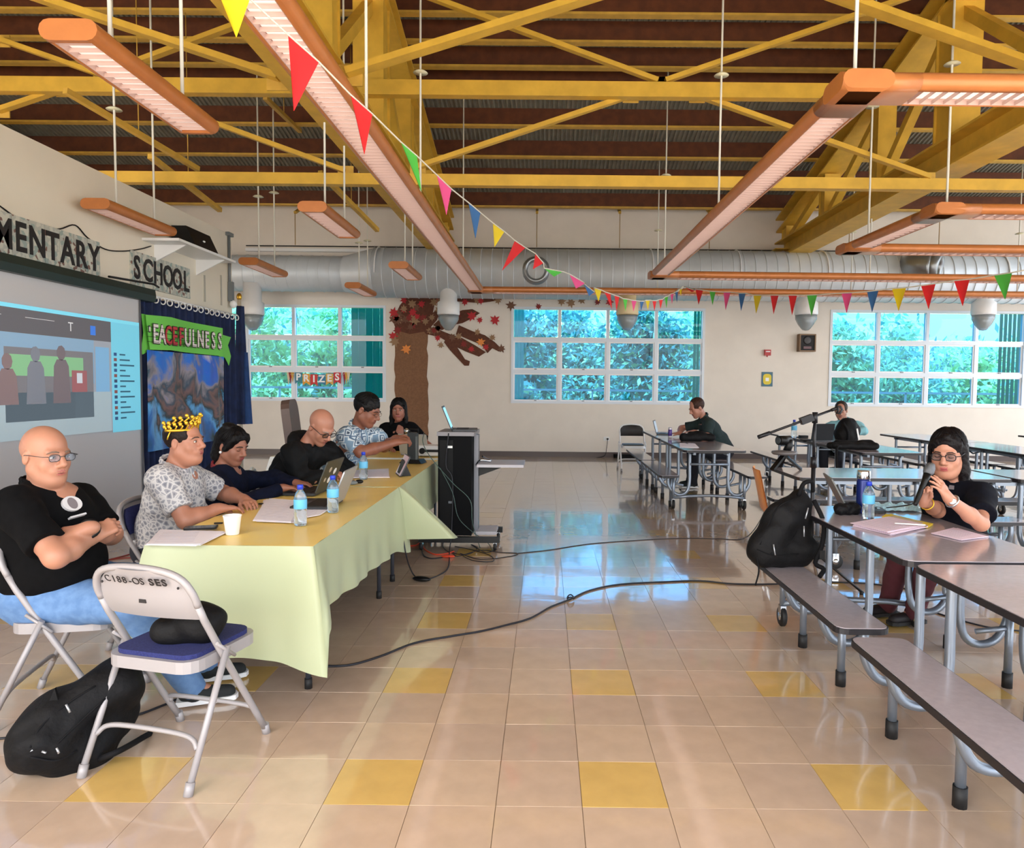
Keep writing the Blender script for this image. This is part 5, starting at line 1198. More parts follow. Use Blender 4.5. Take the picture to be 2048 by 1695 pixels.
    if cm:
        C_ = SDF(.0045); ring = []
        for a in np.linspace(-2.7, 2.7, 11): ring.append(N+up*(.022-.012*math.cos(a))+Fm[:, 0]*math.sin(a)*.066+Fm[:, 1]*(math.cos(a)*.062))
        nk = o.get('neck', .056)*(1 if not fem else .84)+.013
        ring = [N+up*(.038-.030*max(0, math.cos(a)))+Fm[:, 0]*math.sin(a)*nk+Fm[:, 1]*(math.cos(a)*(nk+.008)) for a in np.linspace(.35, 2*math.pi-.35, 15)]
        for a, b in zip(ring[:-1], ring[1:]): C_.cap(a-up*.010, b-up*.010, .0095, None, .008); C_.cap(a+up*.008, b+up*.008, .007, None, .008)
        for e in (ring[0], ring[-1]): C_.cap(e, e-up*.045+Fm[:, 1]*.016+nrm(e-N)*.006, .010, .006, .01)
        C_.obj('collar', cm, t)
    if pants and 'kl' in J:
        Pt = SDF(.010, .003, 26.); Pt.ell(P+up*.0, (.17*w_+.01, .13*d_+.015, .12), Fm, .05)
        for q, sg in (('l', -1), ('r', 1)):
            hp = P+Fm[:, 0]*sg*.09-V(0, 0, .02); kn, an = J['k'+q], J['a'+q]; Pt.cap(hp, kn, .098*w_, .072*w_**.5, .05); Pt.cap(kn, an+V(0, 0, -.02), .070, .056, .04, 0, False, True)
        Pt.obj('trousers', pants, t)
        if o.get('shoe'):
            for q, sg in (('l', -1), ('r', 1)):
                an = J['a'+q]; fd = o.get('foot', nrm((J['kl']-P)*V(1, 1, 0))); sd = V(fd[1], -fd[0], 0); zf0 = an[2]-.075
                Sx = SDF(.006); Sx.cap(an-fd*.03+V(0, 0, -.03), an+fd*.14+V(0, 0, -.045), .038, .034, .02); Sx.cap(an+V(0, 0, .0), an+V(0, 0, -.03), .042, .044, .02)
                Sx.cuts.append((V(an[0], an[1], zf0), V(0, 0, -1))); so_ = Sx.obj('shoe', o['shoe'], t)
                pr_ = [(fd*x+sd*y) for x, y in [(-.075, -.03), (-.06, -.036), (.05, -.036), (.14, -.044), (.175, -.03), (.185, 0), (.175, .03), (.14, .044), (.05, .036), (-.06, .036), (-.075, .03)]]
                b = MB(); b.prism([(p@fd, p@sd) for p in pr_], an*V(1, 1, 0)+V(0, 0, zf0)-o0, fd, sd, (0, 0, .022)); b.obj('sole', o.get('sole', M_white), so_)
    return t, o0, Fm, Mx

def stick(o, px, py, out=.002):
    """the spot on a part's surface that a pixel of the photo looks at, and its outward normal (parent space)"""
    me = o.data; n = len(me.vertices); co = np.empty(n*3); me.vertices.foreach_get('co', co); co = co.reshape(-1, 3)+np.array(o.parent.location)
    nn = np.empty(n*3); me.vertices.foreach_get('normal', nn); nn = nn.reshape(-1, 3); d = nrm(_ray(px, py)); r_ = co-CAMP; t_ = r_@d; dist = np.linalg.norm(r_-t_[:, None]*d, axis=1)
    i = np.argmin(np.where(dist < max(.012, dist.min()*1.01), t_, 1e9)); return co[i]+nn[i]*out-np.array(o.parent.location), nn[i]
def part(t, name): return [c for c in bpy.data.objects if c.parent == t and c.name.startswith(name)][0]
M_blkshirt = mat('black_polo_knit', (9, 9, 11), .9, noise=.25, nscale=40, spec=.12); M_jean = mat('blue_denim', (84, 118, 164), .9, noise=.2, nscale=30, rgb2=(100, 134, 178)); M_dark = mat('dark_trousers', (30, 32, 42), .85)
M_grsh = pattern('grey_print_shirt', 'edge', [(0, (196, 194, 194)), (.10, (150, 150, 156)), (.28, (118, 120, 130))], 38)
M_hood = mat('navy_hoodie_knit', (15, 20, 40), .9, noise=.25, nscale=40, spec=.15); M_jkt = mat('black_jacket', (13, 14, 16), .75, noise=.3, nscale=30, spec=.2)
M_alo = pattern('geometric_print_shirt', 'square', [(0, (60, 78, 100)), (.14, (190, 205, 214)), (.24, (80, 104, 130)), (.36, (202, 214, 220)), (.46, (120, 148, 172))], 13)
M_grn = mat('dark_green_polo', (20, 40, 42), .85, noise=.25, nscale=40); M_lbl = mat('pale_blue_shirt', (140, 196, 208), .8, noise=.1, nscale=20)
Zu = V(0, 0, 1)
# --- bald man in the black polo, arms crossed
J = dict(P=V(-2.21, 3.16, .55), N=YP(93, 975, 3.12), H=YP(93, 908, 3.11), F=(V(.93, -.36, -.10), (0, 0, 1)), T=nrm(V(.88, -.47, 0)), sr=YP(28, 1010, 2.96), sl=YP(158, 1000, 3.36),
         er=YP(112, 1112, 2.86), el=YP(222, 1068, 3.30), wr=YP(188, 1072, 3.06), wl=YP(176, 1056, 3.00),
         hr=(V(.55, .62, .45), V(-.3, .5, -.6), (.9, .95, 1., 1.), .7), hl=(V(-.75, -.55, -.12), V(-.2, .25, -.9), (.35, .4, .45, .5), .3),
         kr=V(-1.78, 3.02, .52), kl=V(-1.80, 3.38, .52), ar=V(-1.60, 3.20, .085), al=V(-1.66, 3.46, .085))
J['N'] = J['N']-J['T']*.035
t, o0, Fm, Mx = person('bald man with glasses and black polo shirt sitting with his arms crossed', J, (196, 138, 112), (164, 92, 84), (150, 116, 100), 'buzz', M_blkshirt, M_jean,
       dict(vox=.0045, cvox=.007, w=1.22, d=1.25, belly=.05, fat=.002, hs=1.04, neck=.058, brow=(110, 92, 80), glasses=((60, 62, 66), .0016, .044, .028, True), sleeve=.78, shoe=mat('black_canvas', (26, 30, 32), .8), foot=nrm(V(.9, .35, 0)), wrk=.0025))
wl = J['wl']; f_ = nrm(J['wl']-J['el'])
MB().tube([wl-f_*.02-o0+.034*(math.cos(a)*nrm(np.cross(f_, Zu))+math.sin(a)*np.cross(f_, nrm(np.cross(f_, Zu)))) for a in np.linspace(0, 2*math.pi, 16, False)], .011, 6, True).obj('wrist_watch', M_blk, t)
q, n_ = stick(part(t, 'shirt'), 147, 1004, -.012); fx = frame(np.cross(Zu, n_), n_)   # local z is the surface normal
lg = MB().prism([(.036*math.cos(a), .046*math.sin(a)) for a in np.linspace(0, 2*math.pi, 20, False)], q, fx[:, 0], fx[:, 1], n_*.018).obj('shirt_emblem', mat('emblem_white', (206, 204, 206), .8), t)
u_ = nrm(np.cross(Zu, n_)); v_ = np.cross(n_, u_)
MB().prism([(.022*math.cos(a), .028*math.sin(a)) for a in np.linspace(0, 2*math.pi, 16, False)], q, u_, v_, n_*.0195).obj('emblem_core', mat('emblem_grey', (120, 112, 116), .8), lg)
MB().prism([(-.040, -.006), (.040, .0), (.040, .008), (-.040, .002)], q-v_*.062, u_, v_, n_*.018).obj('emblem_line', MATS['emblem_white'], lg)
# --- man in the grey patterned shirt
J = dict(P=V(-2.20, 4.10, .55), N=YP(352, 935, 3.98), H=YP(371, 882, 3.98), F=(V(.985, -.17, .02), (0, 0, 1)), T=nrm(V(1, -.12, 0)), sr=YP(322, 958, 3.80), sl=YP(388, 958, 4.22),
         er=YP(372, 1040, 3.76), el=V(-1.98, 4.36, .80), wr=V(-1.80, 3.90, .785), wl=V(-1.78, 4.20, .785), hr=(V(.6, .75, -.05), V(0, 0, -1), (.25, .3, .3, .35), .3), hl=(V(.6, -.7, -.05), V(0, 0, -1), (.3, .3, .3, .3), .3),
         kr=V(-1.78, 3.98, .52), kl=V(-1.78, 4.24, .52), ar=V(-1.72, 3.98, .085), al=V(-1.72, 4.24, .085))
t, o0, Fm, Mx = person('man in a grey patterned shirt wearing a gold party tiara', J, (196, 134, 108), (156, 76, 74), (52, 38, 34), 'receding', M_grsh, M_dark,
       dict(vox=.0055, cvox=.008, w=1.16, d=1.15, belly=.06, fat=.004, neck=.06, sleeve=.75, wrk=.004, shoe=MATS['black_canvas']))
MB().tube([J['N']-o0+V(.0, 0, .03)+Fm@V(.068*math.sin(a), .06*math.cos(a), -.15*max(0, math.cos(a))) for a in np.linspace(0, 2*math.pi, 20, False)], .004, 5, True).obj('lanyard', M_blk, t)
H_ = J['H']; tt = thing('party_tiara', 'gold glitter party tiara on the head of the man in the grey shirt', 'tiara', tuple(H_+V(-.01, 0, .10)))
M_gold = mat('gold_glitter', (236, 190, 60), .25, .7)
arc = [V(.095*math.cos(a)*.0, 0, 0)+Mx@V(.100*math.cos(a), -.03+.02*math.sin(a), .10*math.sin(a)-.095) for a in np.linspace(.1, math.pi-.1, 15)]
MB().tube([p+V(0, 0, 0) for p in arc], .004, 5).obj('band', M_gold, tt)
random.seed(5)
b = MB(); ringp = []
for k in range(13):
    a = R(-95+190*k/12); p = Mx@V(.098*math.sin(a), -.03+.095*math.cos(a)*1.0, .0)+V(0, 0, -.035); ringp.append(p); hgt = .035+.03*math.cos(a)+.025*random.random()
    d_ = nrm(Mx@V(math.sin(a), math.cos(a), 0)*.25+Zu); sd = nrm(np.cross(d_, p))
    lt = MB().tube([p, p+d_*hgt*.35+sd*.012, p+d_*hgt*.6-sd*.010, p+d_*hgt*.85+sd*.012, p+d_*hgt], .0055, 5).ell(p+d_*hgt, (.011, .011, .011), n=8, m=6).ell(p+d_*hgt*.5, (.010, .010, .012), n=8, m=6); lt.obj('letter_spike', M_gold, tt)
MB().tube(ringp, .008, 6).obj('band', M_gold, tt)
# --- young woman in the navy hoodie
J = dict(P=V(-2.20, 4.85, .54), N=YP(446, 938, 4.72), H=YP(466, 890, 4.70), F=(V(.90, -.34, -.33), (0, 0, 1)), T=nrm(V(.95, -.3, 0)), sr=YP(428, 965, 4.56), sl=YP(478, 962, 4.90),
         er=YP(480, 1008, 4.45), el=V(-1.93, 5.06, .80), wr=YP(566, 975, 4.62), wl=YP(594, 966, 4.92), hr=(V(.95, .2, .0), V(0, 0, -1), (.35, .35, .35, .4), .4), hl=(V(.95, -.1, 0), V(0, 0, -1), (.35, .35, .35, .4), .4),
         kr=V(-1.78, 4.72, .52), kl=V(-1.78, 4.98, .52), ar=V(-1.74, 4.72, .085), al=V(-1.74, 4.98, .085))
t, o0, Fm, Mx = person('young woman in a navy hoodie with dark hair typing on a laptop', J, (170, 112, 90), (140, 64, 66), (22, 18, 20), 'bun', M_hood, M_dark, dict(vox=.0055, cvox=.008, fem=True, w=.95, sleeve=2, closed=True, wrk=.004, shoe=MATS['black_canvas'], collar=mat('maroon_collar', (120, 30, 40), .8)))
MB().ell(J['H']+Mx@V(.086, -.008, -.045)-o0, (.009, .009, .009), n=8, m=6).obj('pearl_earring', M_white, t)
Hd = SDF(.008, .002); up_ = nrm(J['N']-J['P'])
for a in np.linspace(1.2, 5.1, 9): Hd.cap(J['N']+Fm@V(.085*math.sin(a), .075*math.cos(a), -.01), J['N']+Fm@V(.085*math.sin(a+.4), .075*math.cos(a+.4), -.01), .028, None, .03)
Hd.obj('hood', M_hood, t)
for s_ in (-1, 1): MB().tube([J['N']+Fm@V(s_*.03, .085, -.02)-o0, J['N']+Fm@V(s_*.035, .125, -.10)-o0, J['N']+Fm@V(s_*.035, .14, -.22)-o0], .004, 5).obj('drawstring', mat('pale_cord', (170, 172, 182), .8), t)
# --- bald man with glasses in black hooded jacket, looking down
J = dict(P=V(-2.12, 5.55, .55), N=YP(610, 892, 5.36), H=YP(643, 853, 5.34), F=(V(.70, -.42, -.62), (0, 0, 1)), T=nrm(V(.92, -.40, 0)), sr=YP(585, 908, 5.18), sl=YP(655, 903, 5.58),
         er=YP(606, 962, 5.10), el=V(-1.60, 5.72, .80), wr=YP(650, 948, 5.25), wl=YP(668, 944, 5.45), hr=(V(.9, .3, .05), V(0, 0, -1), (.5, .5, .5, .6), .4), hl=(V(.5, -.8, 0), V(0, 0, -1), (.4, .4, .5, .5), .4),
         kr=V(-1.76, 5.40, .52), kl=V(-1.76, 5.68, .52), ar=V(-1.74, 5.40, .085), al=V(-1.74, 5.68, .085))
t, o0, Fm, Mx = person('bald older man with glasses in a black hooded jacket bending over the yellow table', J, (192, 132, 108), (150, 84, 80), (150, 144, 138), None, M_jkt, M_dark, dict(vox=.006, cvox=.009, w=1.15, d=1.1, hs=1.06, sleeve=2, closed=True, glasses=((30, 30, 34), .0026, .048, .034, True), brow=(150, 140, 132), wrk=.006, wf=30., ex=.022, shoe=MATS['black_canvas']))
Hd = SDF(.009, .004)
for a in np.linspace(1.0, 5.3, 10): Hd.cap(J['N']+Fm@V(.095*math.sin(a), .08*math.cos(a)-.02, .02), J['N']+Fm@V(.095*math.sin(a+.42), .08*math.cos(a+.42)-.02, .02), .036, None, .03)
Hd.obj('hood', M_jkt, t)
# --- man in the geometric print shirt
J = dict(P=V(-1.95, 6.20, .55), N=YP(714, 858, 5.90), H=YP(735, 819, 5.86), F=(V(.90, -.20, -.42), (0, 0, 1)), T=nrm(V(.96, -.2, 0)), sr=YP(693, 872, 5.70), sl=YP(752, 872, 6.12),
         er=YP(722, 904, 5.62), el=YP(768, 893, 6.16), wr=YP(792, 884, 5.85), wl=YP(793, 876, 6.02), hr=(V(.85, .35, .15), V(0, .3, -.6), (.5, .6, .7, .7), .5), hl=(V(.9, -.2, .15), V(0, -.3, -.6), (.5, .6, .7, .7), .5),
         kr=V(-1.72, 6.02, .52), kl=V(-1.72, 6.3, .52), ar=V(-1.70, 6.02, .085), al=V(-1.70, 6.3, .085))
person('man in a blue geometric print shirt reaching forward over the yellow table', J, (150, 94, 72), (120, 62, 60), (22, 20, 22), 'short', M_alo, M_dark, dict(vox=.006, cvox=.009, w=1.15, d=1.12, belly=.03, hs=1.08, sleeve=.80, closed=True, wrk=.004, shoe=MATS['black_canvas'], glasses=((90, 70, 60), .0014, .042, .026, False)))
# --- woman in black at the far table
J = dict(P=V(-1.50, 8.12, .56), N=YP(798, 848, 8.0), H=YP(797, 818, 7.96), F=(V(.10, -.98, -.12), (0, 0, 1)), T=nrm(V(.1, -1, 0)), sr=YP(772, 858, 8.02), sl=YP(823, 858, 8.02),
         er=V(-1.86, 7.92, .80), el=V(-1.30, 7.92, .80), wr=V(-1.70, 7.72, .78), wl=V(-1.42, 7.70, .78), hr=(V(.6, -.75, 0), V(0, 0, -1), (.3, .3, .3, .3), .3), hl=(V(-.6, -.75, 0), V(0, 0, -1), (.3, .3, .3, .3), .3),
         kr=V(-1.62, 7.75, .52), kl=V(-1.40, 7.75, .52), ar=V(-1.62, 7.8, .085), al=V(-1.40, 7.8, .085))
person('woman with long dark hair in a black top facing the camera behind the far table', J, (166, 106, 86), (150, 50, 56), (20, 16, 18), 'long', M_blkshirt, M_dark, dict(vox=.007, cvox=.010, fem=True, w=1.05, vneck=True, sleeve=.7, collar=None, shoe=MATS['black_canvas']))
# --- man in dark green at the lunch table under the middle window
J = dict(P=V(2.62, 10.50, .56), N=YP(1408, 836, 10.4), H=YP(1393, 815, 10.38), F=(V(-.86, -.25, -.45), (0, 0, 1)), T=nrm(V(-.96, -.2, 0)), sl=YP(1418, 846, 10.20), sr=YP(1408, 846, 10.62),
         el=YP(1414, 872, 10.12), er=V(2.05, 10.72, .86), wl=YP(1388, 863, 10.20), wr=V(1.98, 10.50, .80), hl=(V(-.9, .2, 0), V(0, 0, -1), (.3, .3, .3, .3), .3), hr=(V(-.9, 0, 0), V(0, 0, -1), (.3, .3, .3, .3), .3),
         kl=V(2.20, 10.40, .54), kr=V(2.20, 10.64, .54), al=V(2.18, 10.40, .085), ar=V(2.18, 10.64, .085))
person('man in a dark green polo shirt bending over a lunch table below the middle window', J, (200, 140, 118), (160, 96, 90), (96, 62, 48), 'receding', M_grn, M_dark, dict(vox=.008, cvox=.011, w=1.15, d=1.2, hs=1.12, belly=.05, sleeve=.8, closed=True, shoe=MATS['black_canvas']))
# --- bearded man in pale blue
J = dict(P=V(4.62, 10.95, .56), N=YP(1690, 843, 10.8), H=YP(1682, 820, 10.74), F=(V(-.45, -.86, -.25), (0, 0, 1)), T=nrm(V(-.5, -.85, 0)), sr=YP(1664, 852, 10.9), sl=YP(1716, 852, 10.6),
         er=V(4.20, 10.85, .84), el=V(4.68, 10.45, .86), wr=V(4.22, 10.50, .86), wl=V(4.35, 10.42, .84), hr=(V(.1, -.95, .1), V(0, 0, -1), (.5, .5, .5, .5), .4), hl=(V(-.6, -.5, 0), V(0, 0, -1), (.4, .4, .4, .4), .3),
         kl=V(4.40, 10.62, .54), kr=V(4.22, 10.78, .54), al=V(4.40, 10.55, .085), ar=V(4.22, 10.7, .085))
person('bearded man in a pale blue shirt behind a backpack at a lunch table', J, (196, 140, 118), (150, 90, 84), (86, 66, 56), 'receding', M_lbl, M_dark, dict(vox=.008, cvox=.011, w=1.12, d=1.1, hs=1.08, sleeve=2, closed=True, beard=(110, 96, 88), shoe=MATS['black_canvas']))
# --- woman speaking into a microphone
J = dict(P=V(2.47, 4.24, .56), N=YP(1912, 968, 4.02), H=YP(1895, 904, 3.98), F=(V(-.62, -.74, -.20), (0, 0, 1)), T=nrm(V(-.70, -.71, 0)), sr=YP(1866, 992, 4.16), sl=YP(1962, 992, 3.86),
         er=V(2.20, 3.96, .80), el=YP(1962, 1047, 3.62), wr=YP(1848, 1002, 3.80), wl=YP(1897, 996, 3.54), hr=(V(-.05, -.25, .95), V(-.35, -.7, -.1), (.85, .9, .95, 1.), .8), hl=(V(-.50, .02, .72), V(-.55, .75, -.25), (.22, .2, .25, .3), -.5, .5),
         kr=V(2.10, 4.14, .54), kl=V(2.16, 3.94, .54), ar=V(2.24, 4.58, .085), al=V(2.33, 4.42, .085))
t, o0, Fm, Mx = person('woman with long dark hair and glasses in a navy polo shirt speaking into a microphone', J, (206, 146, 120), (168, 84, 84), (26, 20, 24), 'long', mat('navy_polo_knit', (12, 14, 24), .9, noise=.25, nscale=40, spec=.15), mat('maroon_trousers', (92, 40, 52), .85), dict(vox=.0042, cvox=.007, fem=True, w=1.02, d=1.05, belly=.03, fat=.002, hs=1.06, sleeve=.72, closed=True, glasses=((20, 20, 26), .0024, .048, .036, True), brow=(40, 28, 26), wrk=.003, shoe=mat('black_sandal', (24, 18, 22), .6), sole=MATS['black_rubber'], foot=nrm(V(-.9, -.2, 0))))
fl_ = nrm(J['wl']-J['el']); a1 = nrm(np.cross(fl_, Zu)); a2 = np.cross(fl_, a1); wc = J['wl']-fl_*.03-o0
MB().tube([wc+.031*(math.cos(a)*a1+math.sin(a)*a2) for a in np.linspace(0, 2*math.pi, 16, False)], .006, 6, True).obj('watch_strap', M_chrome, t)
cd = nrm(CAMP-J['wl']); MB().lathe([(.0, -.004), (.018, -.004), (.018, .004), (.015, .006), (.0, .006)], wc+cd*.033, 16, frame(np.cross(cd, Zu), cd)).obj('watch_face', M_chrome, t)
fl_ = nrm(J['wr']-J['er']); a1 = nrm(np.cross(fl_, Zu)); a2 = np.cross(fl_, a1); wc = J['wr']-fl_*.05-o0
MB().tube([wc+.034*(math.cos(a)*a1+math.sin(a)*a2) for a in np.linspace(0, 2*math.pi, 16, False)], .0035, 6, True).obj('bangle', M_gold, t)
q, n_ = stick(part(t, 'shirt'), 1899, 973, -.008); u_ = nrm(np.cross(Zu, n_)); v_ = np.cross(n_, u_)
MB().prism([(-.016, -.012), (.016, -.01), (.013, .012), (-.013, .012)], q, u_, v_, n_*.012).obj('shirt_emblem', MATS['emblem_grey'], t)
mic0, mic1 = YP(1838, 990, 3.75), YP(1859, 938, 3.80); d_ = nrm(mic1-mic0); Mm = frame(np.cross(d_, V(1, 0, 0)), d_)
mt = thing('microphone', 'black handheld microphone with a grey mesh head held by the woman', 'microphone', tuple(mic0)); L = np.linalg.norm(mic1-mic0)
MB().lathe([(.010, -.06), (.012, -.05), (.016, L*.55), (.021, L*.8)], (0, 0, 0), 16, Mm).obj('handle', M_blk, mt)
MB().lathe([(.022, L*.8), (.027, L*.88), (.028, L*.94), (.027, L*.96), (.026, L*1.08), (.018, L*1.2), (.0, L*1.24)], (0, 0, 0), 18, Mm).obj('mesh_head', mat('grey_mesh', (112, 116, 122), .4, .6, bump=.5, bscale=400), mt)
# ================================================================== microphone stand
M_stand = mat('black_powder_coat', (22, 22, 28), .4, .2)
sx, sy = 1.96, 5.18; t = thing('microphone_stand', 'black boom microphone stand between the lunch tables', 'microphone stand', (sx, sy, 0)); o_ = V(sx, sy, 0)
zt = YP(1618, 832, sy)[2]
MB().cyl((0, 0, .28), (0, 0, .95), .016, n=10).obj('lower_tube', M_stand, t); MB().cyl((0, 0, .93), (0, 0, zt), .011, n=10).obj('upper_tube', M_stand, t); MB().cyl((0, 0, .90), (0, 0, .98), .022, n=10).obj('clutch', M_stand, t)
MB().cyl((0, 0, .26), (0, 0, .36), .028, n=10).obj('hub', M_stand, t)
for a in (-20, 100, 220):
    p = V(math.cos(R(a))*.36, math.sin(R(a))*.36, .012); lg = MB().cyl((0, 0, .30), p, .010, n=8).obj('leg', M_stand, t); MB().cyl(p*.93, p, .014, n=8).obj('rubber_tip', M_rub, lg)
A, B, Kk = YP(1516, 874, sy)-o_, YP(1668, 818, sy)-o_, V(0, 0, zt)
MB().cyl(A, B, .009, n=8).obj('boom', M_stand, t); MB().cyl(A, A+(B-A)*.16, .015, n=10).obj('counterweight', M_stand, t)
MB().box(A+(B-A)*.64, (.09, .05, .05), np.stack([nrm(B-A), V(0, 1, 0), np.cross(nrm(B-A), V(0, 1, 0))], 1)).obj('boom_clamp', M_stand, t); MB().cyl(Kk-V(0, 0, .05), Kk+V(0, 0, .03), .020).obj('swivel', M_stand, t)
MB().cyl(B-nrm(B-A)*.02, B+nrm(B-A)*.03, .012, n=10).obj('clip_joint', M_stand, t); MB().tube([B+V(.02, 0, .02), B+V(.03, -.01, .0), B+V(.02, 0, -.03), B+V(.045, 0, -.03), B+V(.055, -.01, .0), B+V(.045, 0, .02)], .009, 6, True).obj('microphone_clip', M_stand, t)

# ================================================================== bags
M_bag = mat('black_bag_fabric', (8, 8, 11), .7, noise=.4, nscale=25, bump=.4, bscale=40, spec=.25); M_strap = mat('black_webbing', (14, 14, 17), .8, spec=.2); M_zip = mat('zip_silver', (170, 174, 180), .3, .6)
def bagm(t, prims, vox=.009, jit=.006, f=20.):
    S = SDF(vox, jit, f)
    for p in prims:
        if p[0] == 'c': S.cap(*p[1:])
        else: S.ell(*p[1:])
    return S.obj('bag_body', M_bag, t)
loc = V(1.37, 4.10, .44); t = thing('backpack', 'black backpack standing upright on the near bench', 'backpack', tuple(loc)); l = lambda x, y, z: loc+V(x, y, z)
bagm(t, [('c', l(-.08, 0, .10), l(.12, .02, .10), .10, .10, .05), ('c', l(-.10, -.03, .12), l(.02, 0, .30), .09, .09, .06), ('c', l(.10, .02, .12), l(.12, .05, .34), .09, .07, .06), ('c', l(.0, .0, .30), l(.12, .05, .38), .07, .06, .05)])
MB().tube(spline([V(.10, .0, .42), V(.12, -.02, .49), V(.17, -.01, .50), V(.19, .02, .44)], 5), .012, 6).obj('carry_handle', M_strap, t)
MB().tube(spline([V(.17, -.05, .40), V(.21, -.10, .28), V(.20, -.11, .15), V(.17, -.10, .05), V(.21, -.12, .02), V(.18, -.14, -.02)], 5), .013, 6).obj('shoulder_strap', M_strap, t)
MB().tube(spline([V(-.16, -.09, .08), V(-.15, -.10, .0), V(-.17, -.11, -.08)], 5), .005, 5).obj('loose_strap', M_strap, t)
for a, b_ in ((V(.13, -.075, .36), V(.11, -.09, .30)), (V(.10, -.10, .26), V(.10, -.105, .20)), (V(-.08, -.13, .16), V(-.07, -.135, .10))): MB().cyl(a, b_, .004, n=6).obj('zip_pull', M_zip, t)
MB().box((.20, -.115, .10), (.03, .015, .05)).obj('buckle', M_blk, t)
bb_ = part(t, 'bag_body')
for path in ([(1520, 1085), (1535, 1045), (1560, 1010), (1590, 995)], [(1545, 1105), (1575, 1095), (1600, 1060), (1603, 1020)], [(1512, 1100), (1550, 1112), (1600, 1110)]):
    MB().tube(spline([stick(bb_, *p, .001)[0] for p in path], 4), .0035, 5).obj('zip', M_strap, t)
loc = V(-1.93, 2.62, 0); t = thing('rucksack', 'black rucksack leaning on the floor beside the grey folding chair', 'backpack', tuple(loc))
a0 = ZP(90, 1545); 
def zl3(px, py, Y): return YP(px, py, Y)
bagm(t, [('c', zl3(90, 1480, 2.62), zl3(160, 1490, 2.72), .125, .115, .06), ('c', zl3(110, 1440, 2.66), zl3(235, 1370, 2.80), .10, .10, .07), ('c', zl3(200, 1420, 2.78), zl3(235, 1345, 2.86), .09, .06, .06), ('c', zl3(170, 1500, 2.7), zl3(245, 1430, 2.86), .08, .06, .06)], .009, .007)
o_ = loc
MB().prism([(0, 0), (.05, .10), (.07, .0)], zl3(82, 1440, 2.60)-o_, nrm(V(1, .3, .4)), Zu, (0, .01, 0)).obj('flap', M_bag, t)
MB().tube(spline([zl3(190, 1520, 2.66)-o_, zl3(240, 1500, 2.66)-o_, ZP(300, 1466, .01)-o_], 6), .012, 6).obj('shoulder_strap', M_strap, t)
for p, q in (((58, 1505), (66, 1498)), ((84, 1502), (92, 1505)), ((113, 1495), (118, 1506)), ((132, 1408), (140, 1424))): MB().cyl(zl3(*p, 2.50)-o_, zl3(*q, 2.50)-o_, .004, n=6).obj('zip_pull', M_zip, t)
bb_ = part(t, 'bag_body')
for path in ([(55, 1500), (80, 1450), (130, 1405), (190, 1365)], [(60, 1520), (110, 1525), (160, 1500)], [(120, 1480), (170, 1440), (215, 1400)]):
    MB().tube(spline([stick(bb_, *p, .001)[0] for p in path], 4), .004, 5).obj('zip', M_strap, t)
loc = V(*ZP(372, 1288, .468)); t = thing('shoulder_bag', 'small black bag lying on the seat of the front folding chair', 'bag', tuple(loc))
bagm(t, [('c', loc+V(-.09, .02, .05), loc+V(.06, .04, .05), .05, .055, .04), ('e', loc+V(.03, .05, .075), (.10, .085, .075))], .008, .005)
loc = YP(1689, 890, 9.35)*V(1, 1, 0)+V(0, 0, .745); t = thing('backpack', 'black backpack standing on the lunch table in front of the bearded man', 'backpack', tuple(loc))
bagm(t, [('c', loc+V(0, 0, .14), loc+V(.03, 0, .24), .14, .12, .05), ('c', loc+V(.05, 0, .12), loc+V(.1, 0, .18), .12, .10, .05)], .012, .006)
MB().tube(spline([V(-.08, -.12, .30), V(-.03, -.15, .20), V(-.02, -.15, .06), V(-.06, -.14, -.0)], 4), .016, 6).obj('shoulder_strap', M_strap, t); MB().beam(V(-.16, -.12, .06), V(-.02, -.15, .01), .02, .03).obj('white_tag', M_white, t)
MB().beam(V(.10, -.13, .22), V(.13, -.13, .08), .01, .02).obj('white_stripe', M_white, t)
loc = YP(1712, 897, 8.6)*V(1, 1, 0)+V(0, 0, .745); t = thing('laptop_bag', 'flat black laptop bag lying on the near end of the bearded mans table', 'bag', tuple(loc))
bagm(t, [('c', loc+V(-.26, 0, .04), loc+V(.24, 0, .04), .04, .045, .03), ('c', loc+V(-.26, .14, .04), loc+V(.24, .12, .05), .04, .05, .05), ('c', loc+V(-.2, .07, .07), loc+V(.2, .07, .07), .04, .04, .05)], .012, .004)
MB().tube(spline([V(-.2, -.04, .04), V(-.28, -.12, .02), V(-.27, -.14, -.25), V(-.2, -.14, -.30)], 5), .016, 6).obj('hanging_strap', M_strap, t)
loc = YP(1690, 1020, 4.12)*V(1, 1, 0)+V(0, 0, .745); t = thing('pouch', 'small crumpled black pouch on the nearest lunch table', 'pouch', tuple(loc)); bagm(t, [('c', loc+V(-.03, 0, .03), loc+V(.06, .02, .035), .034, .038, .02)], .006, .005, 60.)
loc = YP(1425, 862, 9.7)*V(1, 1, 0)+V(-.18, 0, .745); t = thing('laptop_bag', 'black bag lying in front of the man in dark green', 'bag', tuple(loc)); bagm(t, [('c', loc+V(-.22, -.02, .05), loc+V(.18, .02, .05), .055, .05, .03), ('c', loc+V(-.1, .04, .08), loc+V(.05, .04, .09), .05, .05, .04)], .012, .006)
loc = V(2.46, 3.22, .44); t = thing('purse', 'brown leather purse on the far bench behind the speaking woman', 'purse', tuple(YP(1985, 1035, 4.15)*V(1, 1, 0)+V(0, 0, .44)))
MB().prism(rrect(.20, .12, .03), (0, 0, .06), (1, 0, 0), (0, 0, 1), (0, .09, 0)).obj('body', mat('brown_purse', (104, 62, 48), .45), t); MB().prism(rrect(.20, .05, .02), (0, -.006, .10), (1, 0, 0), (0, 0, 1), (0, .01, 0)).obj('flap', mat('brown_purse_dark', (84, 48, 38), .45), t)

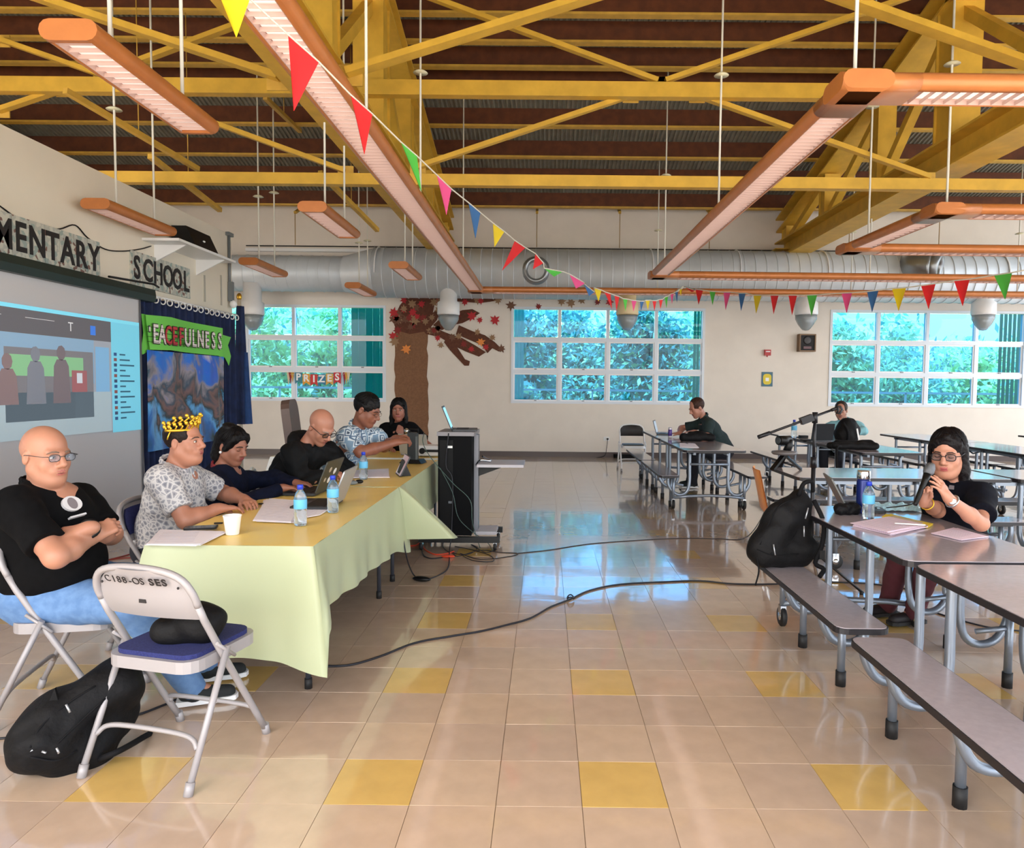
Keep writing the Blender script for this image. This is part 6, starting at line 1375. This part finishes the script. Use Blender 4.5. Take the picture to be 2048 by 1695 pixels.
# ================================================================== bottles, cups, papers, laptops
M_pet = mat('clear_plastic', (226, 240, 248), .06, trans=.92); M_bcap = mat('blue_cap', (34, 60, 190), .4); M_blab = mat('blue_label', (96, 180, 224), .5); M_water = mat('water', (225, 240, 250), .02, trans=1.)
def bottle(label, loc, group='clear water bottles with blue caps', s=1.):
    t = thing('water_bottle', label, 'bottle', tuple(loc), 0, group)
    MB().lathe([(.0, .002), (.029, .0), (.032, .01), (.031, .03), (.0325, .04), (.031, .05), (.0325, .06), (.031, .07), (.0325, .085), (.0325, .12), (.031, .145), (.022, .17), (.013, .184), (.012, .19)], (0, 0, 0), 18).obj('bottle_body', M_pet, t)
    MB().lathe([(.0331, .088), (.0335, .09), (.0335, .135), (.0328, .137)], (0, 0, 0), 18).obj('label_band', M_blab, t)
    MB().lathe([(.0, .212), (.0145, .211), (.0155, .205), (.0155, .188), (.0, .187)], (0, 0, 0), 14).obj('cap', M_bcap, t)
    t.scale = (s, s, s); return t
bottle('clear water bottle with a blue cap nearest the camera on the yellow table', ZP(601, 1050, TZ+.007))
bottle('second clear water bottle with a blue cap, beside the silver laptop', ZP(666, 1024, TZ+.007))
bottle('third clear water bottle farther along the yellow table by the papers', ZP(727, 958, TZ+.007))
bottle('clear water bottle in front of the blue steel bottle on the nearest lunch table', ZP(1736, 1037, .747))
bottle('small water bottle on the far table left of the cart', YP(843, 866, 7.5)*V(1, 1, 0)+V(0, 0, TZ+.006))
bottle('white topped water bottle on the bearded mans table', YP(1588, 862, 10.6)*V(1, 1, 0)+V(0, 0, .747), s=1.25)
l0 = ZP(1737, 1030, .747)+V(.005, .09, 0); t = thing('steel_bottle', 'dark blue steel bottle with a silver cap on the nearest lunch table', 'bottle', tuple(l0))
MB().lathe([(.0, 0), (.037, .0), (.038, .01), (.038, .19), (.036, .20)], (0, 0, 0), 24).obj('bottle_body', mat('navy_enamel', (24, 40, 110), .25, .3), t); MB().lathe([(.036, .20), (.038, .205), (.038, .245), (.034, .252), (.0, .252)], (0, 0, 0), 24).obj('cap', M_chrome, t)
t = thing('drink_can', 'slim white and purple drink can on the lunch table under the middle window', 'can', tuple(YP(1340, 870, 10.3)*V(1, 1, 0)+V(0, 0, .747))); MB().lathe([(.0, 0), (.026, 0), (.029, .01), (.029, .14), (.024, .15), (.0, .15)], (0, 0, 0), 18).obj('can_body', mat('can_silver', (200, 196, 206), .3, .3), t); MB().lathe([(.0295, .03), (.0295, .12)], (0, 0, 0), 18).obj('label_band', mat('can_purple', (90, 70, 150), .4), t)
t = thing('foam_cup', 'white foam cup at the near corner of the yellow table', 'cup', tuple(ZP(465, 1068, TZ+.007))); MB().lathe([(.0, .003), (.028, .0), (.030, .002), (.041, .088), (.043, .09), (.043, .094), (.039, .094), (.027, .006), (.0, .006)], (0, 0, 0), 24).obj('cup_body', mat('white_foam', (236, 236, 234), .7), t)
M_pap = mat('white_paper', (232, 226, 234), .8); M_pap2 = mat('grey_print', (186, 180, 190), .8)
def sheets(label, pts, z, n, cat='papers', M=None, name='paper_stack', lines=True):
    P = [ZP(*p, z) for p in pts]; c = sum(P)/len(P); t = thing(name, label, cat, tuple(c)); random.seed(len(label))
    for k in range(n):
        r_ = rotz(random.uniform(-.10, .10)*(k > 0)*1.0); off = V(random.uniform(-.01, .01), random.uniform(-.01, .01), .0025+.0026*k) if k else V(0, 0, .0025)
        Q = [r_@((p-c)*V(1, 1, 0))+off for p in P]; b = MB(); m_ = len(Q); b.add([q-V(0, 0, .002) for q in Q]+Q, [tuple(range(m_))[::-1], tuple(range(m_, 2*m_))]+[(i, (i+1) % m_, m_+(i+1) % m_, m_+i) for i in range(m_)]); pg = b.obj('sheet', M or M_pap, t)
    if lines:
        u = (Q[1]-Q[0]); v = (Q[3]-Q[0])
        for k in range(7): a = Q[0]+u*.12+v*(.15+.1*k); MB().beam(a+V(0, 0, .0006), a+u*.72+V(0, 0, .0006), .004, .0006).obj('text_line', M_pap2, pg)
    return t
zc2 = TZ+.009
sheets('white sheets under the phone at the near corner of the yellow table', [(289, 1090), (392, 1092), (452, 1066), (330, 1060)], zc2, 3)
sheets('white stapled pages tilted beside the nearest water bottle on the yellow table', [(513, 1043), (592, 1046), (594, 1004), (527, 1000)], zc2, 4)
sheets('loose sheets under the silver laptop on the yellow table', [(585, 1040), (640, 1030), (660, 1018), (600, 1012)], zc2, 2)
sheets('papers in front of the man in the black jacket on the yellow table', [(690, 956), (780, 955), (772, 938), (700, 942)], zc2, 3)
sheets('white papers on the yellow covered far table beside the cart', [(838, 905), (880, 906), (880, 896), (845, 895)], zc2, 3)
zt2 = .746
sheets('stack of pinkish papers on the nearest lunch table', [(1705, 1052), (1782, 1070), (1852, 1054), (1778, 1038)], zt2, 6, M=mat('lilac_paper', (226, 206, 222), .8))
sheets('separate printed sheet to the right of the pinkish papers on the nearest lunch table', [(1862, 1066), (1918, 1080), (1978, 1074), (1915, 1056)], zt2, 2, M=MATS['lilac_paper'])
sheets('yellow legal pad behind the pinkish papers', [(1764, 1036), (1855, 1056), (1866, 1050), (1775, 1030)], zt2, 4, 'notepad', mat('legal_pad_yellow', (236, 210, 60), .7), 'legal_pad')
sheets('papers in front of the man in dark green', [(1365, 876), (1400, 877), (1402, 872), (1368, 871)], zt2, 2)
sheets('bluish papers near the front of the lunch table under the middle window', [(1360, 894), (1398, 895), (1390, 887), (1362, 886)], zt2, 2)
t = thing('phone', 'black smartphone lying on the papers at the near table corner', 'phone', tuple(ZP(402, 1056, zc2+.009))); MB().prism(rrect(.075, .15, .012), (0, 0, 0), nrm(V(.3, -1, 0)), nrm(V(1, .3, 0)), (0, 0, .008)).obj('phone_body', M_blk, t); MB().prism(rrect(.068, .142, .01), (0, 0, .008), nrm(V(.3, -1, 0)), nrm(V(1, .3, 0)), (0, 0, .0006)).obj('phone_screen', mat('dark_glass', (50, 60, 62), .08), t)
t = thing('pen', 'white pen across the pinkish papers', 'pen', tuple(ZP(1820, 1050, zt2+.02))); MB().cyl((-.07, .02, .006), (.07, -.02, .006), .004, n=8).obj('pen_body', M_white, t)
b = ZP(1788, 1018, zt2); t = thing('plastic_bag', 'crumpled pale blue plastic sheet behind the bottles on the nearest lunch table', 'plastic bag', tuple(b))
random.seed(9); g = np.array([[(x, y, .004+abs(.02*math.sin(x*40+y*31)*math.cos(y*52))+.006*random.random()) for x in np.linspace(-.14, .17, 22)] for y in np.linspace(-.09, .12, 14)]); MB().grid(g, smooth=False).obj('sheet', mat('pale_blue_plastic', (170, 214, 232), .25), t)
# laptops: local +y is the lid side
laptop('dark laptop with stickers on its lid used by the young woman', tuple(ZP(640, 985, TZ+.008)+V(-.10, .03, 0)), R(-92), .34, .23, 112, lidM=mat('dark_laptop_lid', (60, 62, 56), .4), stick=True)
laptop('silver laptop nearest the camera on the yellow table, its back to the aisle', tuple(ZP(668, 1010, TZ+.012)+V(-.10, 0, 0)), R(-88), .33, .23, 112, lidM=M_silver)
t = thing('tablet', 'black tablet on a fold stand at the end of the first yellow cloth', 'tablet', tuple(ZP(795, 950, TZ+.007)), R(-70)); v_ = nrm(V(0, .5, 1))
MB().prism(rrect(.25, .18, .01), V(0, 0, .002)+v_*.09, (1, 0, 0), v_, np.cross((1, 0, 0), v_)*-.009).obj('tablet_body', mat('dark_laptop', (46, 48, 52), .4, .3), t); MB().prism([(0, 0), (.10, 0), (.045, .13)], (-.06, -.0, .0), (0, 1, 0), (0, 0, 1), (.12, 0, 0)).obj('stand', M_blk, t); MB().prism(rrect(.235, .165, .006), V(0, 0, .002)+v_*.09+np.cross((1, 0, 0), v_)*.0008, (1, 0, 0), v_, np.cross((1, 0, 0), v_)*.0008).obj('screen', mat('pinkish_screen', (200, 170, 176), .2, emit=.15), t)
laptop('silver laptop of the woman in black on the far table', tuple(YP(853, 862, 7.48)*V(1, 1, 0)+V(-.08, 0, TZ+.006)), R(165), .32, .22, 105, lidM=mat('grey_green_lid', (170, 168, 158), .4), Mb=M_silver)
laptop('thin open laptop at the far end of the lunch table under the middle window', tuple(YP(1322, 866, 11.1)*V(1, 1, 0)+V(.05, 0, .746)), R(75), .30, .21, 105, Mscreen=mat('screen_pale_blue', (150, 176, 200), .2, emit=.3))
laptop('black laptop open in front of the bearded man', tuple(YP(1632, 866, 10.0)*V(1, 1, 0)+V(0, 0, .746)), R(198), .36, .24, 100, lidM=M_blk)
laptop('dark laptop seen edge on behind the blue steel bottle', tuple(ZP(1716, 1020, .747)+V(0.05, .06, 0)), R(78), .30, .21, 118, lidM=mat('slate_lid', (104, 106, 104), .4))
# document camera on the yellow table
p = ZP(826, 925, TZ+.007); t = thing('document_camera', 'black box shaped document camera standing on the yellow table before the cart', 'device', tuple(p), R(-10))
MB().prism([(-.11, 0), (.11, 0), (.08, .035), (-.08, .035)], (0, -.07, 0), (1, 0, 0), (0, 0, 1), (0, .15, 0)).obj('base', M_blk, t)
MB().box((0, 0, .16), (.085, .07, .25)).obj('column', mat('dark_grey_case', (52, 58, 62), .4), t); MB().tube([V(-.03, 0, .28), V(-.03, 0, .315), V(.05, 0, .315), V(.05, 0, .28)], .008, 6).obj('carry_handle', M_blk, t); MB().lathe([(.0, -.02), (.02, -.02), (.024, 0), (.02, .02), (.0, .02)], (-.05, -.03, .30), 14, rotx(R(60))).obj('lamp_head', M_chrome, t)
MB().box((.045, -.02, .14), (.01, .04, .22)).obj('side_strip', mat('mid_grey_case', (110, 118, 120), .4), t)
# projector on the far table by the cart
p = YP(862, 884, 7.3)*V(1, 1, 0)+V(0, 0, TZ+.006); t = thing('projector', 'white projector on the far table left of the cart', 'projector', tuple(p))
MB().prism(rrect(.30, .10, .02), (0, -.11, .065), (1, 0, 0), (0, 0, 1), (0, .22, 0)).obj('case', M_white, t); MB().cyl((-.07, -.14, .065), (-.07, -.11, .065), .03).obj('lens', M_blk, t); MB().box((.04, -.112, .065), (.16, .006, .025)).obj('vent', M_blk, t)
for x in (-.1, .1): MB().cyl((x, 0, 0), (x, 0, .018), .012).obj('foot', M_blk, t)
# small things on the cloth
for k, (px, py, lb) in enumerate([(437, 1047, 'tiny black clip near the foam cup'), (524, 1008, 'small black memory stick by the stapled pages')]):
    t = tag(MB().prism(rrect(.04, .014, .004), ZP(px, py, zc2), (1, .2, 0), (0, 1, 0), (0, 0, .007)).obj('memory_stick', M_blk), lb, 'usb stick')
t = thing('computer_mouse', 'grey computer mouse on papers between laptop and tablet', 'mouse', tuple(ZP(702, 968, zc2))); MB().ell((0, 0, .012), (.05, .03, .018)).obj('shell', mat('mid_grey_case', (110, 118, 120), .4), t); MB().ell((.02, 0, .026), (.008, .004, .006)).obj('wheel', M_blk, t)
MB().ell((.05, .04, .015), (.03, .02, .015)).obj('receiver', M_blk, t)
# video camera on the sideways table
p = YP(1568, 935, 6.45)*V(1, 1, 0)+V(0, 0, .747); t = thing('video_camera', 'black conference camera on a small tripod on the sideways lunch table', 'camera', tuple(p))
MB().lathe([(.10, .13), (.115, .145), (.11, .16), (.03, .17)], (0, 0, 0), 20).obj('plate', mat('grey_plate', (96, 92, 92), .4), t); MB().tube([V(.02, 0, .16), V(.04, 0, .21), V(.04, 0, .27)], .035, 10).obj('yoke', M_blk, t)
MB().cyl((-.07, -.04, .26), (.05, .02, .26), .042, n=18).obj('barrel', M_blk, t); MB().cyl((-.078, -.044, .26), (-.068, -.039, .26), .03, n=18).obj('lens', mat('lens_glass', (60, 66, 70), .05), t)
for a in (-60, 60, 180): MB().beam((0, 0, .13), (.15*math.cos(R(a-90)), .15*math.sin(R(a-90)), .0), .05, .02).obj('leg', M_blk, t)
# bits on the bearded man's table
t = tag(MB().prism(rrect(.30, .02, .008), YP(1570, 866, 10.9)*V(1, 1, 0)+V(.05, 0, .748), (1, 0, 0), (0, 1, 0), (0, 0, .015)).obj('ruler', M_white), 'white ruler lying at the back of the bearded mans table', 'ruler')
t = thing('charger', 'black charger beside the bearded mans laptop', 'charger', tuple(YP(1607, 868, 10.5)*V(1, 1, 0)+V(0, 0, .747))); MB().box((0, 0, .02), (.12, .07, .04)).obj('brick_case', M_blk, t); MB().tube(spline([V(-.06, 0, .02), V(-.12, -.05, .01), V(-.05, -.1, .01)], 5), .006, 5).obj('cord', M_blk, t)
t = tag(MB().tube(spline([ZP(x, y, .752) for x, y in ((1343, 886), (1352, 884), (1368, 885), (1376, 887))], 4), .004, 5).obj('pen', M_blk), 'black pen lying near the papers on the lunch table under the middle window', 'pen')
# things on the floor by the far wall
t = thing('floor_bag', 'dark flat bag on the floor against the far wall below the outlet', 'bag', tuple(ZP(1255, 914))); MB().prism(rrect(.6, .28, .05), (0, 0, 0), (1, 0, 0), (0, 1, 0), (0, 0, .07)).obj('body', M_strap, t); MB().tube(spline([V(-.2, 0, .07), V(0, 0, .13), V(.2, 0, .07)], 6), .012, 6).obj('handle', M_strap, t)
# ================================================================== cables on the floor
M_cb = mat('black_cable', (22, 24, 34), .5); M_co = mat('red_orange_cable', (214, 70, 40), .5)
def cable(label, pts, r_=.0045, M=None, z=None, name='cable'):
    P = [ZP(x, y, z or r_) if not isinstance(p_, int) else None for p_ in ('',) for x, y in pts]
    return tag(MB().tube(spline(P, 6), r_, 6).obj(name, M or M_cb), label, 'cable')
cable('long black cable crossing the floor from the yellow table to the near bench', [(640, 1332), (700, 1329), (760, 1312), (830, 1285), (900, 1272), (960, 1262), (1010, 1250), (1060, 1236), (1100, 1214), (1140, 1198), (1180, 1180), (1240, 1168), (1330, 1163), (1400, 1161), (1470, 1167), (1560, 1167), (1640, 1163), (1740, 1166)], .006)
cable('thin cable crossing the aisle from the cart to the orange chair', [(1035, 1106), (1100, 1099), (1180, 1087), (1290, 1079), (1370, 1076), (1440, 1077), (1490, 1075), (1520, 1040), (1535, 1005)], .0035)
c_ = ZP(1141, 1198, .008); tag(MB().tube([c_+V(.022*math.cos(a), .03*math.sin(a), .004+.02*abs(math.sin(a))) for a in np.linspace(0, 2*math.pi, 14, False)], .005, 6, True).obj('cable_loop', M_cb), 'small loop of velcro around the long floor cable', 'cable tie')
cable('tangle of thin cables on the floor beside the cart casters', [(905, 1100), (915, 1112), (960, 1100), (1000, 1104), (1035, 1106), (1020, 1112), (960, 1118), (920, 1106), (945, 1120), (985, 1122), (980, 1110), (940, 1098), (910, 1092)], .0035)
cable('second tangled cable under the cart', [(890, 1078), (886, 1092), (900, 1104), (935, 1108), (955, 1096), (942, 1088), (970, 1104), (990, 1100)], .003)
cable('orange extension cord end beside the black cart', [(795, 1092), (830, 1090), (842, 1084), (850, 1098), (870, 1108), (895, 1106), (908, 1102)], .006, M_co)
cable('dark cord running beside the orange extension cord', [(843, 1085), (846, 1108), (862, 1116), (885, 1114)], .005)
tag(MB().ell(ZP(896, 1112, .012), (.06, .025, .012)).obj('plug', M_co), 'orange plug lying on the floor beside the cart', 'plug')
cable('red cables on the floor behind the bald man', [(-30, 1180), (20, 1168), (120, 1140), (220, 1118), (270, 1105), (300, 1098)], .005, mat('dark_red_cable', (140, 50, 46), .5))
cable('dark red cable just below the other red one', [(-30, 1196), (40, 1180), (160, 1135), (230, 1117), (300, 1113)], .005, MATS['dark_red_cable'])
cable('black cable on the floor behind the rucksack', [(-20, 1478), (20, 1474), (40, 1470), (150, 1450), (262, 1432), (320, 1412), (360, 1395)], .005)
cable('black cable on the floor under the near lunch table', [(1740, 1166), (1830, 1182), (1850, 1215), (1960, 1250), (2048, 1262)], .005)
# hanging cord with a power brick, from the second cloth down to the floor
pts = [YP(800, 1045, 5.05), YP(806, 1075, 5.03), YP(815, 1120, 5.05), ZP(828, 1150, .02), ZP(845, 1158, .02), ZP(872, 1152, .01), ZP(896, 1135, .01), YP(899, 1100, 6.2), YP(903, 1060, 6.28), YP(905, 960, 6.30), YP(892, 930, 6.30), YP(897, 866, 6.28)]
tag(MB().tube(spline(pts, 6), .005, 6).obj('cable', M_cb), 'black power cord hanging from the yellow cloth and climbing the black cart', 'cable')
tag(MB().ell(ZP(843, 1157, .02), (.075, .03, .02), rotz(-.25)).obj('power_brick', M_blk), 'black power brick lying on the floor in front of the cart', 'power adapter')
for k, P in enumerate(([YP(848, 865, 6.5), YP(846, 885, 6.4), YP(862, 915, 6.3), YP(905, 965, 6.28), YP(940, 1000, 6.26), YP(945, 1045, 6.25), ZP(960, 1095, .01)], [YP(880, 935, 6.3), YP(905, 985, 6.28), YP(915, 1030, 6.27), YP(935, 1055, 6.26), ZP(975, 1085, .02), ZP(985, 1100, .01)])):
    tag(MB().tube(spline(P, 6), .0035, 5).obj('cart_cable', mat('green_grey_cable', (64, 88, 84), .5)), ['greenish cable draped from the cart top across its black side', 'second greenish cable crossing low on the black cart'][k], 'cable')
P = [YP(1838, 990, 3.75), YP(1836, 1000, 3.78), YP(1822, 1008, 3.9), YP(1800, 1012, 4.0), ZP(1770, 1015, .76)]
tag(MB().tube(spline(P, 6), .0035, 6).obj('microphone_cable', M_cb), 'black cable trailing from the handheld microphone', 'cable')
# ================================================================== trees outside
M_leafs = [mat('hazy_leaf_green_%d' % i, c, .6) for i, c in enumerate([(148, 184, 152), (118, 164, 156), (188, 210, 160), (108, 150, 148)])]  # paler, bluer greens: outdoor haze is put into the leaf colours
for M in M_leafs:
    nt = M.node_tree; b = nt.nodes['Principled BSDF']; b.inputs['Specular IOR Level'].default_value = .2
    tr = nt.nodes.new('ShaderNodeBsdfTranslucent'); tr.inputs[0].default_value = tuple(min(1, v*1.6) for v in b.inputs['Base Color'].default_value[:3])+(1,)
    ms = nt.nodes.new('ShaderNodeMixShader'); ms.inputs[0].default_value = .45; nt.links.new(b.outputs[0], ms.inputs[1]); nt.links.new(tr.outputs[0], ms.inputs[2]); nt.links.new(ms.outputs[0], nt.nodes['Material Output'].inputs[0])
M_bark = mat('pale_bark', (178, 160, 140), .8, noise=.2, nscale=12)
rs = np.random.RandomState(4)
def tree(label, x, y, h, r_, n, kind, group='trees outside the windows', lsz=.16):
    t = thing('tree', label, 'tree', (x, y, -.15), 0, group); tr = MB()
    for k in range(2 if kind < 2 else 4):
        a = rs.uniform(0, 6.28); top = V(.5*r_*math.cos(a), .3*r_*math.sin(a), h*.85); tr.tube(spline([V(.1*k, 0, 0), V(.15*math.cos(a+1), .1, h*.3), top*.6+V(.2*math.sin(a*3), 0, h*.1), top], 4), list(np.linspace(.07, .02, 13)), 6)
    tr.obj('trunk', M_bark, t)
    cc = [V(rs.normal(0, .45)*r_, rs.normal(0, .35)*r_, h*rs.uniform(.18, .95)) for _ in range(26)]; cs = rs.uniform(.35, .75, 26)*r_*.6
    ci = rs.randint(0, 26, n); pos = np.array(cc)[ci]+rs.normal(0, 1, (n, 3))*cs[ci][:, None]*.55; pos = pos[pos[:, 2] > .05]; n = len(pos)
    u = rs.normal(0, 1, (n, 3)); u /= np.linalg.norm(u, axis=1)[:, None]; w = np.cross(u, rs.normal(0, 1, (n, 3))); w /= np.linalg.norm(w, axis=1)[:, None]; s = rs.uniform(.5, 1.1, n)[:, None]*lsz
    q = np.stack([pos-u*s, pos+w*s*.38, pos+u*s, pos-w*s*.38], 1).reshape(-1, 3)
    me = bpy.data.meshes.new('foliage'); me.vertices.add(4*n); me.vertices.foreach_set('co', q.astype(np.float32).ravel()); me.loops.add(4*n); me.loops.foreach_set('vertex_index', np.arange(4*n, dtype=np.int32)); me.polygons.add(n); me.polygons.foreach_set('loop_start', np.arange(n, dtype=np.int32)*4)
    for M in M_leafs: me.materials.append(M)
    me.polygons.foreach_set('material_index', np.where(rs.rand(n) < .6, kind % 4, rs.randint(0, 4, n)).astype(np.int32)); me.update(calc_edges=True)
    o = bpy.data.objects.new('foliage', me); COL.objects.link(o); o.parent = t
TT = [(-11.5, 21, 5.0, 2.0, 0, 'broad leafy tree at the far left outside'), (-8.6, 19.5, 4.2, 1.7, 2, 'light green tree outside the left part of the left window'), (-6.4, 20.6, 4.7, 1.6, 2, 'light green tree outside the middle of the left window'), (-4.4, 22.5, 4.0, 1.7, 1, 'dark green tree outside the right part of the left window'),
      (-1.0, 20, 4.6, 1.5, 3, 'slender tree with pale trunks outside the left of the middle window'), (1.0, 24, 4.2, 1.9, 1, 'dark tree outside the second column of the middle window'), (2.9, 20.5, 4.5, 1.5, 3, 'slender tree with pale trunks outside the third column of the middle window'), (5.0, 21.5, 4.4, 1.5, 2, 'bushy tree outside the right of the middle window'),
      (8.2, 20.2, 3.6, 1.7, 0, 'round tree outside the left of the right window'), (10.4, 22, 3.2, 1.8, 1, 'dark tree outside the middle of the right window'), (12.8, 20.6, 2.9, 1.6, 2, 'low light green tree outside the right of the right window'), (15.6, 22, 3.2, 2.0, 0, 'low tree at the far right outside')]
for x, y, h, r_, k, lb in TT: tree(lb, x, y, h*.94, r_, 5400, k)
for i in range(9):
    x = -13+i*3.7; tree(['low hedge bush at the far left outside', 'low hedge bush left of the left window', 'low hedge bush below the left window', 'low hedge bush between left and middle windows', 'low hedge bush at the left of the middle window', 'low hedge bush at the right of the middle window', 'low hedge bush between middle and right windows', 'low hedge bush below the right window', 'low hedge bush at the far right outside'][i], x, 25.5, 2.6, 2.6, 4500, 3, 'hedge bushes outside', .22)
